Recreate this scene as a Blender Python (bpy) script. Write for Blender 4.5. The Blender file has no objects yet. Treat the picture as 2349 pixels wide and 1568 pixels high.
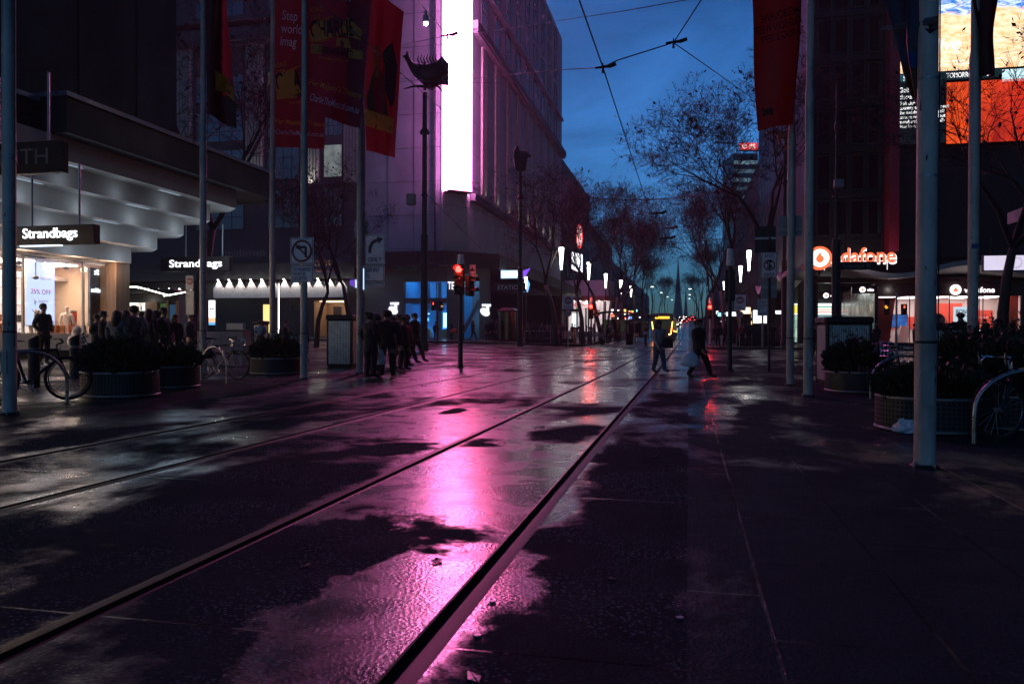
import bpy, bmesh, math, random
from mathutils import Vector, Matrix, Euler
R = random.Random(11)
S = bpy.context.scene
COL = S.collection
PI = math.pi
rad = math.radians

# ------------------------------------------------------------------ camera
CAMH = 1.15
YAW, PITCH, ROLL = 12.5, 0.50, 0.2
FPX = 1827.0
ROT = Matrix.Rotation(rad(YAW), 3, 'Z') @ Matrix.Rotation(rad(90 - PITCH), 3, 'X') @ Matrix.Rotation(rad(ROLL), 3, 'Z')
EYE = Vector((0, 0, CAMH))
cam = bpy.data.objects.new('camera', bpy.data.cameras.new('camera'))
COL.objects.link(cam)
cam.location = EYE
cam.rotation_euler = ROT.to_euler()
cam.data.lens = 28.0
cam.data.sensor_width = 36.0
cam.data.clip_end = 4000
cam.data.clip_start = 0.05
S.camera = cam
S.view_settings.view_transform = 'Standard'
S.view_settings.look = 'None'
S.view_settings.exposure = 0.0
S.cycles.use_denoising = True
S.cycles.max_bounces = 6
S.cycles.diffuse_bounces = 3
S.cycles.glossy_bounces = 3
S.cycles.transparent_max_bounces = 10
S.cycles.caustics_reflective = False
S.cycles.caustics_refractive = False
S.cycles.sample_clamp_indirect = 4.0

def clamp0(v): return v if v > 0 else 0.0
def tz(x, y):
    """height of the ground: the mall falls a little to the tracks, the street climbs far away"""
    z = .018 * min(clamp0(-x - 5), 20)
    yy = min(y, 450)
    z += .0065 * clamp0(yy - 25)
    t = clamp0(yy - 95)
    z += .024 * (t * t / 60 if t < 30 else t - 15)
    return z
def ray(ox, oy):
    return ROT @ Vector(((ox - 1174.5) / FPX, -(oy - 784.0) / FPX, -1.0))
def P(ox, oy, d):
    return EYE + ray(ox, oy) * d
def PY(ox, oy, y):
    r = ray(ox, oy); return EYE + r * (y / r.y)
def PX(ox, oy, x):
    r = ray(ox, oy); return EYE + r * (x / r.x)
def G(ox, oy):
    """where the photograph's point (ox, oy) meets the ground"""
    r = ray(ox, oy); d = 1.0
    while d < 600:
        p = EYE + r * d
        if p.z <= tz(p.x, p.y): break
        d *= 1.004
    return Vector((p.x, p.y, tz(p.x, p.y))), d
def GD(ox, d):
    """ground point seen in column ox at depth d"""
    p = P(ox, 769, d)
    return Vector((p.x, p.y, tz(p.x, p.y)))
def hgt(oy, p):
    """height above p of the photograph's row oy at p's depth"""
    d = (ROT.transposed() @ (Vector(p) - EYE)).z * -1
    c = (ROT.transposed() @ (Vector(p) - EYE))
    return -((oy - 784.0) / FPX * d) * 1.0 - c.y
def face_yaw(p):
    """z-rotation that turns a thing's local -Y towards the camera"""
    return math.atan2(-p[0], p[1])

# ------------------------------------------------------------------ meshes
class MB:
    def __init__(s): s.v = []; s.f = []; s.m = []; s.mi = 0
    def add(s, vs, fs):
        o = len(s.v); s.v += [tuple(v) for v in vs]
        s.f += [tuple(i + o for i in f) for f in fs]; s.m += [s.mi] * len(fs)
        return s
    def box(s, x0, x1, y0, y1, z0, z1):
        return s.add([(x0,y0,z0),(x1,y0,z0),(x1,y1,z0),(x0,y1,z0),(x0,y0,z1),(x1,y0,z1),(x1,y1,z1),(x0,y1,z1)],
                     [(0,3,2,1),(4,5,6,7),(0,1,5,4),(1,2,6,5),(2,3,7,6),(3,0,4,7)])
    def bbox(s, x0, x1, y0, y1, z0, z1, b):
        """box with chamfered vertical and top/bottom edges"""
        pr = [(x0+b,y0),(x1-b,y0),(x1,y0+b),(x1,y1-b),(x1-b,y1),(x0+b,y1),(x0,y1-b),(x0,y0+b)]
        cx, cy = (x0+x1)/2, (y0+y1)/2
        def ring(z, k):
            return [(cx+(p[0]-cx)*(1-k*b*2/(x1-x0)), cy+(p[1]-cy)*(1-k*b*2/(y1-y0)), z) for p in pr]
        vs = ring(z0,1)+ring(z0+b,0)+ring(z1-b,0)+ring(z1,1)
        fs = [tuple(range(7,-1,-1)), tuple(range(24,32))]
        for r in range(3):
            for i in range(8):
                j=(i+1)%8; fs.append((r*8+i, r*8+j, r*8+8+j, r*8+8+i))
        return s.add(vs, fs)
    def obox(s, c, size, rot=None):
        hx,hy,hz=[q/2 for q in size]; c=Vector(c)
        vs=[Vector(q) for q in [(-hx,-hy,-hz),(hx,-hy,-hz),(hx,hy,-hz),(-hx,hy,-hz),(-hx,-hy,hz),(hx,-hy,hz),(hx,hy,hz),(-hx,hy,hz)]]
        if rot is not None: vs=[rot@q for q in vs]
        return s.add([q+c for q in vs],[(0,3,2,1),(4,5,6,7),(0,1,5,4),(1,2,6,5),(2,3,7,6),(3,0,4,7)])
    def quad(s, a, b, c, d): return s.add([a,b,c,d],[(0,1,2,3)])
    def prism(s, pts, vec):
        n=len(pts); vec=Vector(vec); a=[Vector(p) for p in pts]; b=[p+vec for p in a]
        fs=[tuple(range(n-1,-1,-1)), tuple(range(n,2*n))]+[(i,(i+1)%n,n+(i+1)%n,n+i) for i in range(n)]
        return s.add(a+b, fs)
    def tube(s, pts, r, n=8, cap=True):
        pts=[Vector(p) for p in pts]; rs=r if isinstance(r,(list,tuple)) else [r]*len(pts)
        vs=[]; up=None
        for i,p in enumerate(pts):
            t=(pts[min(i+1,len(pts)-1)]-pts[max(i-1,0)])
            t = t.normalized() if t.length > 1e-9 else Vector((0,0,1))
            if up is None:
                up=Vector((0,0,1)) if abs(t.z)<.9 else Vector((1,0,0))
            u=(up-t*up.dot(t)); u = u.normalized() if u.length>1e-6 else t.orthogonal().normalized()
            up=u; w=t.cross(u)
            for k in range(n):
                a=2*PI*k/n; vs.append(p+(u*math.cos(a)+w*math.sin(a))*rs[i])
        fs=[]
        for i in range(len(pts)-1):
            for k in range(n):
                j=(k+1)%n; fs.append((i*n+k,i*n+j,(i+1)*n+j,(i+1)*n+k))
        if cap:
            fs.append(tuple(range(n-1,-1,-1))); e=(len(pts)-1)*n; fs.append(tuple(range(e,e+n)))
        return s.add(vs,fs)
    def lathe(s, prof, n=20, c=(0,0,0)):
        vs=[]; 
        for r_,z in prof:
            for k in range(n):
                a=2*PI*k/n; vs.append((c[0]+r_*math.cos(a),c[1]+r_*math.sin(a),c[2]+z))
        fs=[]
        for i in range(len(prof)-1):
            for k in range(n):
                j=(k+1)%n; fs.append((i*n+k,i*n+j,(i+1)*n+j,(i+1)*n+k))
        fs.append(tuple(range(n-1,-1,-1))); e=(len(prof)-1)*n; fs.append(tuple(range(e,e+n)))
        return s.add(vs,fs)
    def ball(s, c, r, n=10, m=7):
        rx,ry,rz = r if isinstance(r,(tuple,list)) else (r,r,r)
        vs=[(c[0],c[1],c[2]-rz)]
        for i in range(1,m):
            a=-PI/2+PI*i/m
            for k in range(n):
                b=2*PI*k/n; vs.append((c[0]+rx*math.cos(a)*math.cos(b),c[1]+ry*math.cos(a)*math.sin(b),c[2]+rz*math.sin(a)))
        vs.append((c[0],c[1],c[2]+rz)); fs=[]
        for k in range(n): fs.append((0,1+(k+1)%n,1+k))
        for i in range(m-2):
            for k in range(n):
                j=(k+1)%n; fs.append((1+i*n+k,1+i*n+j,1+(i+1)*n+j,1+(i+1)*n+k))
        e=1+(m-2)*n
        for k in range(n): fs.append((e+k,e+(k+1)%n,len(vs)-1))
        return s.add(vs,fs)
    def disc(s, c, r, axis, thick, n=20):
        """coin facing along axis"""
        a=Vector(axis).normalized(); c=Vector(c)
        return s.tube([c-a*thick/2,c+a*thick/2], r, n)
    def ring(s, c, rad_, r, axis=(0,1,0), n=28, m=6, a0=0, a1=2*PI):
        ax=Vector(axis).normalized(); u=ax.orthogonal().normalized(); w=ax.cross(u); c=Vector(c)
        full = abs(a1-a0-2*PI)<1e-6
        pts=[c+(u*math.cos(a0+(a1-a0)*k/n)+w*math.sin(a0+(a1-a0)*k/n))*rad_ for k in range(n+1)]
        return s.tube(pts, r, m, cap=not full)
    def build(s, name, mats, parent=None, smooth=False, loc=None, rz=0, ang=40):
        me=bpy.data.meshes.new(name); me.from_pydata(s.v,[],s.f)
        if not isinstance(mats,(list,tuple)): mats=[mats]
        for m in mats: me.materials.append(m)
        if len(mats)>1:
            for p,i in zip(me.polygons,s.m): p.material_index=i
        if smooth:
            for p in me.polygons: p.use_smooth=True
            try: me.set_sharp_from_angle(angle=rad(ang))
            except Exception: pass
        me.update()
        o=bpy.data.objects.new(name,me); COL.objects.link(o)
        if parent is not None: o.parent=parent
        if loc is not None: o.location=loc
        if rz: o.rotation_euler=(0,0,rz)
        return o
def tag(o, label=None, cat=None, group=None, kind=None):
    if label: o['label']=label
    if cat: o['category']=cat
    if group: o['group']=group
    if kind: o['kind']=kind
    return o
def thing(name, label, cat, loc=(0,0,0), rz=0, group=None):
    o=bpy.data.objects.new(name,None); COL.objects.link(o); o.location=loc; o.rotation_euler=(0,0,rz)
    o.empty_display_size=.1
    return tag(o,label,cat,group)
def copy_tree(o, parent=None):
    c=o.copy(); COL.objects.link(c)
    if parent is not None: c.parent=parent
    for ch in list(o.children): copy_tree(ch,c)
    return c
def dup(o, loc, rz, label=None, s=None):
    c=copy_tree(o); c.location=loc; c.rotation_euler=(0,0,rz)
    if label: c['label']=label
    if s: c.scale=(s,s,s)
    return c
def struct(mb, name, m, smooth=False):
    return tag(mb.build(name,m,None,smooth),kind='structure')

_tc={}
def text(body, m, parent=None, loc=(0,0,0), rz=0, width=None, height=None, ext=.01, bold=.0, name='lettering', align='CENTER', rx=90, shear=0, mirror=False, ry=0):
    """letters cut as a mesh; reads along local X, stands up along Z"""
    cu=bpy.data.curves.new('t','FONT'); cu.body=body; cu.size=1; cu.extrude=0; cu.offset=bold*.45; cu.shear=shear
    cu.align_x='LEFT'; cu.resolution_u=3; cu.space_line=.95
    o=bpy.data.objects.new('t',cu); COL.objects.link(o)
    dg=bpy.context.evaluated_depsgraph_get(); dg.update()
    me=bpy.data.meshes.new_from_object(o.evaluated_get(dg))
    bpy.data.objects.remove(o); bpy.data.curves.remove(cu)
    xs=[v.co.x for v in me.vertices]; ys=[v.co.y for v in me.vertices]
    x0,x1,y0,y1=min(xs),max(xs),min(ys),max(ys)
    sx=sy=1
    if width and height: sx=width/(x1-x0); sy=height/(y1-y0)
    elif width: sx=sy=width/(x1-x0)
    elif height: sx=sy=height/(y1-y0)
    cx={'CENTER':(x0+x1)/2,'LEFT':x0,'RIGHT':x1}[align]; cy=(y0+y1)/2
    for v in me.vertices: v.co=Vector(((v.co.x-cx)*sx*(-1 if mirror else 1),(v.co.y-cy)*sy,0))
    if ext>0:
        bm=bmesh.new(); bm.from_mesh(me)
        r=bmesh.ops.extrude_face_region(bm,geom=bm.faces[:])
        for e in r['geom']:
            if isinstance(e,bmesh.types.BMVert): e.co.z+=ext
        bmesh.ops.recalc_face_normals(bm,faces=bm.faces[:])
        bm.to_mesh(me); bm.free()
    me.name=name; me.materials.clear(); me.materials.append(m)
    ob=bpy.data.objects.new(name,me); COL.objects.link(ob)
    if parent is not None: ob.parent=parent
    ob.location=loc; ob.rotation_euler=(rad(rx),rad(ry),rz)
    return ob

# ------------------------------------------------------------------ materials
class NT:
    def __init__(s, nt): s.nt=nt
    def n(s, t, **kw):
        nd=s.nt.nodes.new(t)
        for k,v in kw.items():
            if k in nd.inputs.keys() if not hasattr(nd,k) else False: nd.inputs[k].default_value=v
            else: setattr(nd,k,v)
        return nd
    def l(s,a,b): s.nt.links.new(a,b)
    def math(s, op, a, b=None, clamp=False):
        nd=s.nt.nodes.new('ShaderNodeMath'); nd.operation=op; nd.use_clamp=clamp
        for i,q in enumerate((a,b)):
            if q is None: continue
            if isinstance(q,(int,float)): nd.inputs[i].default_value=q
            else: s.l(q,nd.inputs[i])
        return nd.outputs[0]
    def mix(s, f, a, b):
        nd=s.nt.nodes.new('ShaderNodeMix'); nd.data_type='RGBA'
        for sock,q in ((nd.inputs[0],f),(nd.inputs[6],a),(nd.inputs[7],b)):
            if isinstance(q,(int,float)): sock.default_value=q
            elif isinstance(q,(tuple,list)): sock.default_value=(*q[:3],1)
            else: s.l(q,sock)
        return nd.outputs[2]
    def mixf(s, f, a, b):
        nd=s.nt.nodes.new('ShaderNodeMix'); nd.data_type='FLOAT'
        for sock,q in ((nd.inputs[0],f),(nd.inputs[2],a),(nd.inputs[3],b)):
            if isinstance(q,(int,float)): sock.default_value=q
            else: s.l(q,sock)
        return nd.outputs[0]
    def ramp(s, f, lo, hi):
        nd=s.nt.nodes.new('ShaderNodeMapRange'); nd.clamp=True
        s.l(f,nd.inputs[0]); nd.inputs[1].default_value=lo; nd.inputs[2].default_value=hi
        return nd.outputs[0]
    def coords(s, kind='Object', scale=(1,1,1)):
        tc=s.nt.nodes.new('ShaderNodeTexCoord'); mp=s.nt.nodes.new('ShaderNodeMapping')
        mp.inputs['Scale'].default_value=scale; s.l(tc.outputs[kind],mp.inputs[0]); return mp.outputs[0]
    def noise(s, vec, scale, detail=3, rough=.55, dist=0):
        nd=s.nt.nodes.new('ShaderNodeTexNoise'); s.l(vec,nd.inputs['Vector'])
        nd.inputs['Scale'].default_value=scale; nd.inputs['Detail'].default_value=detail
        nd.inputs['Roughness'].default_value=rough; nd.inputs['Distortion'].default_value=dist
        return nd.outputs[0]
    def bump(s, h, strength, dist=.01, prev=None):
        nd=s.nt.nodes.new('ShaderNodeBump'); s.l(h,nd.inputs['Height'])
        if isinstance(strength,(int,float)): nd.inputs['Strength'].default_value=strength
        else: s.l(strength,nd.inputs['Strength'])
        nd.inputs['Distance'].default_value=dist
        if prev is not None: s.l(prev,nd.inputs['Normal'])
        return nd.outputs[0]
def newmat(name):
    m=bpy.data.materials.new(name); m.use_nodes=True
    t=NT(m.node_tree); b=m.node_tree.nodes['Principled BSDF']
    return m,t,b
def mat(name, col, rough=.6, metal=0, var=.3, scale=4, bump=0, bscale=60, rvar=.15, spec=.5, stretch=(1,1,1), coat=0):
    m,t,b=newmat(name); v=t.coords(scale=stretch)
    n=t.noise(v,scale,4)
    f=t.ramp(n,.3,.7)
    lo=[c*(1-var) for c in col]; hi=[min(1,c*(1+var)) for c in col]
    t.l(t.mix(f,lo,hi),b.inputs['Base Color'])
    t.l(t.mixf(f,max(.02,rough-rvar),min(1,rough+rvar)),b.inputs['Roughness'])
    b.inputs['Metallic'].default_value=metal
    b.inputs['Specular IOR Level'].default_value=spec
    if coat: b.inputs['Coat Weight'].default_value=coat; b.inputs['Coat Roughness'].default_value=.15
    if bump: t.l(t.bump(t.noise(v,bscale,3),bump,.02),b.inputs['Normal'])
    return m
def glow(name, col, strength, var=.12, scale=1.5):
    """surface that gives off light"""
    m,t,b=newmat(name); n=t.ramp(t.noise(t.coords(),scale,2),.3,.7)
    b.inputs['Base Color'].default_value=(*[c*.3 for c in col],1); b.inputs['Roughness'].default_value=.4
    t.l(t.mix(n,[c*(1-var) for c in col],col),b.inputs['Emission Color'])
    b.inputs['Emission Strength'].default_value=strength
    return m
def glass(name, tint=(.9,.95,1), refl=1.0):
    m=bpy.data.materials.new(name); m.use_nodes=True; nt=m.node_tree; nt.nodes.clear(); t=NT(nt)
    out=nt.nodes.new('ShaderNodeOutputMaterial'); mx=nt.nodes.new('ShaderNodeMixShader')
    tr=nt.nodes.new('ShaderNodeBsdfTransparent'); tr.inputs[0].default_value=(*tint,1)
    gl=nt.nodes.new('ShaderNodeBsdfGlossy'); gl.inputs['Roughness'].default_value=.03
    fr=nt.nodes.new('ShaderNodeFresnel'); fr.inputs[0].default_value=1.5
    n=t.noise(t.coords(),3,2); 
    t.l(t.bump(n,.03,.02),gl.inputs['Normal'])
    t.l(t.math('MULTIPLY',fr.outputs[0],refl),mx.inputs[0]); t.l(tr.outputs[0],mx.inputs[1]); t.l(gl.outputs[0],mx.inputs[2])
    t.l(mx.outputs[0],out.inputs[0]); return m
def perforated(name, col, pitch, hole=.5, curved=True, rough=.35):
    """punched sheet steel: rows of square holes"""
    m,t,b=newmat(name)
    tc=m.node_tree.nodes.new('ShaderNodeTexCoord'); sp=m.node_tree.nodes.new('ShaderNodeSeparateXYZ')
    t.l(tc.outputs['Object'],sp.inputs[0]); x,y,z=sp.outputs
    if curved:
        at=t.math('ARCTAN2',y,x); u=t.math('MULTIPLY',at,round(2*PI*.62/pitch)/(2*PI))
    else:
        u=t.math('DIVIDE',t.math('ADD',x,y),pitch)
    w=t.math('DIVIDE',z,pitch)
    def inside(q):
        fr=t.math('FRACT',t.math('ADD',q,100.0)); d=t.math('ABSOLUTE',t.math('SUBTRACT',fr,.5))
        return t.math('LESS_THAN',d,hole/2)
    h=t.math('MULTIPLY',inside(u),inside(w))
    n=t.ramp(t.noise(t.coords(),5,4),.3,.7)
    c=t.mix(n,[q*.7 for q in col],[q*1.1 for q in col])
    t.l(t.mix(h,c,(.004,.004,.004)),b.inputs['Base Color'])
    t.l(t.math('MULTIPLY',t.math('SUBTRACT',1.0,h),.4),b.inputs['Metallic'])
    t.l(t.mixf(h,rough,.9),b.inputs['Roughness'])
    inv=t.math('SUBTRACT',1.0,h); t.l(t.bump(inv,.6,.01),b.inputs['Normal'])
    return m

M={}
M['steel']=mat('galvanised_steel',(.30,.30,.31),.42,.75,.25,3,.05,50,stretch=(1,1,.25))
M['pole']=mat('pole_paint',(.46,.385,.345),.5,.15,.45,3.5,.12,26,stretch=(1,1,.35))
M['dark_metal']=mat('dark_metal',(.018,.019,.021),.45,.5,.3,5)
M['dark_pole']=mat('dark_pole_paint',(.022,.02,.02),.5,.1,.4,3,.1,20)
M['black']=mat('black_plastic',(.008,.008,.009),.5,0,.3,8)
M['rubber']=mat('rubber',(.01,.01,.01),.75,0,.3,20,.2,80)
M['chrome']=mat('chrome',(.5,.5,.5),.18,1,.15,10)
M['sign_white']=mat('sign_white',(.80,.72,.72),.5,0,.15,6)
M['sign_black']=mat('sign_black',(.01,.01,.012),.5,0,.2,6)
M['sign_grey']=mat('sign_back_grey',(.2,.2,.21),.5,.4,.2,5)
M['sign_red']=mat('sign_red',(.22,.02,.02),.5,0,.2,6)
M['dark_wall']=mat('dark_wall_panel',(.012,.015,.017),.75,0,.2,.4,.05,12)
M['rail']=mat('rail_steel',(.022,.022,.022),.5,1,.3,1.5,.03,30,rvar=.08,stretch=(1,.15,1))
M['groove']=mat('rail_groove_dark',(.006,.006,.006),.8,0,.4,12,.3,60)  # near-black colour for the inside of the groove
M['cable']=mat('cable_black',(.006,.006,.008),.6,0,.2,5)
M['perf_pl']=perforated('perforated_planter_steel',(.04,.046,.048),.055,.52,True,.45)
M['perf_cab']=perforated('perforated_cabinet_steel',(.62,.62,.6),.05,.5,False,.33)
M['soil']=mat('soil',(.012,.01,.008),.95,0,.4,12,.4,30)
M['leaf']=mat('shrub_leaf',(.02,.032,.014),.6,0,.5,9)
M['bark']=mat('bark',(.07,.06,.05),.85,0,.4,5,.5,25,stretch=(1,1,.3))
M['twig']=mat('twig',(.012,.011,.010),.85,0,.3,5)
# ------------------------------------------------------------------ sky and last daylight
w=bpy.data.worlds.new('World'); S.world=w; w.use_nodes=True
t=NT(w.node_tree); bg=w.node_tree.nodes['Background']
sky=w.node_tree.nodes.new('ShaderNodeTexSky'); sky.sky_type='NISHITA'; sky.sun_disc=False
sky.sun_elevation=rad(6); sky.sun_rotation=rad(190); sky.air_density=1.0; sky.dust_density=.2; sky.ozone_density=4
v=t.coords('Generated',(1,1,2.2))
cl=t.ramp(t.noise(v,4.2,9,.68,.6),.36,.66)
hs=w.node_tree.nodes.new('ShaderNodeHueSaturation'); hs.inputs['Saturation'].default_value=1.0
t.l(sky.outputs[0],hs.inputs['Color'])
mx=w.node_tree.nodes.new('ShaderNodeMix'); mx.data_type='RGBA'; mx.blend_type='MULTIPLY'; mx.inputs[0].default_value=1
t.l(hs.outputs[0],mx.inputs[6]); t.l(t.mix(cl,(.33,.72,1.12),(.68,1.22,1.80)),mx.inputs[7])
gs=w.node_tree.nodes.new('ShaderNodeSeparateXYZ'); t.l(t.coords('Generated'),gs.inputs[0])
up=t.ramp(gs.outputs[2],.25,.85); back=t.ramp(gs.outputs[1],.35,-.6)
dk=t.math('MULTIPLY',t.math('MULTIPLY',t.mixf(up,1.0,.55),t.mixf(t.ramp(gs.outputs[2],.20,.02),1.0,.42)),t.mixf(back,1.0,.7))
sc=w.node_tree.nodes.new('ShaderNodeVectorMath'); sc.operation='SCALE'; t.l(mx.outputs[2],sc.inputs[0]); t.l(dk,sc.inputs['Scale'])
t.l(sc.outputs[0],bg.inputs['Color']); bg.inputs['Strength'].default_value=.10
sun=bpy.data.objects.new('sun',bpy.data.lights.new('sun','SUN')); COL.objects.link(sun)
sun.data.energy=.004; sun.data.angle=rad(20); sun.data.color=(.8,.88,1)
sun.rotation_euler=(rad(87),0,rad(-200+180))

# ------------------------------------------------------------------ wet ground
def ground_mat(name, base, wet_r, dry_r, pud=None, bias=0.0, speck=.0, joints=None, dspec=.2, coat_r=.10, far=.0, rails=None):
    m,t,b=newmat(name)
    v=t.coords('Object',(1,.6,1)); v1=t.coords('Object')
    n=t.noise(v,.62,8,.62,.5)
    fine=t.noise(v1,70,3,.6); mid=t.noise(v1,2.2,5,.6,.3)
    fld=t.math('ADD',t.math('ADD',n,t.math('MULTIPLY',t.math('SUBTRACT',mid,.5),.22)),t.math('MULTIPLY',t.math('SUBTRACT',t.noise(v1,11,4,.6),.5),.10))
    sp=m.node_tree.nodes.new('ShaderNodeSeparateXYZ'); t.l(v1,sp.inputs[0])
    if pud:
        wx=t.math('MULTIPLY',t.math('SUBTRACT',t.noise(v1,.9,5,.65),.5),1.5); wy=t.math('MULTIPLY',t.math('SUBTRACT',t.noise(t.coords('Object',(1.0,1.0,1.3)),1.1,5,.65,.4),.5),2.4)
        for (px,py,rx,ry,amp) in pud:
            dx=t.math('DIVIDE',t.math('SUBTRACT',t.math('ADD',sp.outputs[0],wx),px),rx); dy=t.math('DIVIDE',t.math('SUBTRACT',t.math('ADD',sp.outputs[1],wy),py),ry)
            q=t.math('ADD',t.math('MULTIPLY',dx,dx),t.math('MULTIPLY',dy,dy))
            fld=t.math('ADD',fld,t.math('MULTIPLY',t.math('SUBTRACT',1.0,q,True),amp))
    fld=t.math('ADD',fld,t.math('MULTIPLY',t.ramp(sp.outputs[1],7,22),far))
    if rails:
        for rx in rails: fld=t.math('ADD',fld,t.math('MULTIPLY',t.math('SUBTRACT',1.0,t.math('MULTIPLY',t.math('ABSOLUTE',t.math('SUBTRACT',sp.outputs[0],rx)),4.5),True),.10))
    if joints:
        bt=m.node_tree.nodes.new('ShaderNodeTexBrick')
        mp=m.node_tree.nodes.new('ShaderNodeCombineXYZ'); t.l(t.math('ADD',sp.outputs[1],joints[4]),mp.inputs[0]); t.l(t.math('ADD',sp.outputs[0],joints[3]),mp.inputs[1])
        t.l(mp.outputs[0],bt.inputs['Vector']); bt.inputs['Scale'].default_value=1
        bt.inputs['Brick Width'].default_value=joints[0]; bt.inputs['Row Height'].default_value=joints[1]
        bt.inputs['Mortar Size'].default_value=joints[2]; bt.inputs['Mortar Smooth'].default_value=.3
        bt.inputs['Color1'].default_value=(.2,.2,.2,1); bt.inputs['Color2'].default_value=(1,1,1,1); bt.inputs['Mortar'].default_value=(.5,.5,.5,1)
        fld=t.math('ADD',fld,t.math('MULTIPLY',t.math('SUBTRACT',bt.outputs['Color'],.6),joints[5])); fld=t.math('ADD',fld,t.math('MULTIPLY',bt.outputs['Fac'],.08))
    wet=t.ramp(fld,.45-bias,.61-bias)
    # colour: dark stone, fine grain, pale aggregate specks where the surface is dry
    g=t.ramp(fine,.3,.75)
    col=t.mix(g,[c*.6 for c in base],[c*1.5 for c in base])
    col=t.mix(t.ramp(mid,.35,.7),col,[c*.75 for c in base])
    if speck:
        vo=m.node_tree.nodes.new('ShaderNodeTexVoronoi'); vo.inputs['Scale'].default_value=42; t.l(v1,vo.inputs['Vector'])
        sk=t.math('MULTIPLY',t.math('LESS_THAN',vo.outputs['Distance'],.3),t.ramp(t.noise(v1,1.1,3),.42,.6))
        col=t.mix(t.math('MULTIPLY',sk,speck),col,[c*5 for c in base])
    rough=t.mixf(wet,t.mixf(t.ramp(mid,.3,.7),dry_r-.07,dry_r+.08),t.mixf(t.ramp(mid,.35,.65),wet_r*.7,wet_r*1.35))
    h=t.math('MULTIPLY',fine,1.0)
    vo2=m.node_tree.nodes.new('ShaderNodeTexVoronoi'); vo2.inputs['Scale'].default_value=55; t.l(v1,vo2.inputs['Vector'])
    h=t.math('ADD',h,vo2.outputs['Distance'])
    st=t.mixf(wet,.5,.16)
    nrm=t.bump(h,st,.006)
    rip=t.noise(t.coords('Object',(1,.35,1)),5,3)
    nrm=t.bump(rip,t.mixf(wet,.05,.06),.02,nrm)
    if joints:
        col=t.mix(t.math('MULTIPLY',bt.outputs['Fac'],.6),col,(.006,.006,.006))
        rough=t.math('ADD',rough,t.math('MULTIPLY',t.math('SUBTRACT',bt.outputs['Color'],.6),.14))
        nrm=t.bump(t.math('SUBTRACT',1.0,bt.outputs['Fac']),.3,.008,nrm)
    t.l(t.mixf(wet,.4,.6),b.inputs['Specular IOR Level'])
    t.l(t.math('MULTIPLY',wet,.55),b.inputs['Coat Weight']); b.inputs['Coat Roughness'].default_value=coat_r; b.inputs['Coat IOR'].default_value=1.4
    t.l(nrm,b.inputs['Coat Normal'])
    t.l(col,b.inputs['Base Color']); t.l(rough,b.inputs['Roughness']); t.l(nrm,b.inputs['Normal'])
    b.inputs['IOR'].default_value=1.45
    # only the wet film shines: dry stone is a plain matt surface
    df=m.node_tree.nodes.new('ShaderNodeBsdfDiffuse'); t.l(col,df.inputs[0]); t.l(nrm,df.inputs['Normal'])
    ms=m.node_tree.nodes.new('ShaderNodeMixShader'); t.l(t.mixf(wet,dspec*2.2,1.0),ms.inputs[0]); t.l(df.outputs[0],ms.inputs[1]); t.l(b.outputs[0],ms.inputs[2])
    t.l(ms.outputs[0],m.node_tree.nodes['Material Output'].inputs[0])
    return m
def wp(ox,oy):
    p,_=G(ox,oy); return p.x,p.y
puds=[]; puds_r=[]
def pudr(ox,oy,rx,ry,amp): x,y=wp(ox,oy); puds_r.append((x,y,rx,ry,amp))
def pud(ox,oy,rx,ry,amp): x,y=wp(ox,oy); puds.append((x,y,rx,ry,amp))
pud(1060,1120,1.05,3.0,.36); pud(1030,975,1.8,3.4,.28); pud(950,1395,.6,1.15,.38); pud(1330,900,1.3,4,.12)
pud(860,1255,.75,.7,-.32); pud(1110,1010,.35,.5,-.2); pud(1040,945,.25,.55,-.5); pud(560,1150,1.6,2.2,-.10); pud(900,1030,.6,.6,-.25)
pud(950,880,2.2,4,.12); pud(1290,990,.5,1.2,-.2); pud(1000,1310,.5,.5,.2)
pudr(1868,1010,.45,3.2,.16); pudr(1625,935,.5,4.5,.2); pudr(1730,900,1.5,4,.1)
pud(900,1010,1.2,1.2,-.12); pud(1480,1100,.6,3,-.10); pud(1300,1400,.6,2,-.12); pud(600,1350,1.2,1.2,-.14); pud(130,1090,1.6,1.6,.16); pud(450,1000,1.2,1.2,.14)
M['track']=ground_mat('wet_track_concrete',(.034,.047,.050),.30,.68,puds,-.03,.8,(2.8,40,.010,20,1.4,.13),.04,.13,.15,[-6,-4.4,-2.38,-.957])
M['road']=ground_mat('wet_asphalt',(.026,.032,.034),.36,.6,None,.03,.25,None,.04)
M['pave_r']=ground_mat('wet_bluestone_paving',(.034,.050,.054),.24,.5,puds_r,-.09,.15,(1.05,.62,.009,.3,0,.06),.07,.10,.03)
M['pave_l']=ground_mat('wet_bluestone_paving_mall',(.030,.042,.045),.24,.45,None,-.03,.1,(.9,.5,.010,0,0,.08),.10)
M['kerb']=ground_mat('bluestone_kerb',(.03,.03,.032),.2,.4,None,0,.1,(1.2,.6,.012,.1,0,.05))
M['earth']=mat('ground_dark',(.02,.02,.02),.8)

def sheet(mb,x0,x1,y0,y1,dx,dy,dz=0.0,skirt=0):
    nx=max(1,round((x1-x0)/dx)); ny=max(1,round((y1-y0)/dy)); vs=[]
    for j in range(ny+1):
        for i in range(nx+1):
            x=x0+(x1-x0)*i/nx; y=y0+(y1-y0)*j/ny; vs.append((x,y,tz(x,y)+dz))
    fs=[(j*(nx+1)+i,j*(nx+1)+i+1,(j+1)*(nx+1)+i+1,(j+1)*(nx+1)+i) for j in range(ny) for i in range(nx)]
    mb.add(vs,fs)
    return mb
struct(sheet(MB(),-240,240,-60,700,20,20,-.35),'ground',M['earth'])
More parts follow.
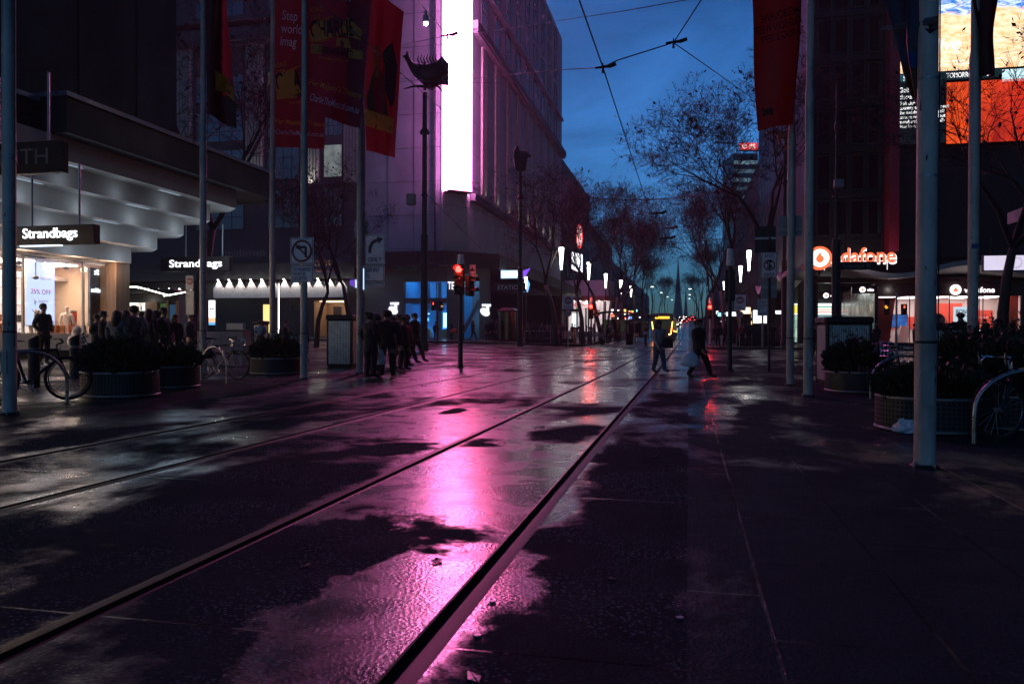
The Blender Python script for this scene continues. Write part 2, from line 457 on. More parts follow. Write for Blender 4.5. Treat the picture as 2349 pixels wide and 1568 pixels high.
# rails: X of each groove rail at the track
def railx(slope): return slope*CAMH*math.cos(rad(YAW))
RX=[railx(-5.27),railx(-3.915),railx(-2.12),railx(-.852)]
HEAD=[-1,1,-1,1]         # side of the groove the running head lies on
LEFTX=-8.0
edges=[LEFTX]
for x,s in zip(RX,HEAD):
    a,b_=(x-.085,x+.05) if s<0 else (x-.05,x+.085)
    edges+= [a,b_]
edges+=[0.0]
mb=MB()
for a,b_ in zip(edges[0::2],edges[1::2]):
    sheet(mb,a,b_,-4,60,2,1); sheet(mb,a,b_,60,450,2,6)
struct(mb,'tram_track_bed',M['track'],True)
for x,s in zip(RX,HEAD):
    mb=MB()
    ys=[-4+i*1.0 for i in range(65)]+[60+6*i for i in range(1,66)]
    if s>0: cols=[(x-.05,.0),(x-.036,.003),(x-.034,-.035),(x+.015,-.035),(x+.018,.004),(x+.054,.004),(x+.085,.0)]
    else: cols=[(x+.05,.0),(x+.036,.003),(x+.034,-.035),(x-.015,-.035),(x-.018,.004),(x-.054,.004),(x-.085,.0)][::-1]
    n=len(cols); vs=[(cx,y,tz(cx,y)+cz) for y in ys for cx,cz in cols]
    o=len(mb.v); mb.v+=vs
    for j in range(len(ys)-1):
        for i in range(n-1):
            mb.f.append((j*n+i,j*n+i+1,(j+1)*n+i+1,(j+1)*n+i))
            za,zb=cols[i][1],cols[i+1][1]; mb.m.append(1 if (za<0 or zb<0) else 0)
    tag(mb.build('tram_rail',[M['rail'],M['groove']],None,True,ang=20),kind='structure')
# paving of the mall either side, the crossing street, far pavements with kerbs
struct(sheet(MB(),-40,LEFTX,-4,36,1.5,1.5),'mall_paving',M['pave_l'],True)
mb=sheet(MB(),0,30,-4,36,1.5,1.5); struct(mb,'mall_paving',M['pave_r'],True)
mb=sheet(MB(),-95,LEFTX,36,61,3,2); sheet(mb,0,95,36,57,3,2); sheet(mb,0,1.3,57,60,1,1); sheet(mb,0,1.3,60,450,1,6)
struct(mb,'road',M['road'],True)
mb=sheet(MB(),-95,-8.2,61.2,90,3,2,.14); sheet(mb,-21.5,-8.2,90,450,3,6,.14)
struct(mb,'pavement',M['pave_l'],True)
mb=sheet(MB(),1.5,95,57.2,90,3,2,.14); sheet(mb,1.5,9,90,450,2,6,.14)
struct(mb,'pavement',M['pave_r'],True)
def kerb(pts):
    mb=MB(); n=len(pts)
    for (xa,ya),(xb,yb) in zip(pts[:-1],pts[1:]):
        L=max(1,int(math.hypot(xb-xa,yb-ya)/3)); dx,dy=(xb-xa),(yb-ya); l=math.hypot(dx,dy); nx_,ny_=-dy/l*.2,dx/l*.2
        for i in range(L):
            a=(xa+dx*i/L,ya+dy*i/L); b_=(xa+dx*(i+1)/L,ya+dy*(i+1)/L)
            za,zb=tz(*a),tz(*b_)
            A=[(a[0],a[1],za-.1),(a[0],a[1],za+.145),(a[0]+nx_,a[1]+ny_,za+.145)]
            B=[(b_[0],b_[1],zb-.1),(b_[0],b_[1],zb+.145),(b_[0]+nx_,b_[1]+ny_,zb+.145)]
            mb.quad(A[0],B[0],B[1],A[1]); mb.quad(A[1],B[1],B[2],A[2])
    return struct(mb,'kerb',M['kerb'])
kerb([(-8,450),(-8,63)][::-1]); kerb([(-95,61),(-9.5,61),(-8,63)])
kerb([(1.3,450),(1.3,58.5)]); kerb([(1.3,58.5),(2.5,57),(95,57)])
# ------------------------------------------------------------------ buildings
M['stone']=mat('pale_render',(.29,.31,.38),.8,0,.22,.3,.08,25)
M['stone2']=mat('grey_render',(.055,.055,.065),.8,0,.15,.5,.08,25)
M['cham']=mat('pale_corner_panel',(.36,.35,.37),.7,0,.1,.5,.05,25)
M['awn']=mat('dark_awning',(.012,.013,.015),.6,.2,.3,2)
M['win_frame']=mat('window_frame',(.03,.03,.035),.5,.3,.2,4)
M['pane']=mat('dark_glass_pane',(.006,.009,.013),.06,0,.3,.8,.02,3,spec=.9,rvar=.03)
M['glass']=glass('clear_shop_glass')
M['flute']=mat('fluted_stone',(.30,.29,.27),.8,0,.15,1.5,.1,30)
M['soffit']=mat('canopy_plaster',(.42,.37,.34),.75,0,.10,.5,.05,20)
M['soffit_dark']=mat('canopy_fascia_dark',(.018,.018,.02),.6,0,.2,.6)
M['edge_trim']=mat('canopy_edge_trim',(.20,.20,.26),.4,.4,.15,2)
M['tile']=mat('shop_floor_tile',(.3,.28,.26),.35,0,.1,2)
M['lamp_cool']=glow('lamp_cool_white',(.78,.9,1),14)
M['lamp_white']=glow('lamp_white',(1,.95,.86),14)
M['lamp_warm']=glow('lamp_warm',(1,.78,.52),9)
M['sign_reflection']=glow('mirrored_letter_glow',(.9,.95,1),5)

def wall_box(mb,x0,x1,y0,y1,z0,z1): return mb.box(x0,x1,y0,y1,z0,z1)

# --- corner building with the tall light screen
ZB=.75
B=thing('corner_building','purple lit corner building carrying the tall glowing pink light screen','building',(-22.6,75.7,ZB))
ox_,oy_,oz_=B.location
def rel(mb):
    mb.v=[(v[0]-ox_,v[1]-oy_,v[2]-oz_) for v in mb.v]; return mb
mb=MB()
plan=[(-31.6,74.6),(-23.7,74.6),(-21.5,76.8),(-21.5,136),(-31.6,136)]
mb.prism([(x,y,8.0) for x,y in plan],(0,0,44))
rel(mb).build('wall',M['stone'],B)
mb=MB(); c=Vector((-22.6,75.7,0)); u=Vector((1,1,0)).normalized(); nrm=Vector((1,-1,0)).normalized()
a=c-u*1.55; b=c+u*1.55
mb.prism([a+nrm*.003+Vector((0,0,9.2)),b+nrm*.003+Vector((0,0,9.2)),b+nrm*.12+Vector((0,0,9.2)),a+nrm*.12+Vector((0,0,9.2))],(0,0,42.6))
rel(mb).build('corner_panel',M['cham'],B)
mb=MB()
for k in range(13): mb.box(-31.55,-23.75,74.588,74.6,9.6+k*3.3,9.625+k*3.3)
for x in (-29.2,-26.5): mb.box(x,x+.022,74.586,74.6,9.1,51.9)
for k in range(13): mb.box(-21.5,-21.488,76.9,81.2,9.6+k*3.3,9.625+k*3.3)
rel(mb).build('panel_joint',M['win_frame'],B)
mb=MB(); mb.box(-24.35,-24.2,74.45,74.6,9.1,51.5)
for k in range(9): mb.box(-24.4,-24.15,74.43,74.6,11+k*4.6,11.12+k*4.6)
rel(mb).build('downpipe',M['stone2'],B)
# fluted pilasters and windows of the long side
FY=[82.5+5.8*i for i in range(9)]
PIL=[]
for y in FY:
    mb=MB()
    for k in range(7):
        mb.box(-21.5,-21.28,y-1.05+k*.3,y-1.05+k*.3+.2,16,31.6)
    mb.box(-21.5,-21.38,y-1.06,y+1.06,15.9,31.7)
    PIL.append(rel(mb).build('pilaster',M['flute'],B))
mb=MB(); mb.box(-21.5,-20.7,77.2,136,31.8,32.6); mb.box(-21.5,-20.9,77.2,136,14.6,15.3)
for i in range(150): mb.box(-21.5,-20.8,77.5+i*.39,77.5+i*.39+.2,31.45,31.8)
rel(mb).build('cornice',M['stone2'],B)
def window_mesh(wd,h,nx,ny):
    f=MB(); t_=.09
    f.box(-.06,.05,-wd/2,-wd/2+t_,0,h); f.box(-.06,.05,wd/2-t_,wd/2,0,h); f.box(-.06,.049,-wd/2+t_,wd/2-t_,0,t_); f.box(-.06,.049,-wd/2+t_,wd/2-t_,h-t_,h)
    for i in range(1,nx): y=-wd/2+wd*i/nx; f.box(-.05,.03,y-.03,y+.03,t_,h-t_)
    for j in range(1,ny): z=h*j/ny; f.box(-.05,.028,-wd/2+t_,wd/2-t_,z-.03,z+.03)
    p=MB().quad((-.02,-wd/2+.05,.05),(-.02,wd/2-.05,.05),(-.02,wd/2-.05,h-.05),(-.02,-wd/2+.05,h-.05))
    return f,p
f,p=window_mesh(2.6,3.9,3,2)
w0=f.build('window',M['win_frame'],B); p.build('pane',M['pane'],w0)
first=True
for z in (33.4,38.2,42.9,47.3):
    for y in FY:
        o=w0 if first else copy_tree(w0,B); first=False
        o.location=(-21.5+.07-ox_,y-oy_,z-oz_)
rel(MB().box(-21.5,-20.98,77.5,135,37.6,37.9)).build('string_course',M['stone'],B)
# awning over the pavement
mb=MB()
ap=[(-31.6,71.2),(-22.3,71.2),(-18,75.5),(-18,136),(-21.4,136),(-21.4,77),(-23.6,74.5),(-31.6,74.5)]
mb.prism([(x,y,7.7) for x,y in ap],(0,0,1.3))
aw=rel(mb).build('awning',M['awn'],B)
mb=MB()
for i in range(6): mb.box(-31+i*1.6,-30.2+i*1.6,71.9,72.3,7.68,7.7)
rel(mb).build('soffit_panel',M['sign_grey'],aw)
# ground floor: wall panels, two lit openings with a blue shop behind
M['tel_wall']=mat('slate_blue_wall',(.10,.105,.13),.55,0,.12,.7)
M['tel_in']=mat('blue_shop_wall',(.03,.28,.62),.5,0,.1,.5)
M['tel_lamp']=glow('blue_white_shop_lamp',(.28,.68,1),4.2)
p1=Vector((-23.05,74.6,0)); dv=Vector((.906,.423,0)); nv=Vector((.423,-.906,0))
mb=MB(); mb.box(-31.6,-27.5,74.6,74.9,ZB-.3,7.7)
mb.box(-27.5,-23.05,74.62,74.88,6.35,7.7)
def slab(mb,t0,t1,z0,z1,th=.3):
    A=p1+dv*t0; Bq=p1+dv*t1; mb.prism([A+Vector((0,0,z0)),Bq+Vector((0,0,z0)),Bq-nv*th+Vector((0,0,z0)),A-nv*th+Vector((0,0,z0))],(0,0,z1-z0))
slab(mb,0,1.7,ZB-.3,7.7); slab(mb,3.2,4.35,ZB-.3,7.7); slab(mb,1.7,3.2,6.6,7.7)
mb.prism([p1+dv*4.35+Vector((0,0,ZB-.3)),Vector((-21.5,79,ZB-.3)),Vector((-21.7,79,ZB-.3)),p1+dv*4.1+Vector((0,0,ZB-.3))],(0,0,7.2))
rel(mb).build('shop_wall',M['tel_wall'],B)
mb=MB(); mb.box(-27.6,-20.2,79.5,79.7,ZB-.2,7.4); mb.box(-27.8,-27.6,74.95,79.7,ZB-.2,7.4)
mb.box(-26.2,-25.3,76.2,76.6,3.3,6.3); mb.box(-24.1,-23.8,75,75.4,ZB,6.3); mb.box(-27.5,-23.1,76.8,77,4.2,4.7)
rel(mb).build('shop_interior',M['tel_in'],B)
mb=MB(); mb.box(-27.55,-20.3,74.95,79.5,6.9,7.1)
rel(mb).build('shop_ceiling',M['sign_white'],B)
mb=MB()
for i in range(4): mb.box(-27.2+i*1.8,-26.2+i*1.8,75.6,78.6,6.82,6.88)
mb.box(-26.15,-25.35,76.05,76.18,3.22,3.28)
for i in range(3): mb.box(-27.3+i*1.5,-26.3+i*1.5,79.2,79.45,1.55,1.68)
mb.box(-27.3,-26.6,79.3,79.45,2.6,2.9); mb.box(-24.9,-24.2,79.3,79.45,1.9,3.4)
rel(mb).build('shop_light',M['tel_lamp'],B)
mb=MB(); mb.box(-26.9,-25.6,77,77.6,ZB,1.75); mb.box(-25,-23.9,77.4,78,ZB,1.7); mb.box(-24.6,-24.5,76.2,76.7,ZB,2.1)
rel(mb).build('counter',M['sign_grey'],B)
rel(MB().quad((-27.5,74.75,ZB),(-23.05,74.75,ZB),(-23.05,74.75,6.35),(-27.5,74.75,6.35))).build('shop_window',M['glass'],B)
mb=MB(); mb.box(-27.5,-23.05,74.7,74.8,4.25,4.75)
for x in (-27.45,-25.6,-24.2,-23.1): mb.box(x,x+.07,74.69,74.81,ZB,6.35)
rel(mb).build('window_frame',M['tel_wall'],B)
mb=MB()
mb.obox(p1+dv*2.4-nv*1.2+Vector((0,0,2.6)),(.35,.2,4.5),Matrix.Rotation(rad(28),3,'Y'))
rel(mb).build('escalator',M['sign_grey'],B)

# --- the light screen itself: a deep light box standing off the corner
LEDH=(15.2,58.0)
m,t,b_=newmat('pink_light_screen')
sp=m.node_tree.nodes.new('ShaderNodeSeparateXYZ'); t.l(t.coords(),sp.inputs[0])
fz=t.ramp(sp.outputs[2],12,34)
pn=t.ramp(t.noise(t.coords('Object',(1,1,.3)),2.5,2),.3,.7)
colr=t.mix(fz,(1,.125,.34),(.72,.19,.92))
t.l(t.mix(pn,colr,(1,.15,.40)),b_.inputs['Emission Color']); b_.inputs['Emission Strength'].default_value=26
b_.inputs['Base Color'].default_value=(.05,.05,.05,1)
M['led']=m
m2=m.copy(); m2.name='screen_side_wall_fill'; m2.node_tree.nodes['Principled BSDF'].inputs['Emission Strength'].default_value=62; _ec=m2.node_tree.nodes['Principled BSDF'].inputs['Emission Color']; m2.node_tree.links.remove(_ec.links[0]); _ec.default_value=(.88,.22,.62,1)
m3=m2.copy(); m3.node_tree.nodes['Principled BSDF'].inputs['Emission Strength'].default_value=95; M['led_wall_fill_r']=m3; M['led_side']=m2
LS=thing('light_screen','tall narrow glowing pink screen on the chamfered building corner','screen',(-22.6,75.7,LEDH[0]))
mb=MB(); 
q=[-u*1.3+nrm*.125,u*1.2+nrm*.125,u*1.2+nrm*1.25,-u*1.3+nrm*1.25]
mb.prism([Vector((v.x,v.y,0)) for v in q],(0,0,LEDH[1]-LEDH[0])); mb.build('screen_face',M['led'],LS)
for s_,uu in ((-1,1.3),(1,1.2)):
    sm=MB(); e=u*s_*uu; w_=u*s_*.02; z_=LEDH[1]-LEDH[0]
    sm.prism([e+w_*.2+nrm*.2,e+w_*.2+nrm*1.2,e+w_+nrm*1.2,e+w_+nrm*.2],(0,0,z_-.05)); sm.build('side_panel',M['led_side' if s_<0 else 'led_wall_fill_r'],LS)  # brighter glowing side sheets, added to throw pink light on the adjoining walls
mb=MB(); q=[-u*1.32+nrm*.125,u*1.22+nrm*.125,u*1.22+nrm*1.27,-u*1.32+nrm*1.27]
mb.prism([Vector((v.x,v.y,-.14)) for v in q],(0,0,.13)); mb.build('bottom_frame',M['dark_metal'],LS)

# --- neighbour with fluted pilasters behind the flags (front along the cross street)
B2=thing('plaza_building','dark glazed plaza building with uplit fluted pilasters behind the red banners','building',(-45,75,.9))
ox_,oy_,oz_=B2.location
mb=MB(); mb.box(-62,-31.65,75,100,8,55); rel(mb).build('wall',M['stone2'],B2)
M['blue_pane']=mat('sky_reflecting_pane',(.01,.02,.035),.05,0,.3,.5,.03,2,spec=1,rvar=.03)
P2=[]
for x in (-52.2,-43.9,-37.6,-33.0):
    mb=MB()
    for k in range(6): mb.box(x-.95+k*.33,x-.95+k*.33+.22,74.6,75,16.5,31)
    mb.box(x-1,x+1,74.72,75,16.4,31.1)
    P2.append(rel(mb).build('pilaster',M['flute'],B2))
mb=MB(); mb.box(-62,-31.7,73.9,75,31.3,32.6); mb.box(-62,-31.7,73.6,75,33.2,33.7)
for i in range(75): mb.box(-61.5+i*.4,-61.5+i*.4+.22,74.1,75,30.95,31.3)
mb.box(-62,-31.7,74.2,75,39.3,41.2)
rel(mb).build('cornice',M['stone2'],B2)
wm=MB(); 
def fwin(x0,x1,z0,z1,nx,ny):
    wd=x1-x0;h=z1-z0; f=MB()
    f.box(0,.09,-.1,.02,0,h); f.box(wd-.09,wd,-.1,.02,0,h); f.box(.09,wd-.09,-.099,.02,0,.09); f.box(.09,wd-.09,-.099,.02,h-.09,h)
    for i in range(1,nx): f.box(wd*i/nx-.03,wd*i/nx+.03,-.07,.02,.09,h-.09)
    for j in range(1,ny): f.box(.09,wd-.09,-.068,.02,h*j/ny-.03,h*j/ny+.03)
    o=f.build('window',M['win_frame'],B2,loc=(x0-ox_,75-oy_-.02,z0-oz_))
    MB().quad((.05,-.03,.05),(wd-.05,-.03,.05),(wd-.05,-.03,h-.05),(.05,-.03,h-.05)).build('pane',M['blue_pane'],o)
    return o
for x0,x1 in ((-60,-53.5),(-50.9,-45.2),(-42.6,-38.9),(-36.3,-34.2)):
    for z0,z1 in ((12,16),(17,20.4),(21.2,24.4),(25.4,28.2),(34.2,38.8),(41.8,46.5),(48,53)): fwin(x0,x1,z0,z1,4,3)
# one room left lit behind the fluted pilasters, a bare bulb in it
rel(MB().box(-42.5,-39.0,74.90,74.955,25.5,28.1)).build('lit_window',glow('dim_warm_room',(.5,.42,.25),.10,.5,1.2),B2); rel(MB().ball((-40.2,74.8,26.9),(.24,.1,.24),12,8)).build('bulb',glow('room_bulb',(1,.95,.8),8),B2)
rel(MB().box(-36.2,-34.3,74.90,74.955,17.1,20.3)).build('lit_window',glow('pale_window',(.7,.8,.75),.25,.6,1.5),B2)
# shop fronts and the folded white awning below
mb=MB(); mb.box(-62,-31.7,72.2,74.9,6.6,8.2); rel(mb).build('awning',M['awn'],B2)
NT_=13; X0,X1=-46.6,-32.3; 
for (xa,xb) in ((-46.6,-32.2),):
    n=max(3,int((xb-xa)/1.13)); st=(xb-xa)/n; mb=MB()
    for i in range(n):
        x=xa+i*st
        mb.prism([(x,71.6,4.75),(x+st,71.6,4.75),(x+st,71.6,5.65),(x+st/2,71.6,6.55),(x,71.6,5.65)],(0,.06,0))
    o=rel(mb).build('folded_awning',M['sign_white'],B2)
    mb=MB()
    for i in range(n):
        x=xa+i*st+st/2; mb.box(x-.06,x+.06,71.42,71.5,6.5,6.58)
        l=bpy.data.lights.new('awning_spot','POINT'); l.energy=30; l.shadow_soft_size=.05; l.color=(1,.97,.88)
        lo=bpy.data.objects.new('awning_spot',l); COL.objects.link(lo); lo.location=(x,71.3,6.35); lo.parent=None
    s_=rel(mb).build('spot_lamp',M['lamp_white'],o)
    mb=MB()
    for i in range(n+1): mb.tube([(xa+i*st,71.6,5.7),(xa+i*st-.8,73.4,6.9)],.03,5)
    rel(mb).build('rafter',M['sign_grey'],o)
for x in [-57+1.25*i for i in range(7)]:
    pass
mb=MB()
for i in range(8): x=-57.2+i*1.2; mb.prism([(x,71.8,4.9),(x+1.2,71.8,4.9),(x+1.2,71.8,5.2),(x+.6,71.8,5.85),(x,71.8,5.2)],(0,.06,0))
o=rel(mb).build('folded_awning',M['sign_white'],B2)
for i in range(8):
    l=bpy.data.lights.new('awning_spot','POINT'); l.energy=14; l.shadow_soft_size=.05; l.color=(.95,1,.9)
    lo=bpy.data.objects.new('awning_spot',l); COL.objects.link(lo); lo.location=(-56.6+i*1.2,71.5,5.75)
M['shop_dark']=mat('dark_shopfront',(.015,.014,.014),.4,.1,.3,1.5)
M['shop_warm']=mat('warm_shop_wall',(.35,.24,.15),.6,0,.15,1)
mb=MB(); mb.box(-62,-37.3,74.9,75,.9,6.6); mb.box(-33.6,-31.7,74.9,75,.9,6.6); mb.box(-37.3,-33.6,74.9,75,4.6,6.6); rel(mb).build('shopfront',M['shop_dark'],B2)
mb=MB(); mb.box(-37.3,-33.6,78,78.2,.9,4.6); mb.box(-37.5,-37.3,75,78.2,.9,4.6); mb.box(-33.6,-33.4,75,78.2,.9,4.6); mb.box(-37.3,-33.6,75,78,4.6,4.75); mb.box(-35.5,-34.6,75.6,76,.9,4.0)
rel(mb).build('shop_interior',M['shop_warm'],B2)
mb=MB(); mb.box(-37,-34,75.5,77.6,4.5,4.56); mb.box(-34.4,-33.9,77.8,77.95,1.6,4.3); rel(mb).build('shop_light',glow('warm_shop_lamp',(1,.72,.5),2.4),B2)
mb=MB(); mb.box(-42.9,-41.7,74.75,74.88,1.3,4.2); rel(mb).build('lit_doorway',glow('yellow_door_glow',(1,.75,.25),1.4),B2)
# uplights at the feet of the pilasters
def uplight(loc, e, col, rot):
    l=bpy.data.lights.new('pilaster_uplight','SPOT'); l.energy=e; l.color=col; l.spot_size=rad(75); l.spot_blend=.8; l.shadow_soft_size=.08
    o=bpy.data.objects.new('pilaster_uplight',l); COL.objects.link(o); o.location=loc; o.rotation_euler=rot
for i,y in enumerate(FY): uplight((-20.95,y,15.5),(230 if 2<i<8 else 40),(1,.93,.72),(rad(172),rad(-14),0))
for x,e in zip((-52.2,-43.9,-37.6,-33.0),(60,260,420,5)): uplight((x,74.15,15.9),e,(1,.97,.9),(rad(168),0,0))

# --- the bag shop with the stepped canopy, on the near left corner
ZS=.28
B3=thing('bag_shop_building','dark corner shop building with a stepped upside-down canopy over lit display windows','building',(-21.5,22,ZS))
ox_,oy_,oz_=B3.location
mb=MB(); mb.box(-34,-21.5,2,30.3,8.6,40); rel(mb).build('wall',M['dark_wall'],B3)
mb=MB()
for i in range(9): mb.box(-21.5,-21.46,3+i*3.1,3.03+i*3.1,8.7,39.9)
rel(mb).build('panel_joint',M['black'],B3)
stp=[(-20.9,26.7,3.85),(-20.32,27.45,4.45),(-19.74,28.3,5.1),(-19.16,29.2,5.76),(-18.58,30.2,6.42)]
zs=[s_[2] for s_ in stp]+[7.1]
cn=None
mb=MB()
for (x,y,z),z1 in zip(stp,zs[1:]):
    # mitred far corner: each step is cut back at 45 degrees
    mb.prism([(-25,3,z),(x,3,z),(x,y,z),(x-.9,y+.9,z),(-25,y+.9,z)],(0,0,z1-z+ (0 if z1<7 else 0)))
cn=rel(mb).build('stepped_canopy',M['soffit'],B3)
mb=MB(); mb.prism([(-25,20.2,7.1),(-18,20.2,7.1),(-18,31.95,7.1),(-19.2,33.2,7.1),(-25,33.2,7.1)],(0,0,1.05)); mb.box(-25,-18.9,3,20.19,7.1,8.0)
rel(mb).build('canopy_fascia',M['soffit_dark'],B3)
mb=MB(); mb.prism([(-25,20.1,8.16),(-17.9,20.1,8.16),(-17.9,32,8.16),(-19.15,33.3,8.16),(-25,33.3,8.16)],(0,0,.14)); mb.box(-25,-18.8,3,20.09,8.01,8.15)
rel(mb).build('canopy_edge',M['edge_trim'],B3)
CSL=glow('canopy_strip_light',(.62,.82,1),.35)
for (x,y,z) in stp[1:]:
    for yy in (y-3.5,y-8.5): rel(MB().box(x-.42,x-.3,yy-1,yy+.2,z-.012,z-.002)).build('soffit_light',CSL,B3)
for (x,y,z),e in zip(stp[1:],(22,24,24,13)):
    for yy in (y-1.5,y-4,y-6.5,y-9,y-11.5,y+.3):
        l=bpy.data.lights.new('canopy_lamp','POINT'); l.energy=e*(.38 if yy<y else .6); l.color=(.6,.8,1); l.shadow_soft_size=.5
        lo=bpy.data.objects.new('canopy_lamp',l); COL.objects.link(lo); lo.location=(x-.25,yy,z-.55)
for yy in (11,14,17,19.6,21.8,24,25.8):
    l=bpy.data.lights.new('soffit_downlight','POINT'); l.energy=26; l.color=(1,.70,.50); l.shadow_soft_size=.12
    lo=bpy.data.objects.new('soffit_downlight',l); COL.objects.link(lo); lo.location=(-21.0,yy,3.55)
# ground floor: glass front, corner pillar, display room
M['shop_cream']=mat('cream_shop_wall',(.62,.48,.36),.6,0,.08,.8)
M['pillar']=mat('timber_pillar',(.22,.13,.075),.6,0,.3,1.5,.1,30,stretch=(6,6,.5))
M['plinth']=mat('cream_plinth',(.62,.50,.42),.5,0,.06,1)
mb=MB(); mb.box(-21.9,-21.2,26.25,27.0,ZS-.1,3.84); rel(mb).build('pillar',M['pillar'],B3)
mb=MB(); mb.box(-21.8,-21.5,5,26.25,ZS+.28,1.15); rel(mb).build('plinth',M['plinth'],B3)
mb=MB(); mb.box(-21.78,-21.52,5,26.25,ZS-.1,ZS+.28); rel(mb).build('skirting',M['black'],B3)
mb=MB(); mb.box(-29,-28.8,5,27,ZS,3.84); mb.box(-29,-21.9,5,5.2,ZS,3.84); mb.box(-29,-21.8,27,27.2,ZS,3.84)
rel(mb).build('shop_interior',M['shop_cream'],B3)
mb=MB(); mb.box(-28.8,-21.7,5.2,27,3.72,3.83); mb.box(-28.8,-24,24.5,27,3.2,3.35); rel(mb).build('shop_ceiling',M['sign_white'],B3)
mb=MB(); mb.box(-28.8,-21.8,5.2,27,ZS-.05,ZS+.02); rel(mb).build('shop_floor',M['tile'],B3)
mb=MB()
for y in (6.5,8.6,10.7,12.8,14.9,17,19,21.2,23.4,25.4):
    mb.box(-27.5,-26.3,y-.5,y+.5,3.68,3.715); mb.box(-24.2,-22.6,y-.5,y+.5,3.68,3.715)
rel(mb).build('ceiling_light',glow('warm_white_ceiling_panel',(1,.70,.50),24),B3)
rel(MB().quad((-21.62,5,1.15),(-21.62,26.25,1.15),(-21.62,26.25,3.84),(-21.62,5,3.84))).build('shop_window',M['glass'],B3)
mb=MB()
for y in (8,11,14,17,19.6,22.35,25.05): mb.box(-21.66,-21.58,y-.03,y+.03,1.15,3.84)
mb.box(-21.67,-21.57,5,26.25,3.76,3.84)
rel(mb).build('window_frame',M['sign_grey'],B3)
M['slat']=mat('timber_slats',(.3,.18,.08),.6,0,.2,2)
mb=MB()
for k in range(12): mb.box(-26,-25.9,19,23.2,2.7+k*.085,2.74+k*.085)
rel(mb).build('slatted_bulkhead',M['slat'],B3)
mb=MB(); mb.box(-25.6,-25.5,23.9,26.9,ZS,3.6)
for k in range(16): mb.box(-25.5,-25.47,23.95,26.85,.6+k*.18,.66+k*.18)
rel(mb).build('display_wall',M['dark_wall'],B3)
for k,(y,z) in enumerate(((22.9,3.55),(25.0,3.55),(23.6,3.1))):
    mb=MB(); mb.tube([(-22.3,y,3.72),(-22.3,y,z+.08)],.02,6); mb.ball((-22.3,y,z),(.09,.12,.07),10,6); rel(mb).build('spotlight',M['sign_grey'],B3)
# ------------------------------------------------------------------ right hand corner: tower, wavy canopy, phone shop
ZR=.40
M['tower']=mat('dark_tower_cladding',(.012,.012,.014),.55,.1,.25,.6)
M['red_paint']=mat('red_fin_paint',(.55,.03,.06),.45,0,.15,.6)
M['maroon']=mat('maroon_fascia',(.035,.008,.010),.35,0,.2,1)
M['red_wall']=mat('red_shop_wall',(.75,.08,.045),.45,0,.1,.8)
M['white_wall']=mat('white_shop_wall',(.75,.66,.62),.5,0,.06,.8)
B4=thing('corner_tower','dark right hand tower over the wavy canopy with big video screens','building',(20,63,ZR))
ox_,oy_,oz_=B4.location
mb=MB(); mb.box(8.9,70,63,110,6.9,75); rel(mb).build('wall',M['tower'],B4)
f=MB()
for q in ((0,.08,-.12,0,0,2.6),(1.0,1.08,-.12,0,0,2.6),(.08,1,-.12,0,0,.08),(.08,1,-.12,0,2.52,2.6)): f.box(*q)
w1=f.build('window',M['win_frame'],B4); MB().quad((.06,-.02,.06),(1.02,-.02,.06),(1.02,-.02,2.54),(.06,-.02,2.54)).build('pane',M['pane'],w1)
first=True
for j in range(9):
    for i in range(4):
        o=w1 if first else copy_tree(w1,B4); first=False
        o.location=(9.25+i*1.18-ox_,63-oy_-.003,8.6+j*3.35-oz_)
mb=MB()
for j in range(12): mb.box(8.7,13.85,62.75,63,8.0+j*3.35,8.25+j*3.35)
for i in range(5): mb.box(8.98+i*1.18,9.12+i*1.18,62.8,62.998,7,48)
rel(mb).build('facade_grid',M['tower'],B4)
rel(MB().box(13.9,14.55,61.2,62.99,7.2,60)).build('fin',M['red_paint'],B4)
# ground floor
mb=MB(); mb.box(13.35,13.6,63,63.4,ZR,5.0); mb.box(23.1,45,63,63.3,ZR,5); mb.box(13.35,13.6,63.4,76,ZR,5)
rel(mb).build('shop_wall',M['maroon'],B4)
mb=MB(); mb.box(13.3,24,62.7,62.99,4.05,5.05); rel(mb).build('sign_band',M['maroon'],B4)
mb=MB(); mb.box(16.1,17.0,62.9,63.2,ZR+.3,4.05); rel(mb).build('pillar',M['red_paint'],B4)
mb=MB(); mb.box(13.35,24,62.3,63,ZR-.05,ZR+.15); mb.box(13.35,24,62.65,63.01,ZR+.15,ZR+.3); rel(mb).build('step',M['kerb'],B4)
mb=MB(); mb.box(13.6,24,68.5,68.7,ZR,4.4); mb.box(23.3,23.5,63.3,68.5,ZR,4.4); rel(mb).build('shop_interior',M['white_wall'],B4)
mb=MB(); mb.box(13.6,18.8,68.35,68.5,1.75,2.7); mb.box(18.6,20.4,66.9,67.0,ZR,3.7); mb.box(14.0,14.6,66.8,66.9,ZR,4.0); mb.box(20.2,23,68.35,68.5,ZR,3.2)
mb.prism([(22.0,64,ZR+.2),(23.2,64,ZR+.2),(23.2,64,4.3),(22.6,64,4.3)],(0,.08,0)); mb.prism([(13.7,63.6,ZR+.2),(14.5,63.6,ZR+.2),(14.9,63.6,4.0),(13.7,63.6,4.0)],(0,.06,0))
rel(mb).build('red_display_wall',M['red_wall'],B4)
mb=MB(); mb.box(13.6,23.3,63.1,68.5,4.15,4.3); rel(mb).build('shop_ceiling',M['sign_white'],B4)
rel(MB().box(13.4,23.4,63.05,68.5,ZR+.1,ZR+.25)).build('shop_floor',M['tile'],B4)
mb=MB()
for x in (14.6,16.5,18.4,20.2,22): mb.box(x-.5,x+.5,63.7,67.8,4.09,4.14)
rel(mb).build('ceiling_light',glow('shop_ceiling_panel',(1,.84,.80),5.5),B4)
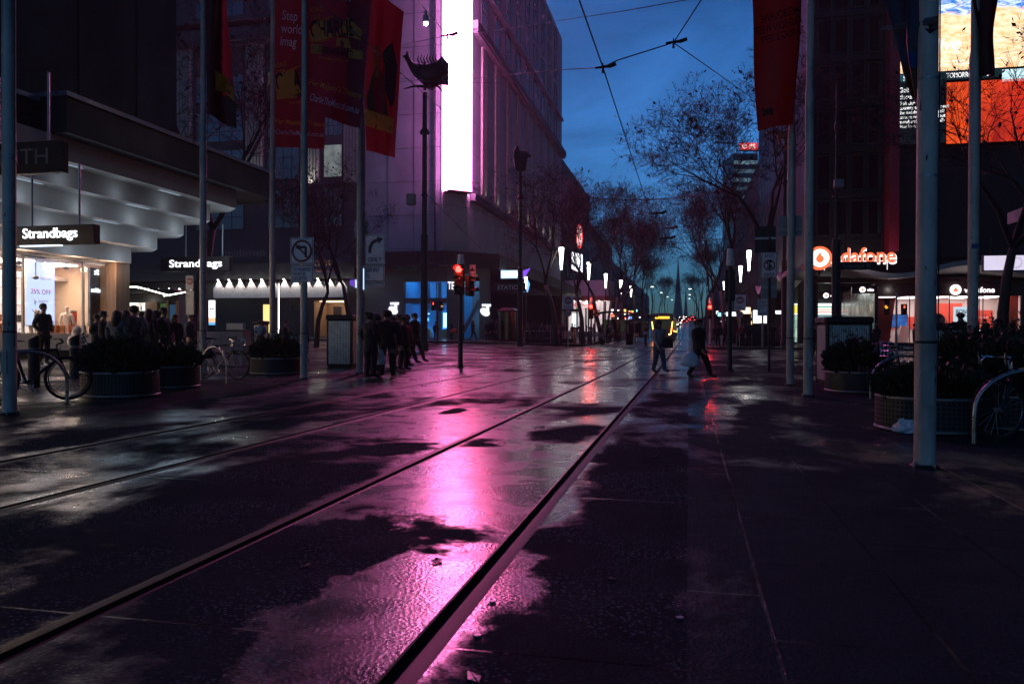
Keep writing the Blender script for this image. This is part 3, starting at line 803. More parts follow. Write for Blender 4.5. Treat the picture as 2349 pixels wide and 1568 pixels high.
mb=MB(); mb.box(14.2,15.9,67.6,68,ZR+.25,1.4); mb.prism([(15.2,64.6,ZR+.25),(16.0,64.6,ZR+.25),(16.2,64.6,1.95),(15.6,64.6,1.95)],(0,.5,0)); mb.box(17.6,20,66,66.6,ZR+.25,1.35); mb.box(19.7,22.6,67.5,68,2.0,2.05); mb.box(19.7,22.6,67.5,68,2.6,2.65)
rel(mb).build('display_table',M['white_wall'],B4)
rel(MB().quad((13.6,63.12,ZR+.3),(23.1,63.12,ZR+.3),(23.1,63.12,4.05),(13.6,63.12,4.05))).build('shop_window',M['glass'],B4)
mb=MB()
for x in (13.62,15.75,17.05,18.4,20.6,23.05): mb.box(x-.03,x+.03,63.08,63.16,ZR+.3,4.05)
rel(mb).build('window_frame',M['sign_grey'],B4)
# recessed arcade left of the shop
mb=MB(); mb.box(8.9,13.4,77.1,77.4,ZR+.1,6.9); rel(mb).build('arcade_wall',M['shop_dark'],B4)
mb=MB()
for x,y in ((9.2,63.5),(9.2,70.5)): mb.lathe([(.3,0),(.3,6.4)],16,(x,y,ZR+.1))
rel(mb).build('column',M['dark_metal'],B4)
# wavy canopy: one corrugated slab round the corner
def wz(s_): return 5.75+.42*math.cos(2*PI*(s_-1.6)/9.3)
mb=MB(); path=[]
for i in range(61): 
    y=84-i*.4
    if y>60.6: path.append((6.6,y,8.85,max(y,62.9),))
path+= [(6.7,60.2,8.9,62.9),(7.0,59.8,8.9,62.9),(7.5,59.6,9,62.9)]
x=7.8
while x<30: path.append((x,59.6,max(x,9),62.9)); x+=.4
sl=[0.0]
for a_,b_2 in zip(path[:-1],path[1:]): sl.append(sl[-1]+math.hypot(b_2[0]-a_[0],b_2[1]-a_[1]))
s0=[s_ for s_,p_ in zip(sl,path) if abs(p_[0]-7.8)<.01][0]
vs=[]
for s_,(xa,ya,xb,yb) in zip(sl,path):
    z=wz(s_-s0); zi=5.55+.15*math.cos(2*PI*(s_-s0-1.6)/9.3)
    vs+=[(xa,ya,z+.18),(xa,ya,z-.16),(xb,yb,zi-.1),(xb,yb,zi+.1)]
fs=[]
for i in range(len(path)-1):
    a_=i*4; b_2=a_+4
    fs+=[(a_+1,b_2+1,b_2,a_),(a_+2,b_2+2,b_2+1,a_+1),(a_,b_2,b_2+3,a_+3)]
mb.add(vs,fs); M['canopy']=mat('wavy_canopy_white',(.42,.38,.37),.6,0,.08,.6,.15,8,stretch=(1,8,1))
rel(mb).build('wavy_canopy',M['canopy'],B4,True,ang=60)
mb=MB(); mb.box(8.95,24,62.2,62.69,5.05,5.4); rel(mb).build('canopy_beam',M['maroon'],B4)
for (x,y,e) in ((9.5,66,55),(11.5,72,55),(14.5,61.3,14),(19,61.2,12)):
    l=bpy.data.lights.new('canopy_downlight','POINT'); l.energy=e; l.color=(1,.84,.84) if x>13 else (.9,1,.93); l.shadow_soft_size=.2
    lo=bpy.data.objects.new('canopy_downlight',l); COL.objects.link(lo); lo.location=(x,y,4.6)
# convenience shop at the back of the arcade
cs=thing('convenience_shop','striped lit convenience shop front set back under the wavy canopy','shop',(11,77,ZR))
ox_,oy_,oz_=cs.location
W_=glow('lit_fascia_white',(.93,1,.97),2.2)
mb=MB(); mb.box(8.95,13.3,76.6,77,3.1,4.1); rel(mb).build('fascia',W_,cs)
for z,cn_,colr in ((3.78,'green_stripe',(.02,.5,.2)),(3.55,'orange_stripe',(1,.35,.05)),(3.3,'red_stripe',(.8,.03,.03))):
    rel(MB().box(8.96,13.29,76.57,76.6,z-.06,z+.06)).build(cn_,glow(cn_,colr,1.0),cs)
mb=MB(); mb.box(8.95,9.15,76.6,77,ZR+.15,3.1); mb.box(13.1,13.3,76.6,77,ZR+.15,3.1); mb.box(10.9,11.1,76.6,77,ZR+.15,3.1); rel(mb).build('frame',M['sign_white'],cs)
rel(MB().box(9.15,10.9,76.85,76.95,ZR+.2,3.0)).build('lit_window',glow('green_white_window',(.6,.9,.75),.8,.6,2.5),cs)
rel(MB().box(11.1,13.1,76.85,76.95,ZR+.2,3.0)).build('lit_door',glow('cyan_window',(.35,.75,.8),.7,.7,3),cs)
rel(MB().box(8.97,10.1,76.5,76.57,3.2,4.0)).build('yellow_sign',glow('yellow_sign',(1,.7,.08),1.5),cs)

# video screens on the tower
def led_mat(name,kind):
    m,t,b=newmat(name); sp=m.node_tree.nodes.new('ShaderNodeSeparateXYZ'); v=t.coords(); t.l(v,sp.inputs[0])
    b.inputs['Base Color'].default_value=(.02,.02,.02,1)
    if kind=='shore':
        n=t.noise(t.coords('Object',(1,1,2.2)),.55,7,.65,.8)
        lvl=t.math('ADD',sp.outputs[2],t.math('MULTIPLY',t.math('SUBTRACT',n,.5),5))
        sand=t.mix(t.ramp(t.noise(t.coords('Object',(1,1,2)),1.4,7,.7),.35,.65),(1,.42,.14),(1,.85,.62))
        seac=t.mix(t.ramp(t.noise(t.coords('Object',(1,1,3)),.9,6,.65,1.2),.4,.62),(.02,.16,.55),(.75,.88,1))
        t.l(t.mix(t.ramp(lvl,3.8,4.3),sand,seac),b.inputs['Emission Color']); b.inputs['Emission Strength'].default_value=1.5
    else:
        n=t.noise(t.coords('Object',(1,1,.6)),.5,5,.6,.6); wv=t.math('FRACT',t.math('MULTIPLY',sp.outputs[0],3.2))
        f=t.math('ADD',n,t.math('MULTIPLY',wv,.05))
        c=t.mix(t.ramp(sp.outputs[0],0,6),(1,.10,.012),(.75,.02,.012))
        t.l(t.mix(t.ramp(f,.45,.75),c,(.32,.012,.008)),b.inputs['Emission Color']); b.inputs['Emission Strength'].default_value=1.0
    return m
def screen(name,label,ox0,ox1,oy0,oy1,m,Y=62.4,th=.5):
    a=PY(ox0,oy1,Y); c=PY(ox1,oy1,Y); top=PY(ox0,oy0,Y)
    o=thing(name,label,'screen',(a.x,Y,a.z))
    MB().box(0,c.x-a.x,0,.03,0,top.z-a.z).build('screen_face',m,o)
    MB().box(-.02,c.x-a.x+.02,.031,th,-.02,top.z-a.z+.02).build('housing',M['dark_metal'],o)
    return o,c.x-a.x,top.z-a.z
LW=glow('screen_text_white',(1,1,1),1.6)
o,wd,ht=screen('video_screen','large video screen with a bright blue sea and orange sand advertisement',2052,2420,-160,170,led_mat('shore_picture','shore'))
text('live',LW,o,(3.5,-.02,1.9),0,1.7,.9,.01,.02,shear=.3)
text('I WANT A',LW,o,(1.6,-.02,2.0),0,1.5,None,.01,.01)
text('terms and conditions apply, see in store',LW,o,(4.5,-.02,.65),0,5.2,.14,.005)
text('registered trademark of the company',LW,o,(4.6,-.02,.42),0,4.6,.14,.005)
DK=glow('screen_dark_teal',(.012,.04,.05),.6)
o,wd,ht=screen('ticker_screen','narrow dark ticker screen reading TOMORROW under the sea advertisement',2052,2297,171.5,191,DK)
text('TOMORROW',LW,o,(4.45,-.02,ht/2),0,2.05,.36,.01,.01)
text('5:40',LW,o,(.9,-.02,ht/2),0,.65,.36,.01)
text('12',LW,o,(6.05,-.02,ht/2),0,.35,.36,.01)
rel_=MB().box(0,1.5,-.012,-.002,.02,ht-.02).build('blue_corner',glow('ticker_blue',(.03,.12,.18),.9),o)
o,wd,ht=screen('news_screen','black news screen with white headline Golf closures left of the orange screen',2052,2170,192,332,glow('screen_black',(.004,.011,.016),.9))
text('Golf\nclosures',LW,o,(.28,-.02,ht-.75),0,1.25,.85,.01,.025,align='LEFT')
text('Golf clubs across the\ncountry are failing to meet\nthe needs of today\'s golf\nconsumers as the output\nmemberships is at an all-\ntime low.',LW,o,(.26,-.02,ht-2.3),0,3.3,1.9,.01,.02,align='LEFT')
screen('video_screen','glowing orange red video screen beside the news screen behind bare twigs',2171,2420,190,330,led_mat('orange_picture','orange'))
screen('video_screen','small pale cyan lit strip right of the ticker screen',2299,2420,160,188,glow('cyan_strip',(.65,.92,1),1.2))

# ------------------------------------------------------------------ near right building (only its lit edge shows)
B5=thing('near_right_building','dark near right building with a flat canopy at the edge of the view','building',(13,24,.1))
ox_,oy_,oz_=B5.location
mb=MB(); mb.box(13.0,30,4,31,5.2,40); mb.box(13.5,30,4,30.5,0,5.2); rel(mb).build('wall',M['dark_wall'],B5)
mb=MB(); mb.box(11.0,13.0,4,31.2,5.15,5.45); rel(mb).build('canopy',M['awn'],B5)
mb=MB(); mb.box(10.94,11.0,4,31.2,5.1,5.5); rel(mb).build('canopy_edge',M['edge_trim'],B5)

# ------------------------------------------------------------------ the street beyond
M['far_wall']=mat('far_brick_wall',(.03,.028,.030),.8,0,.3,.5)
M['far_wall2']=mat('far_render_wall',(.06,.055,.06),.8,0,.2,.4)
def far_building(label,x,y0,y1,h,m,side,dep=18,gable=0):
    z=tz(x,y0); o=thing('street_building',label,'building',(x,(y0+y1)/2,z))
    L=(y1-y0)/2; s_=1 if side>0 else -1; X1=s_*dep
    mb=MB(); pr=[(0,0),(X1,0),(X1,h+gable),(X1*.25,h+gable),(0,h)]
    mb.prism([(a_,-L,b_2) for a_,b_2 in pr],(0,2*L,0)); mb.build('wall',m,o)
    f=MB(); n=max(2,int(2*L/4)); 
    k=0
    wf=None
    for j in range(int((h-6)/4)):
        for i in range(n):
            if k>40: break
            if wf is None:
                f.box(-.05,.05,-.7,.7,0,.1); f.box(-.05,.05,-.7,.7,1.9,2.0); f.box(-.05,.05,-.7,-.6,.1,1.9); f.box(-.05,.05,.6,.7,.1,1.9)
                wf=f.build('window',M['win_frame'],o); MB().quad((0,-.65,.05),(0,.65,.05),(0,.65,1.95),(0,-.65,1.95)).build('pane',M['pane'],wf); q=wf
            else: q=copy_tree(wf,o)
            q.location=(-.06*s_,-L+2*L*(i+.5)/n,6+j*4); k+=1
    mb=MB(); a_,b_2=sorted((-2.8*s_,-.02*s_)); mb.box(a_,b_2,-L,L,3.6,4.0); mb.build('awning',M['awn'],o)
    return o
far_building('dark building with a sloping roof just past the light screen',-21.55,137,176,30,M['far_wall'],-1,20,6)
far_building('grey block on the left pavement under the bare trees past the sloping roof',-21.55,177,230,23,M['far_wall2'],-1)
far_building('long low terrace on the left far up the street',-21.55,231,330,18,M['far_wall'],-1)
far_building('last left building before the spires at the top of the street',-21.55,331,450,15,M['far_wall2'],-1)
far_building('dark shop block on the right behind the dollar area sign',9.1,111,170,24,M['far_wall'],1)
far_building('second right block behind the street trees up the hill',9.1,171,260,20,M['far_wall2'],1)
far_building('right terrace near the top of the hill',9.1,261,450,16,M['far_wall'],1)
# corner shop of the red bullseye centre with its pale rounded parapet
CX,CY=-21.4,120
# office tower far right with a red roof sign
M['tower2']=mat('far_office_glass',(.02,.035,.045),.3,0,.3,.4)
a=P(1682,452,330); b=P(1738,452,330); 
T=thing('office_tower','far office tower with lit floors and a red sign on its roof','building',(a.x,a.y,tz(a.x,a.y)))
wd=(b-a).length; H_=P(1682,352,330).z-T.location.z
T.rotation_euler=(0,0,math.atan2(b.y-a.y,b.x-a.x))
MB().box(0,wd,0,16,0,H_).build('wall',M['tower2'],T)
for k in range(9):
    r_=MB(); zz=H_-3-k*3.6
    if zz<8: break
    r_.box(.2,wd-.2,-.08,-.01,zz-1.5,zz); r_.build('window_band',glow('office_floor_%d'%k,(.45,.8,.95),[.5,.22,.35,.14,.1,.12,.06,.05,.05][k],.98,.55),T)
MB().box(1.2,wd+5.5,-.2,.4,H_+1,H_+1.4).build('roof_edge',M['dark_metal'],T)
T.location.z=T.location.z
rs=thing('roof_sign','red lit roof sign with a white ball emblem on the far office tower','sign',T.matrix_basis@Vector((2.5,-.3,H_+1.41)),T.rotation_euler[2])
MB().box(0,7.6,0,.5,0,2.9).build('panel',glow('red_sign_face',(1,.05,.05),1.2),rs)
mb=MB(); mb.ring((1.9,-.06,1.45),.85,.13,(0,1,0),20,5); mb.tube([(1.35,-.06,.9),(2.45,-.06,2.0)],.12,5); mb.build('emblem',LW,rs)
text('8S',LW,rs,(5.1,-.03,1.45),0,2.6,1.9,.05)
# cathedral spires at the end
M['spire']=mat('spire_stone',(.20,.15,.14),.9,0,.2,.3)
for (ox,otop,obot,wpx,lab) in ((1555,590,745,34,'tall cathedral spire at the end of the street'),(1573,659,750,19,'shorter thin spire right of the tall one')):
    D=620; base=P(ox,obot,D); top=P(ox,otop,D); k=D/FPX; zg=tz(base.x,base.y)
    o=thing('church_spire',lab,'spire',(base.x,base.y,zg))
    wb=wpx*k/2; Hb=base.z-zg; Ht=top.z-zg
    mb=MB(); mb.lathe([(wb*1.0,0),(wb*1.0,Hb),(wb*.78,Hb+2)],8); mb.build('tower',M['spire'],o)
    mb=MB(); mb.lathe([(wb*.72,Hb+2),(wb*.36,Hb+(Ht-Hb)*.45),(.25,Ht-2.5),(.2,Ht-2.4)],8)
    mb.tube([(0,0,Ht-2.5),(0,0,Ht)],.22,5); mb.tube([(-.8,0,Ht-1),(.8,0,Ht-1)],.2,5)
    for a_ in range(4): mb.lathe([(1.2,Hb),(.1,Hb+(Ht-Hb)*.22)],6,(wb*.8*math.cos(PI/4+a_*PI/2),wb*.8*math.sin(PI/4+a_*PI/2),0))
    mb.build('spire',M['spire'],o)
# ------------------------------------------------------------------ flag poles
M['scuff']=mat('scuff_grime',(.05,.045,.04),.8,0,.4,20)
def flag_pole(p, label, top=11.5, step=5.8, sleeve=1.1):
    o=thing('flag_pole',label,'flag pole',p,0,'steel flag poles along the mall')
    MB().lathe([(.088,-.05),(.088,sleeve),(.084,sleeve+.004),(.084,step),(.083,step+.02),(.066,step+.14),(.062,top)],24).build('shaft',M['pole'],o,True)
    MB().lathe([(.0895,sleeve-.012),(.0895,sleeve+.012)],24).build('joint_band',M['dark_metal'],o)
    MB().lathe([(.12,-.03),(.12,.015),(.10,.03)],24).build('base_plate',M['dark_metal'],o)
    for i in range(4): MB().lathe([(.014,.0),(.014,.05)],6,(.108*math.cos(i*PI/2+.5),.108*math.sin(i*PI/2+.5),0)).build('bolt',M['steel'],o)
    q=random.Random(len(COL.objects)); sm=MB()
    for i in range(7):
        z=q.uniform(.7,3.3); a0=q.uniform(-2.3,-.8); da=q.uniform(.08,.28); h_=q.uniform(.01,.05)
        sm.add([(.0885*math.cos(a0+da*k/3),.0885*math.sin(a0+da*k/3),z+dz+.02*math.sin(k*2.1+i)) for dz in (0,h_) for k in range(4)],[(k,k+1,k+5,k+4) for k in range(3)])
    tag(sm.build('scuff_mark',M['scuff'],o),kind='stuff')
    for z in (2.55,3.4): MB().lathe([(.0865,z-.012),(.0865,z+.012)],24).build('strap',M['steel'],o)
    MB().box(-.045,.045,-.096,-.083,.55,.85).build('access_hatch',M['steel'],o)
    MB().tube([(.095,-.02,.9),(.092,0,step-.1),(.075,0,step+.1),(.072,0,top-.3)],.006,5).build('halyard',M['cable'],o)
    return o
POLES={}
for k,p,lab in (('a',G(22,950)[0],'grey flag pole at the far left of the mall beside the parked mountain bike'),
    ('b',G(466,859)[0],'flag pole behind the road bicycle with a crumpled red banner'),
    ('c',GD(625,23.5),'flag pole behind the round planter left of the turn ban sign'),
    ('d',G(697,869)[0],'flag pole carrying the no left turn sign'),
    ('e',G(825,857)[0],'flag pole carrying the right turn only sign beside the pale cabinet'),
    ('f',G(1812,883)[0],'thinner looking flag pole with the orange banner on the right paving'),
    ('g',G(1853,908)[0],'flag pole with bright reflection next to the dark cabinet'),
    ('h',G(2121,1072)[0],'thick nearest flag pole in front of the right planter'),
    ('i',GD(2231,13.4),'flag pole among the plants at the far right with a brown banner')):
    POLES[k]=flag_pole(p,lab)
MB().box(-.07,.07,-.095,-.08,2.35,2.45).build('blue_sticker',mat('blue_sticker',(.02,.06,.2),.5),POLES['d'])
MB().box(-.055,.055,-.095,-.08,2.62,2.70).build('blue_sticker',mat('blue_sticker',(.02,.06,.2),.5),POLES['i'])

# ------------------------------------------------------------------ banners
def proj(p):
    c=ROT.transposed()@(Vector(p)-EYE); return 1174.5+FPX*c.x/-c.z, 784-FPX*c.y/-c.z
class Banner:
    def __init__(s,name,label,corners,m,fold=.06,nf=2.3,ph=0,group=None,n=(26,34),cat='banner',sag=0,mats=None,facecol=None):
        s.c=[P(*q) for q in corners]; s.fold=fold; s.nf=nf; s.ph=ph; s.sag=sag
        s.o=thing(name,label,cat,s.c[0],0,group)
        s.nrm=((s.c[1]-s.c[0]).cross(s.c[3]-s.c[0])).normalized()
        if s.nrm.dot(EYE-s.c[0])<0: s.nrm=-s.nrm
        mb=MB(); nu,nv=n
        vs=[s.at(i/nu,j/nv)-s.c[0] for j in range(nv+1) for i in range(nu+1)]
        vb=[v-s.nrm*.004 for v in vs]
        fs=[(j*(nu+1)+i,j*(nu+1)+i+1,(j+1)*(nu+1)+i+1,(j+1)*(nu+1)+i) for j in range(nv) for i in range(nu)]
        mb.add(vs,fs)
        if facecol: mb.m=[facecol((i+.5)/nu,(j+.5)/nv) for j in range(nv) for i in range(nu)]
        k=len(vs); o=len(mb.v); mb.v+= [tuple(v) for v in vb]; nf_=[tuple(reversed([q+o for q in f])) for f in fs]; mb.f+=nf_; mb.m+=list(mb.m[:len(fs)])
        mb.build('cloth',mats or m,s.o,True,ang=180)
    def at(s,u,v):
        a=s.c[0].lerp(s.c[1],u); b=s.c[3].lerp(s.c[2],u); p=a.lerp(b,v)
        d=s.fold*(math.sin(2*PI*(u*s.nf+v*.35)+s.ph)*(.35+.65*v)+.35*math.sin(2*PI*(v*1.3+u*.7)+s.ph*2))
        return p+s.nrm*d
    def inv(s,ox,oy):
        u=v=.5
        for _ in range(7):
            x,y=proj(s.at(u,v)); e=1e-3
            x1,y1=proj(s.at(u+e,v)); x2,y2=proj(s.at(u,v+e))
            a,b,c,d=(x1-x)/e,(x2-x)/e,(y1-y)/e,(y2-y)/e; D=a*d-b*c
            if abs(D)<1e-9: break
            dx,dy=ox-x,oy-y; u+=(d*dx-b*dy)/D; v+=(a*dy-c*dx)/D
            u=max(-.5,min(1.5,u)); v=max(-.5,min(1.5,v))
        return u,v
    def put(s,pts,m,name,lift=.012):
        """flat mark given by picture points, laid on the cloth"""
        mb=MB(); vs=[]
        for q in pts: u,v=s.inv(*q); vs.append(s.at(min(1,max(0,u)),v)+s.nrm*lift-s.c[0])
        mb.add(vs,[tuple(range(len(vs)))]); return mb.build(name,m,s.o)
    def patch(s,u0,u1,v0,v1,m,name,lift=.007,n=10):
        mb=MB(); vs=[s.at(u0+(u1-u0)*i/n,v0+(v1-v0)*j/n)+s.nrm*lift-s.c[0] for j in range(n+1) for i in range(n+1)]
        mb.add(vs,[(j*(n+1)+i,j*(n+1)+i+1,(j+1)*(n+1)+i+1,(j+1)*(n+1)+i) for j in range(n) for i in range(n)]); return mb.build(name,m,s.o,True)
    def write(s,body,m,L,Rr,h,bold=.01,lift=.016,mirror=False,name='lettering'):
        o=text(body,m,s.o,width=1,height=1,ext=0,bold=bold,name=name,mirror=mirror)
        o.rotation_euler=(0,0,0)
        dx,dy=Rr[0]-L[0],Rr[1]-L[1]; l=math.hypot(dx,dy); ux,uy=dy/l,-dx/l
        for v in o.data.vertices:
            tx,ty=v.co.x+.5,v.co.y
            u,w_=s.inv(L[0]+dx*tx+ux*h*ty, L[1]+dy*tx+uy*h*ty)
            v.co=s.at(u,w_)+s.nrm*lift-s.c[0]
        return o
def cloth(name,c,r=.55):
    m=mat(name,c,r,0,.25,1.2,.15,120); nt=m.node_tree; out=nt.nodes['Material Output']; mx=nt.nodes.new('ShaderNodeMixShader'); tr=nt.nodes.new('ShaderNodeBsdfTranslucent')
    tr.inputs[0].default_value=(*[min(1,q*1.8) for q in c],1); mx.inputs[0].default_value=.45
    nt.links.new(nt.nodes['Principled BSDF'].outputs[0],mx.inputs[1]); nt.links.new(tr.outputs[0],mx.inputs[2]); nt.links.new(mx.outputs[0],out.inputs[0]); return m
MA=cloth('maroon_cloth',(.26,.016,.045)); MAb=cloth('dark_plum_cloth',(.10,.012,.025)); RD=cloth('red_cloth',(.38,.018,.045),.4)
OR=cloth('orange_print',(1,.36,.06)); LI=cloth('lilac_print',(.85,.62,1)); YE=cloth('yellow_ticket_print',(.55,.3,.02)); BKP=cloth('black_print',(.012,.006,.008))
GRP='theatre banners on the flag poles'
b=Banner('pole_banner','maroon theatre banner with a web address left of the turn ban pole',[(630,-190,23.3),(752,-185,23.0),(745,342,23.0),(632,336,23.3)],MA,.05,1.6,.6,GRP)
b.write('Step\nworld\nimag',LI,(645,68),(693,72),88,.02)
b.write('ROALD\nDAHL',OR,(634,160),(660,152),26,.0)
b.put([(631,182),(650,165),(696,148),(746,150),(742,205),(700,212),(660,224),(634,212)],OR,'logo_patch')
b.write('CHARLIE',BKP,(633,190),(742,178),44,.03,.022)
b.put([(635,206),(744,196),(744,219),(635,229)],OR,'logo_strip')
b.write('THE CHOCOLATE FACTORY',BKP,(638,218),(742,207),15,.02,.022)
b.write('THE NEW MUSICAL',OR,(664,237),(728,231),6,.0)
b.write("Her Majesty's Theatre",OR,(633,279),(746,287),15,.01)
b.write('CharlieTheMusical.com.au',LI,(633,302),(743,309),11,.015)
b=Banner('pole_banner','large maroon theatre banner right of the turn ban pole with chocolate factory lettering',[(700,-200,19.9),(868,-170,20.2),(826,294,20.4),(704,259,19.9)],MA,.07,1.4,2.2,GRP)
b.write('Step into a\nworld of pure\nimagination',LI,(716,-58),(836,-22),86,.02)
b.write('ROALD\nDAHL',OR,(713,33),(741,30),30,.0)
b.put([(709,74),(724,52),(760,38),(800,42),(832,72),(826,94),(806,86),(770,84),(738,98),(712,98)],OR,'logo_patch')
b.write('CHARLIE',BKP,(712,68),(812,64),40,.03,.022)
b.put([(713,100),(832,118),(832,138),(713,122)],OR,'logo_strip')
b.write('CHOCOLATE FACTORY',BKP,(716,111),(829,128),16,.03,.022)
b.put([(772,88),(800,88),(806,112),(770,106)],OR,'logo_flourish')
b.write('THE NEW MUSICAL',OR,(732,133),(800,143),6,.0)
b.write("Her Majesty's Theatre",OR,(710,190),(828,222),19,.02)
b.write('CharlieTheMusical.com.au',LI,(712,222),(824,254),17,.02)
b=Banner('pole_banner','red theatre banner with an orange ticket reading ON OPEN, nearest the light screen',[(838,-38,22.6),(927,28,22.2),(905,362,22.2),(840,344,22.7)],RD,.06,2.1,.9,GRP)
DKC=cloth('charcoal_print',(.03,.025,.03)); TAN=cloth('tan_print',(.4,.2,.06)); CHK=cloth('olive_print',(.06,.055,.02))
b.put([(841,228),(852,180),(866,150),(880,170),(886,230),(892,270),(845,262)],CHK,'checked_patch')
b.put([(878,120),(900,96),(912,150),(906,230),(898,250),(884,210)],DKC,'dark_panel')
b.put([(858,110),(872,104),(870,180),(858,178)],TAN,'tan_panel',.014)
b.put([(838,250),(905,272),(902,308),(838,288)],OR,'ticket',.018)
b.write('WONKAS FACTORY',BKP,(838,263),(897,279),12,.02,.024)
b.write('SOON OPEN!',BKP,(838,279),(896,297),17,.03,.024)
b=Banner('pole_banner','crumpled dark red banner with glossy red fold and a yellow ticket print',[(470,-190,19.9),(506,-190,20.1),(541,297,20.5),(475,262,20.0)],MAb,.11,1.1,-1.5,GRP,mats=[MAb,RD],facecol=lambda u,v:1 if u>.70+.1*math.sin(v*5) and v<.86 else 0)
b.put([(493,162),(520,178),(534,205),(537,234),(516,214),(494,208)],YE,'ticket',.03)
b.write('NOW\nIS NEAR',BKP,(503,188),(533,210),24,.02,.04)
OB=cloth('orange_flag_cloth',(.28,.028,.016),.6)
b=Banner('pole_banner','orange red festival flag with reversed dark lettering on the right paving',[(1718,-120,18.0),(1846,-120,18.3),(1826,282,18.3),(1742,299,18.0)],OB,.09,1.0,2.6,'festival flags on the right')
b.write('MELBOURNE\nFASHION WEEK\n30 AUG-5 SEPT',cloth('brown_print',(.06,.01,.006)),(1728,75),(1838,45),66,.02,.014,True)
b.put([(1747,248),(1757,252),(1766,246),(1774,248),(1772,266),(1760,262),(1750,270)],cloth('brown_print',(.06,.01,.006)),'emblem',.014)
NV=cloth('navy_flag_cloth',(.06,.05,.11),.5)
b=Banner('pole_banner','twisted navy and purple flag hanging from the thick nearest pole',[(2012,-60,7.3),(2112,-60,6.95),(2112,255,6.95),(2098,225,7.2)],NV,.05,1.6,.4,'festival flags on the right',mats=[NV,cloth('blue_print',(.01,.06,.3)),cloth('brown_gold_print',(.10,.05,.02))],facecol=lambda u,v:(1 if (.58<v<.70 and .35<u<.85) else (2 if v>.72 else 0)))
b.write('W',cloth('grey_print',(.12,.12,.16)),(2052,75),(2078,70),32,.02,.014)
b=Banner('pole_banner','dull brown flag folded along the pole at the far right',[(2222,-60,13.2),(2296,-60,13.4),(2278,176,13.4),(2254,172,13.2)],cloth('brown_flag_cloth',(.09,.016,.012)),.07,1.5,1.1,'festival flags on the right')

# ------------------------------------------------------------------ catenary poles, their sculptures
def cat_pole(p,label,h,r0,r1,box_z=None):
    o=thing('tram_wire_pole',label,'wire pole',p,0,'dark poles that hold the tram wires')
    MB().lathe([(r0*1.25,-.05),(r0*1.25,.5),(r0,.56),(r0*.98,h*.45),(r1*1.15,h*.45+.05),(r1,h)],16).build('shaft',M['dark_pole'],o,True)
    MB().lathe([(r1*2.2,h*.84),(r1*2.2,h*.84+.12),(r1*1.2,h*.84+.3)],16).build('collar',M['dark_pole'],o,True)
    mb=MB()
    for z in (2.6,3.4,h*.6): mb.lathe([(r0*1.03,z),(r0*1.03,z+.06)],14)
    mb.build('band',M['dark_metal'],o)
    if box_z: MB().bbox(-.95,-.5,-.3,.1,box_z,box_z+.6,.03).build('control_box',M['sign_grey'],o)
    return o
pa=GD(973,43.5); cat_pole(pa,'rusty dark wire pole left of the light screen topped by a fish',hgt(214,pa),.2,.12,hgt(470,pa))
pb=GD(1193,58); cat_pole(pb,'wire pole in front of the lit pilasters topped by a seed pod form',hgt(395,pb),.2,.11)
pc=GD(1798,58); cat_pole(pc,'wire pole on the right topped by a leaping horned animal',hgt(350,pc),.2,.11)
pd=GD(1917,30); o=cat_pole(pd,'dark wire pole behind the dark cabinet carrying a street name blade',hgt(196,pd),.16,.05)
MB().bbox(-.15,.18,-.45,-.17,hgt(435,pd),hgt(416,pd),.02).build('junction_box',M['sign_grey'],o)
SC=mat('sculpture_bronze',(.05,.03,.025),.45,.6,.3,3)
def skinned(name,verts,edges,radii,m,parent,sub=1,loc=None):
    me=bpy.data.meshes.new(name); me.from_pydata(verts,edges,[])
    o=bpy.data.objects.new(name,me); COL.objects.link(o)
    md=o.modifiers.new('s','SKIN'); md.use_smooth_shade=True
    for i,v in enumerate(me.skin_vertices[0].data):
        r=radii[i]; v.radius=(r,r) if isinstance(r,(int,float)) else r
        v.use_root=(i==0)
    if sub: o.modifiers.new('u','SUBSURF').levels=sub
    dg=bpy.context.evaluated_depsgraph_get(); dg.update()
    me2=bpy.data.meshes.new_from_object(o.evaluated_get(dg))
    for q in list(o.modifiers): o.modifiers.remove(q)
    o.data=me2; bpy.data.meshes.remove(me); me2.name=name
    me2.materials.clear(); me2.materials.append(m)
    for p in me2.polygons: p.use_smooth=True
    if parent is not None: o.parent=parent
    if loc is not None: o.location=loc
    return o
# fish: body, forked tail, fins, spiny back
fz=hgt(196,pa); o=thing('fish_sculpture','dark bronze fish sculpture with raised tail on top of a wire pole','sculpture',(pa.x,pa.y,pa.z+fz-.1))
skinned('body',[(.55,0,.75),(1.02,0,.74),(.1,0,.55),(-.45,0,.85),(-.85,0,1.3),(-1.05,0,1.65),(-1.0,0,2.0),(-1.3,0,1.75),(1.38,0,.66)],[(1,8),(0,1),(0,2),(2,3),(3,4),(4,5),(5,6),(5,7)],[.62,.42,.6,.36,.17,.10,.05,.04,.10],SC,o,2)
mb=MB()
for k in range(7): x=-.3+k*.17; mb.tube([(x,0,1.25),(x-.12,0,1.5),(x-.05,.03,1.72+.05*(k%2))],[.05,.04,.012],5)
mb.build('back_fin',SC,o,True)
mb=MB(); mb.tube([(0,0,-.2),(.05,0,.3)],.09,8); mb.tube([(-1.2,0,-.05),(-.6,.1,.1),(0,0,0),(.7,.1,.02),(1.0,0,-.3)],[.03,.07,.08,.07,.03],6); mb.build('stand',SC,o,True)
fz=hgt(393,pb); o=thing('pod_sculpture','dark twisted seed pod sculpture on top of a wire pole','sculpture',(pb.x,pb.y,pb.z+fz-.1))
skinned('pod',[(0,0,.55),(0,0,.05),(.1,0,1.1),(-.35,0,1.5),(-.2,0,1.95),(.45,.1,1.3),(.75,0,1.1)],[(0,1),(0,2),(2,3),(3,4),(2,5),(5,6)],[.42,.12,.5,.3,.06,.25,.05],SC,o,2)
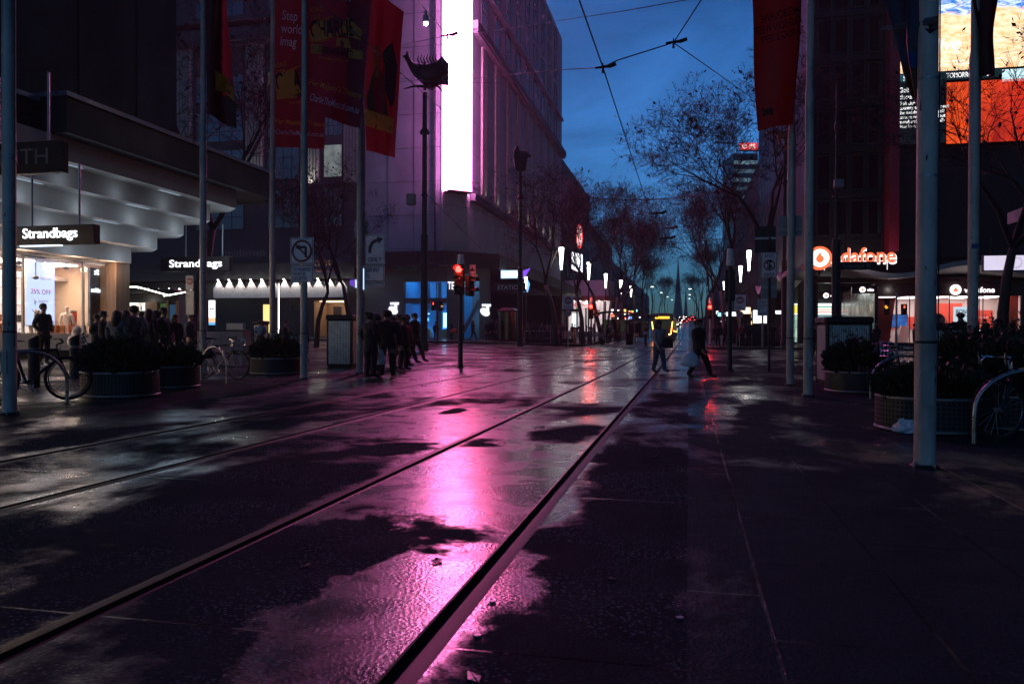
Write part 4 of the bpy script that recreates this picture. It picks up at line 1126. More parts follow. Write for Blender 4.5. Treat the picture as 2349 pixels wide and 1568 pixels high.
SC2=mat('sculpture_copper',(.35,.09,.05),.45,.4,.3,3)
fz=hgt(346,pc); o=thing('animal_sculpture','copper coloured leaping goat sculpture on top of a wire pole','sculpture',(pc.x,pc.y,pc.z+fz))
skinned('body',[(0,0,.95),(-.35,0,1.25),(-.75,0,1.45),(.25,0,1.2),(.3,0,1.65),(.12,0,1.95),(.05,.12,.45),(.0,.1,.0),(.0,-.12,.4),(.1,-.1,.05),(-.4,.1,.8),(-.25,.1,.4),(-1.1,0,1.3),(-1.35,0,1.15)],[(0,1),(1,2),(0,3),(3,4),(4,5),(3,6),(6,7),(3,8),(8,9),(1,10),(10,11),(2,12),(12,13)],[.3,.28,.16,.24,.14,.1,.09,.05,.09,.05,.1,.05,.14,.05],SC2,o,1)
mb=MB(); mb.tube([(.15,.05,2.0),(.3,.08,2.35),(.1,.1,2.6)],[.05,.04,.01],6); mb.tube([(.15,-.05,2.0),(.35,-.08,2.3),(.25,-.1,2.6)],[.05,.04,.01],6); mb.build('horn',SC2,o,True)

# ------------------------------------------------------------------ wires
def wire(label,pts,r=.012,sag=0,name='overhead_wire',grp='tram wires overhead'):
    out=[]
    for (a,b_) in zip(pts[:-1],pts[1:]):
        for i in range(8):
            q=i/8; p=a.lerp(b_,q); p.z-=sag*4*q*(1-q)*(b_-a).length/40; out.append(p)
    out.append(pts[-1].copy())
    o=MB().tube([p-out[0] for p in out],r,5).build(name,M['cable'],None,True,loc=out[0])
    return tag(o,label,'wire',grp)
tx=(RX[2]+RX[3])/2; tx2=(RX[0]+RX[1])/2
ndp=P(1383,155,15)
wire('thick contact wire running over the near track up the street',[Vector((tx,2.2,tz(tx,3)+6.0)),ndp,Vector((tx+.05,30,6.3)),Vector((tx,60,6.5)),Vector((tx,120,7.2)),Vector((tx,300,12))],.014)
wire('contact wire over the second track beyond the crossing',[Vector((tx2,48,6.6)),Vector((tx2,120,7.2)),Vector((tx2,300,12))],.014)
wire('span wire from the wire junction left past the light screen',[ndp,P(1290,160,18),P(1080,180,50)],.01)
wire('span wire from the wire junction up right out of view',[ndp,P(1415,139,15),P(1545,98,15),P(1615,-10,13)],.012)
wire('span wire from the bend at upper right down to the bare tree',[P(1545,98,15),P(1722,222,25),P(1800,270,34)],.011)
wire('thin wire across the top of the sky',[P(1070,80,50),P(1434,25,15),P(1660,-15,12)],.008)
wire('dark slanting wire in front of the theatre banners',[P(700,-20,19),P(845,102,19.4),P(973,215,30),P(1060,292,52)],.013)
wire('span wire that carries the small forty sign',[P(697,155,22),P(797,165,30),P(1009,189,43),P(1160,190,60)],.012)
wire('wire that carries the hanging street light',[P(940,-20,28),P(977,24,30),P(1026,82,33),P(1100,200,60)],.012)
wire('wire from the fish pole across the face of the light screen',[P(927,102,30),P(1026,82,33),P(1150,66,60)],.01)
wire('string of small lights low on the light screen wall',[P(985,450,44),P(1040,506,48),P(1120,585,55)],.016,.3)
wire('heavy cable over the street between the trees',[P(1345,452,75),P(1430,459,75),P(1530,456,75),P(1690,432,60)],.05,.2)
wire('span wire above the crossing at tree height',[P(1330,550,62),P(1520,560,62),P(1700,545,62)],.022)
wire('second span wire above the crossing',[P(1340,520,80),P(1530,523,80),P(1700,505,80)],.025)
wire('span wire lower on the light screen wall',[P(985,464,44),P(1090,480,50),P(1200,505,58)],.012)
wire('low span wire across the corner shop awning',[P(975,605,43.5),P(1090,590,50),P(1193,592,58)],.014)
for j,(ox,oy,d) in enumerate(((1383,155,15),(1545,98,15),(1505,490,45),(1527,547,62),(1532,524,80),(1026,82,33))):
    p=P(ox,oy,d); o=thing('wire_insulator','insulator clamp where overhead wires meet, '+['near the top of the sky','at the bend near the orange flag','cluster above the distant tram','above the crossing','higher above the far street','in front of the light screen'][j],'insulator',p,0,'wire clamps overhead')
    k=d/22+.35; mb=MB(); mb.tube([(-.14*k,0,0),(.14*k,0,.02*k)],[.02*k,.03*k],7); mb.tube([(0,0,-.1*k),(0,0,.08*k)],[.025*k,.01*k],7); mb.build('clamp',M['black'],o,True)
    MB().tube([(.1*k,0,.01),(.24*k,0,.05*k)],.035*k,7).build('insulator',M['black'],o,True)

# hanging street light and the 40 sign
p=P(977,24,30); o=thing('hanging_street_light','bright street light hanging from a wire left of the light screen','street light',p)
mb=MB(); mb.lathe([(.05,-.02),(.05,-.16),(.10,-.2),(.12,-.42),(.10,-.46)],14); mb.build('housing',M['steel'],o,True)
MB().ball((0,0,-.5),(.085,.085,.07),12,8).build('bulb',glow('street_bulb',(1,.97,.88),60),o,True)
l=bpy.data.lights.new('street_bulb','POINT'); l.energy=40; l.color=(1,.97,.9); l.shadow_soft_size=.1; lo=bpy.data.objects.new('street_bulb',l); COL.objects.link(lo); lo.location=p+Vector((0,0,-.7))
p=P(797,165,30); o=thing('speed_sign','small black speed sign reading 40 hanging from a wire','sign',p)
MB().bbox(-.2,.2,-.03,.03,-.44,-.04,.012).build('panel',M['sign_black'],o)
text('40',M['sign_white'],o,(0,-.034,-.24),0,None,.2,.004,.0)
MB().tube([(-.12,0,-.04),(-.12,0,0)],.01,5).build('hanger',M['steel'],o)

# ------------------------------------------------------------------ signs on poles
def rrect(x0,x1,z0,z1,r,y,n=5):
    pts=[]
    for cx,cz,a0 in ((x1-r,z0+r,-PI/2),(x1-r,z1-r,0),(x0+r,z1-r,PI/2),(x0+r,z0+r,PI)):
        for i in range(n+1): a=a0+PI/2*i/n; pts.append((cx+r*math.cos(a),y,cz+r*math.sin(a)))
    return pts
def plate(o,w,h,m=None,border=True,z=0,name='plate',y=0,bm=None):
    MB().prism(rrect(-w/2,w/2,z,z+h,.035,y+.006),(0,-.006,0)).build(name,m or M['sign_white'],o)
    if border:
        a=rrect(-w/2+.015,w/2-.015,z+.015,z+h-.015,.03,y-.002); b=rrect(-w/2+.03,w/2-.03,z+.03,z+h-.03,.025,y-.002)
        mb=MB(); n=len(a); mb.add(a+b,[(i,(i+1)%n,n+(i+1)%n,n+i) for i in range(n)]); mb.build('border',bm or M['sign_black'],o)
def sign_at(name,label,x0,x1,y0,y1,d,rz=0,group=None):
    a=P(x0,y1,d); b=P(x1,y1,d); c=P(x0,y0,d); mid=(a+b)/2
    o=thing(name,label,'sign',mid,rz,group); return o,(b-a).length/math.cos(rad(YAW)+rz) if False else (b-a).length*1.02,(c-a).length
def arc_arrow(mb,pts,w,y):
    """thick stroked arrow along pts with a head at the end"""
    for (a,b_) in zip(pts[:-1],pts[1:]):
        a,b_=Vector((a[0],0,a[1])),Vector((b_[0],0,b_[1])); t_=(b_-a).normalized(); n=Vector((t_.z,0,-t_.x))*w/2
        mb.add([(q.x,y,q.z) for q in (a-n-t_*w*.1,a+n-t_*w*.1,b_+n+t_*w*.1,b_-n+t_*w*.1)],[(0,1,2,3)]); y-=.0002
    n2=n*2.3; e=b_+t_*w*1.9
    mb.add([(q.x,y,q.z) for q in (b_-n2,b_+n2,e)],[(0,1,2)])
dP=(POLES['d'].location-EYE); 
def dep(p): return (ROT.transposed()@(Vector(p)-EYE)).z*-1
d0=dep(POLES['d'].location)-.12
o,w_,h_=sign_at('no_turn_sign','white sign with a crossed out left turn arrow in a red circle',664,721,545,606,d0)
plate(o,w_,h_); MB().ring((0,-.008,h_/2),w_*.4,.025,(0,1,0),30,5).build('red_ring',M['sign_red'],o)
mb=MB(); arc_arrow(mb,[(.1,h_/2-.15),(.1,h_/2+.09),(-.06,h_/2+.09)],.06,-.004); mb.build('arrow',M['sign_black'],o)
MB().tube([(-w_*.28,-.012,h_/2+w_*.28),(w_*.28,-.012,h_/2-w_*.28)],.018,5).build('slash',M['sign_red'],o)
o,w_,h_=sign_at('text_sign','white sign reading AUTHORISED VEHICLES EXCEPTED under the turn ban',666,720,608,648,d0)
plate(o,w_,h_); text('AUTHORISED\nVEHICLES\nEXCEPTED',M['sign_black'],o,(0,-.004,h_/2),0,w_*.8,h_*.72,.002,.01)
d0=dep(POLES['e'].location)-.12
o,w_,h_=sign_at('turn_sign','white sign with a bold right turn arrow above the word ONLY',836,884,538,607,d0)
plate(o,w_,h_); mb=MB(); arc_arrow(mb,[(-.15,.33),(-.14,.48),(-.09,.58),(-.0,.65),(.08,.67)],.09,-.004); mb.build('arrow',M['sign_black'],o)
text('ONLY',M['sign_black'],o,(0,-.004,.14),0,w_*.68,.13,.002,.02)
o,w_,h_=sign_at('text_sign','white sign reading GIVE WAY TO PEDESTRIANS below the right turn arrow',836,883,609,658,d0)
plate(o,w_,h_); text('GIVE WAY\nTO\nPEDESTRIANS',M['sign_black'],o,(0,-.004,h_/2),0,w_*.86,h_*.8,.002,.015)
o,w_,h_=sign_at('sign_plate','blank pale sign back strapped behind the pole above the right turn arrow',812,847,506,545,d0+.25)
plate(o,w_,h_,M['sign_grey'],False); MB().box(-w_/2,w_/2,-.02,-.001,h_*.45,h_*.55).build('bracket',M['steel'],o)
# dollar area sign and its neighbours on the right
pe=G(1764,851)[0]; de=dep(pe)
o=thing('sign_post','thin dark post that carries the END AREA sign','sign post',pe,0)
MB().lathe([(.04,-.05),(.035,hgt(545,pe))],12).build('post',M['dark_metal'],o,True); MB().lathe([(.05,0),(.05,.04)],12).build('foot',M['dark_metal'],o)
o,w_,h_=sign_at('area_sign','white END AREA sign with a crossed out dollar symbol',1747,1782,579,636,de-.08)
plate(o,w_,h_); text('END',M['sign_black'],o,(0,-.004,h_*.86),0,None,h_*.12,.002,.01); text('AREA',M['sign_black'],o,(0,-.004,h_*.12),0,None,h_*.12,.002,.01)
text('$',M['sign_black'],o,(0,-.004,h_*.49),0,None,h_*.38,.002,.03); MB().ring((0,-.008,h_*.49),w_*.32,.02,(0,1,0),26,5).build('ring',M['sign_red'],o)
MB().tube([(-w_*.22,-.012,h_*.49+w_*.22),(w_*.22,-.012,h_*.49-w_*.22)],.014,5).build('slash',M['sign_red'],o)
o,w_,h_=sign_at('sign_plate','blank grey plate below the END AREA sign',1746,1781,638,683,de+.06); plate(o,w_,h_,M['sign_grey'],False); MB().box(-w_/2,w_/2,-.02,-.001,h_*.5,h_*.58).build('bracket',M['steel'],o)
o,w_,h_=sign_at('sign_plate','large dark sign back above the END AREA sign',1733,1778,519,579,de+.08); plate(o,w_,h_,M['dark_metal'],False); MB().box(-w_/2,w_/2,-.02,-.001,h_*.5,h_*.58).build('bracket',M['steel'],o)
o,w_,h_=sign_at('sign_plate','pale sign backs strapped to the pole with the orange flag',1788,1838,495,541,dep(POLES['f'].location)+.12); plate(o,w_,h_,M['sign_grey'],False); MB().box(-w_/2,w_/2,-.03,-.001,h_*.3,h_*.36).build('bracket',M['steel'],o)
def post(p,label,h,r=.035):
    o=thing('sign_post',label,'sign post',p); MB().lathe([(r,-.05),(r,h)],10).build('post',M['steel'],o,True); MB().lathe([(r*1.6,0),(r*1.6,.05)],10).build('foot',M['steel'],o); return o
pf=GD(1749,57); post(pf,'grey post of the far ONLY sign on the right pavement',hgt(683,pf),.07)
o,w_,h_=sign_at('turn_sign','small far white sign reading ONLY on the right pavement',1738,1760,685,700,56.9); plate(o,w_,h_); text('ONLY',M['sign_black'],o,(0,-.004,h_*.5),0,w_*.8,h_*.6,.002,.02)
o,w_,h_=sign_at('text_sign','small far sign reading GIVE WAY TO PEDESTRIANS on the right pavement',1738,1760,701,724,56.9); plate(o,w_,h_); text('GIVE WAY\nTO\nPEDESTRIANS',M['sign_black'],o,(0,-.004,h_/2),0,w_*.85,h_*.8,.002,.015)
def no_entry(ox,x0,x1,y0,y1,yb,d,side):
    p=GD(ox,d); post(p,'thin post of the no entry sign '+side,hgt(y0,p),.04)
    o,w_,h_=sign_at('no_entry_sign','white no entry sign reading TRAMS EXCEPTED '+side,x0,x1,y0,y1,d-.08); plate(o,w_,h_,border=False)
    MB().disc((0,-.006,h_*.66),w_*.33,(0,1,0),.012,24).build('red_disc',M['no_red'],o); MB().box(-w_*.24,w_*.24,-.018,-.013,h_*.61,h_*.71).build('white_bar',M['sign_white'],o)
    text('NO',M['sign_white'],o,(0,-.014,h_*.79),0,None,h_*.07,.002,.01); text('ENTRY',M['sign_white'],o,(0,-.014,h_*.53),0,None,h_*.07,.002,.01)
    text('TRAMS\nEXCEPTED',M['sign_black'],o,(0,-.004,h_*.17),0,w_*.8,h_*.2,.002,.01)
    o,w_,h_=sign_at('no_cycling_sign','round white no cycling sign under the no entry sign '+side,(x0+x1)/2-9,(x0+x1)/2+9,y1+1,yb,d-.08)
    MB().disc((0,0,h_/2),h_/2,(0,1,0),.012,24).build('plate',M['sign_white'],o); MB().ring((0,-.01,h_/2),h_*.43,.03,(0,1,0),24,5).build('red_ring',M['no_red'],o)
    mb=MB(); mb.ring((-h_*.17,-.012,h_*.42),h_*.12,.014,(0,1,0),14,4); mb.ring((h_*.17,-.012,h_*.42),h_*.12,.014,(0,1,0),14,4); mb.tube([(-h_*.17,-.012,h_*.42),(-h_*.06,-.012,h_*.6),(h_*.12,-.012,h_*.6),(h_*.17,-.012,h_*.42)],.012,4); mb.build('bicycle_mark',M['sign_black'],o)
    MB().tube([(-h_*.3,-.02,h_*.8),(h_*.3,-.02,h_*.2)],.02,4).build('slash',M['no_red'],o)
M['no_red']=mat('no_entry_red',(.45,.03,.03),.5,0,.1,4)
no_entry(1697,1685,1710,676,712,729,58,'on the right pavement'); no_entry(1303,1291,1316,679,709,726,60,'on the left pavement')
p=GD(433,30); post(p,'post of the dim no entry sign beside the red banner pole',hgt(632,p),.03)
o,w_,h_=sign_at('no_entry_sign','dim no entry sign under the hanging bag shop letters',425,444,632,664,29.9); plate(o,w_,h_,M['sign_grey'],False); MB().disc((0,-.006,h_*.6),w_*.42,(0,1,0),.012,22).build('red_disc',M['sign_red'],o); MB().box(-w_*.3,w_*.3,-.018,-.013,h_*.56,h_*.64).build('white_bar',M['sign_grey'],o)
o,w_,h_=sign_at('text_sign','grey parking plates below the dim no entry sign',425,446,666,722,29.9); plate(o,w_,h_,M['sign_grey'],True,bm=M['dark_metal']); text('P',M['sign_black'],o,(-.06,-.004,h_*.75),0,None,.12,.002)
# street name blades
def blade(ox0,ox1,oy0,oy1,d,label):
    o,w_,h_=sign_at('street_name_sign',label,ox0,ox1,oy0,oy1,d); MB().bbox(-w_/2,w_/2,-.02,.02,0,h_,.008).build('blade',M['sign_black'],o); text('Swanston St',mat('grey_sign_lettering',(.16,.16,.18),.6),o,(-.05,-.024,h_/2),0,w_*.75,h_*.6,.003,.0)  # lettering in plain dark grey
blade(911,965,611,624,43.3,'black street name blade reading Swanston St on the fish pole'); blade(1930,2006,600,619,29.8,'black street name blade reading Swanston St under the big orange letters')

# ------------------------------------------------------------------ traffic lights
RL=glow('signal_red',(1,.0022,.0016),190,.05); YL=glow('signal_amber',(1,.42,.03),1.2,.05); RM=glow('walk_man_red',(1,.04,.02),7,.05)
M['lens']=mat('dark_signal_lens',(.03,.012,.012),.2,0,.2,8)
def head(par,z,lit,x=0,y=-.14,rz=0,n=3,red=True,man=False,s=1.0):
    """one signal head: housing, hoods, lenses (top one first)"""
    h=MB(); H=.34*n*s
    h.bbox(-.17*s,.17*s,-.1,.1,0,H,.03); b_=h.build('signal_head',M['black'],par,loc=(x,y,z),rz=rz)
    for i in range(n):
        zz=H-.17*s-.34*s*i
        m=MB(); m.ring((0,-.11,zz),.125*s,.012,(0,1,0),18,5)
        pts=[]
        for k in range(13): a=PI*k/12; pts.append((.125*s*math.cos(a),zz+.125*s*math.sin(a)*1.0))
        vs=[(a,-.11,c) for a,c in pts]+[(a*.98,-.31,c) for a,c in pts]; m.add(vs,[(k,k+1,14+k,13+k) for k in range(12)]); m.build('hood',M['black'],b_)
        mm=M['lens'] if i!=lit else (RL if red else YL)
        if man and i==lit:
            MB().disc((0,-.105,zz),.11*s,(0,1,0),.012,18).build('lens',M['lens'],b_)
            mb=MB(); mb.ball((0,-.118,zz+.062*s),(.022*s,.008,.022*s),8,5); mb.box(-.03*s,.03*s,-.122,-.112,zz-.02*s,zz+.04*s); mb.box(-.028*s,-.004,-.122,-.112,zz-.09*s,zz-.02*s); mb.box(.004,.028*s,-.122,-.112,zz-.09*s,zz-.02*s); mb.build('walk_man',RM,b_)
        else: MB().ball((0,-.10,zz),(.115*s,.03,.115*s),16,8).build('lens',mm,b_,True)
    return b_
def signal(p,label,h,rz=0,red_lit=True,group='traffic lights at the crossing',dark=True,white_cap=True):
    o=thing('traffic_light',label,'traffic light',p,rz,group)
    MB().lathe([(.085,-.05),(.085,1.1),(.07,1.12),(.06,h)],16).build('post',M['dark_pole'] if dark else M['pole'],o,True)
    MB().lathe([(.13,0),(.13,.03)],16).build('foot',M['dark_metal'],o)
    if white_cap: MB().lathe([(.11,h-.05),(.13,h),(.10,h+.48),(.08,h+.5)],16).build('cap',M['sign_white'],o,True)
    return o
p=G(1056,842)[0]; h=hgt(617,p); o=signal(p,'nearest traffic light glowing red on a dark post in the pink glow',h)
head(o,hgt(676,p),0); head(o,hgt(676,p)-.05,-1,.32,.0,rad(75),2)
def red_lamp(p,z,e=14):
    e*=5
    l=bpy.data.lights.new('signal_red_lamp','POINT'); l.energy=e; l.color=(1,.06,.02); l.shadow_soft_size=.1; q=bpy.data.objects.new('signal_red_lamp',l); COL.objects.link(q); q.location=(p.x,p.y-.6,p.z+z)
red_lamp(p,hgt(628,p),3)
d0=dep(p)
o,w_,h_=sign_at('tram_sign','small white WATCH FOR TRAMS sign above the nearest traffic light',1076,1091,607,647,d0+.05); plate(o,w_,h_)
mb=MB(); mb.box(-w_*.3,w_*.3,-.006,-.002,h_*.62,h_*.76); mb.box(-.02,.02,-.006,-.002,h_*.76,h_*.88); mb.build('tram_mark',M['sign_black'],o); text('WATCH\nFOR\nTRAMS',M['sign_black'],o,(0,-.004,h_*.3),0,w_*.75,h_*.4,.002,.01)
for ox,d,lab,yr in ((1356,63,'far traffic light glowing red on the left kerb before the bullseye shop',703),(1628,66,'far traffic light glowing red on the right behind the man in black',704)):
    p=GD(ox,d); p.z+=.13; hh=hgt(696,p); o=signal(p,lab,hh,dark=(ox<1500)); zt=hgt(yr,p); head(o,zt-.34*2.5*1.15,0,s=1.15); red_lamp(p,zt,14)
    if ox<1500: head(o,zt-.9,-1,.36,0,rad(70),2)
p=GD(1674,26); o=signal(p,'dark signal post seen from behind right of the man in black',hgt(606,p),PI)
head(o,hgt(690,p),-1,0,-.14,0,3)
p=GD(1003,58); p.z+=.1; o=signal(p,'thin signal post with a red walk man in front of the blue shop',hgt(690,p),0,white_cap=False)
head(o,hgt(712,p),0,-.24,-.1,0,2,True,True,1.0); head(o,hgt(714,p),1,.26,0,rad(60),3,False,False,.8)
p=GD(2056,51); p.z+=.0; o=signal(p,'right signal post with a red walk man in front of the phone shop',hgt(672,p),0,dark=False,white_cap=False)
head(o,hgt(722,p),0,.42,-.1,0,2,True,True,1.0); head(o,hgt(722,p),1,-.55,0,rad(-35),3,False,False,1.0)

# ------------------------------------------------------------------ tapered street lanterns
LG=glow('lantern_glow',(1,.98,.93),9,.35,3)
def lantern(p,label,ztop,hl,r=.17):
    o=thing('street_lamp',label,'street lamp',p,0,'tapered white street lamps')
    zb=ztop-hl
    MB().lathe([(.12,-.05),(.12,.9),(.08,.95),(.065,zb)],12).build('post',M['dark_metal'],o,True)
    MB().lathe([(r*.45,zb),(r*.62,zb+hl*.3),(r*1.18,zb+hl*.97),(r*1.1,ztop)],16).build('lantern',LG,o,True)
    mb=MB(); mb.lathe([(r*1.25,ztop),(r*1.2,ztop+.06),(r*.4,ztop+.1)],16); mb.lathe([(r*.5,zb-.14),(r*.6,zb+.02)],14); mb.build('cap',M['steel'],o,True)
    l=bpy.data.lights.new('lantern_lamp','POINT'); l.energy=55; l.color=(1,.97,.92); l.shadow_soft_size=.25; q=bpy.data.objects.new('lantern_lamp',l); COL.objects.link(q); q.location=(p.x,p.y-.45,p.z+zb+hl*.5)
for ox,y0,y1,lab in ((1287,568,619,'tallest lit street lamp left of the street, beside a pale tree trunk'),(1350,602,642,'lit street lamp above the bullseye shop sign'),(1389,628,661,'third lit street lamp along the left kerb'),(1424,643,674,'fourth lit street lamp tangled with bare twigs'),(1447,656,681,'fifth and smallest lit street lamp on the left'),
   (1717,575,622,'tallest lit street lamp on the right beside the dollar sign'),(1698,610,647,'lit street lamp right above the no entry sign'),(1660,646,665,'half hidden small street lamp among the right trees'),(1206,635,663,'small lit lantern beside the blue shop sign')):
    hl=1.73; d=hl*FPX/(y1-y0)
    if ox in (1206,): d=72; hl=(y1-y0)*d/FPX
    p=GD(ox,d); p.z+=.13; lantern(p,lab,hgt(y0,p),hl,.17 if ox!=1206 else .12)

# ------------------------------------------------------------------ lit shop signs
def lightbox(o,w,h,m,dep_=.16,frame=True):
    MB().box(-w/2,w/2,0,.02,0,h).build('lit_face',m,o)
    MB().bbox(-w/2-.04,w/2+.04,.021,dep_,-.04,h+.04,.015).build('case',M['dark_metal'],o)
SB=glow('bag_sign_letters',(.92,.97,1),2.2)
a=P(42,562,23.2); 
pl=PY(42,562,18.6); pr=PY(223,556,18.6); w_=(pr-pl).length
o=thing('hanging_sign','black hanging box sign with white letters Strandbags nearest the lit display window','sign',((pl.x+pr.x)/2,18.6,min(pl.z,pr.z)-.02))
MB().bbox(-w_/2,w_/2,-.12,.12,0,.52,.01).build('box',M['sign_black'],o); text('Strandbags',SB,o,(-.12,-.125,.27),0,w_*.69,.36,.02,.022)
for x in (-w_*.32,w_*.28): MB().tube([(x,0,.52),(x,0,2.2+x*.0)],.03,8).build('hanger',M['steel'],o)
MB().box(-w_/2+.1,w_*.05,-.06,.06,-.03,-.005).build('under_light',glow('sign_under_strip',(.7,.85,1),3),o)
pl=PY(372,622,30.8); pr=PY(530,622,30.8); w_=(pr-pl).length
o=thing('hanging_sign','second hanging sign with white letters Strandbags under the canopy corner','sign',((pl.x+pr.x)/2,30.8,pl.z-.02))
MB().bbox(-w_/2,w_/2,-.12,.12,0,.62,.01).build('box',M['sign_black'],o); text('Strandbags',SB,o,(.05,-.125,.28),0,w_*.76,.42,.02,.022)
for x in (-w_*.15,w_*.38): MB().tube([(x,0,.62),(x,0,2.0)],.03,8).build('hanger',M['steel'],o)
pl=PY(-40,395,15.5); pr=PY(150,402,15.5); w_=(pr-pl).length
o=thing('hanging_sign','dark unlit signboard with grey letters ending in TH at the left edge','sign',((pl.x+pr.x)/2,15.5,pl.z-.1))
MB().bbox(-w_/2,w_/2,-.1,.1,0,.72,.01).build('box',M['sign_black'],o); text('SMITH',M['sign_grey'],o,(-.05,-.104,.38),0,w_*.72,.36,.008,.0)
for x in (-w_*.3,w_*.3): MB().tube([(x,0,.72),(x,0,2.3)],.03,8).build('hanger',M['steel'],o)
p=PY(562,579,72.1); o=thing('wall_sign','faint unlit lettering midtown on the dark awning','sign',(p.x,72.1,p.z)); text('midtown',mat('dim_letters',(.06,.06,.07),.5),o,(0,-.03,0),0,4.3,None,.03,.0); MB().box(-2.3,2.3,.0,.05,-.7,-.62).build('rail',M['dark_metal'],o)
p=PY(748,610,71.5); o=thing('wall_sign','dull yellow and blue CHEMIST WAREHOUSE sign right of the folded awning','sign',(p.x,71.5,p.z)); MB().box(-1.35,1.35,0,.1,-.75,.75).build('board',mat('navy_board',(.015,.03,.07),.5),o); text('CHEMIST',mat('dull_yellow',(.20,.10,.02),.5),o,(0,-.01,.3),0,2.4,.55,.02,.02); text('WAREHOUSE',mat('dull_red_print',(.16,.03,.02),.5),o,(0,-.01,-.38),0,2.4,.4,.02,.02)
# blue phone shop signs
TS=glow('pale_blue_sign',(.50,.72,1),1.7)
p=PY(1172,638,79); o=thing('lit_sign','pale blue lit box sign reading TELSTRA with a purple wing','sign',(p.x,79,p.z)); lightbox(o,2.1,.8,TS)
text('TELSTRA',glow('white_sign_letters',(1,1,1),3.5),o,(-.1,-.02,.4),0,1.7,.36,.01,.02)
MB().prism([(1.08,-.03,-.25),(1.35,-.03,-.05),(2.0,-.03,1.0),(1.25,-.03,.75),(1.08,-.03,.8)],(0,.12,0)).build('purple_wing',glow('violet_sign',(.2,.07,.8),1.4),o); MB().prism([(1.3,-.03,-1.4),(1.75,-.03,-1.4),(1.95,-.03,-.6),(1.7,-.03,-.1),(1.35,-.03,-.4)],(0,.12,0)).build('blue_wing',glow('blue_sign',(.2,.5,1),1.6),o)
p=PY(815,632,74.3); o=thing('lit_sign','purple and pale blue lit panel at the left end of the slate wall','sign',(p.x,74.3,p.z-1.5)); MB().prism([(0,0,.3),(.9,0,.1),(.9,0,2.2),(0,0,2.6)],(0,.1,0)).build('lit_face',TS,o); MB().prism([(-.6,0,.6),(0,0,.3),(0,0,2.6),(-.4,0,2.9)],(0,.1,0)).build('purple_wing',glow('violet_sign',(.12,.04,.5),1.0),o)
TW=glow('white_emblem',(.85,.88,1),1.5)
def tmark(p,rz,label,s=1.0):
    o=thing('wall_emblem',label,'emblem',p,rz); MB().prism([(-.3*s,-.05,.75*s),(.6*s,-.05,.75*s),(.6*s,-.05,.98*s),(.42*s,-.05,.98*s),(-.3*s,-.05,.98*s)],(0,.04,0)).build('bar',TW,o)
    mb=MB(); pts=[]
    for k in range(20): a=2*PI*k/20; x,z=.52*math.cos(a),.36*math.sin(a); c_,s_=math.cos(-.55),math.sin(-.55); pts.append(((x*c_-z*s_)*s,-.05,(.2+x*s_+z*c_)*s))
    mb.prism(pts,(0,.04,0)); mb.prism([(.12*s,-.052,.75*s),(.42*s,-.052,.75*s),(.42*s,-.052,.1*s),(.12*s,-.052,.3*s)],(0,.04,0)); mb.build('swoosh',TW,o)
p=PY(902,716,74.55); tmark((p.x,74.55,p.z),0,'white lit letter T emblem on the slate wall behind the waiting crowd')
q=p1+dv*3.75+nv*.05; tmark((q.x,q.y,PY(1118,720,q.y).z),math.atan2(dv.y,dv.x),'white lit letter T emblem right of the nearest traffic light')
q=p1+dv*.85+nv*.06; o=thing('wall_sign','white lit letters TELSTRA on the slate corner wall','sign',(q.x,q.y,PY(1040,655,q.y).z),math.atan2(dv.y,dv.x)); text('TELSTRA',TW,o,(.35,-.02,0),0,2.3,.75,.05,.03)
# orange phone shop signs
VO=glow('orange_sign_letters',(1,.14,.05),1.7); VW=glow('white_sign_glow',(1,.92,.95),2)
def speech(mb,s,y):
    pts=[]
    for k in range(16): a=2*PI*k/16+.5; pts.append((.33*s*math.cos(a),y,-.08*s+.33*s*math.sin(a)))
    mb.prism(pts,(0,-.03,0)); mb.prism([(-.28*s,y-.002,.05*s),(.0,y-.002,.15*s),(.22*s,y-.002,.5*s),(-.1*s,y-.002,.38*s)],(0,-.03,0))
p=PY(1880,592,59.3); o=thing('round_sign','round orange rimmed lit emblem on the wavy canopy corner','sign',(p.x,59.3,p.z)); MB().disc((0,.05,0),.82,(0,1,0),.3,30).build('rim',VO,o); MB().disc((0,-.12,0),.62,(0,1,0),.06,28).build('face',glow('pink_white_face',(1,.82,.8),2.6),o); mb=MB(); speech(mb,.8,-.15); mb.build('emblem',VO,o); MB().tube([(0,.1,-.8),(0,.1,-1.15)],.06,8).build('stand',M['dark_metal'],o)
p=PY(1962,586,59.3); o=thing('letter_sign','large lit orange letters with white edges on the wavy canopy','sign',(p.x,59.3,p.z),0)
text('vodafone',VW,o,(.18,.04,-.07),0,5.0,1.15,.06,.045); text('vodafone',VO,o,(.14,-.06,.0),0,4.9,1.1,.04,.03)
mb=MB(); mb.box(-2.3,2.5,.1,.16,-.42,-.36); mb.box(-2.3,2.5,.1,.16,-.12,-.06)
for x in (-2,-.6,.8,2.1): mb.tube([(x,.14,-1.0),(x,.14,0)],.025,6)
mb.build('frame',glow('white_lit_rail',(1,.93,.93),1.2),o)
def vsign(ox0,ox1,oy0,oy1,y,label,board=True):
    a=PY(ox0,oy1,y); c=PY(ox1,oy0,y); w=c.x-a.x; h=c.z-a.z; o=thing('shop_sign',label,'sign',((a.x+c.x)/2,y,a.z))
    if board: MB().bbox(-w/2-.5,w/2+.3,.0,.2,-.06,h+.06,.01).build('board',M['maroon'],o)
    MB().disc((-w/2+h*.5,-.02,h/2),h*.48,(0,1,0),.06,24).build('disc',VW,o); mb=MB(); speech(mb,h*.55,-.055); mb.v=[(v[0]-w/2+h*.5,v[1],v[2]+h/2) for v in mb.v]; mb.build('emblem',VO,o)
    text('vodafone',VW,o,(h*.62,-.02,h*.47),0,w-h*1.2,h*.5,.03,.04)
    return o
vsign(2178,2281,651,677,62.6,'white lit vodafone sign with a round emblem on the maroon band',False)
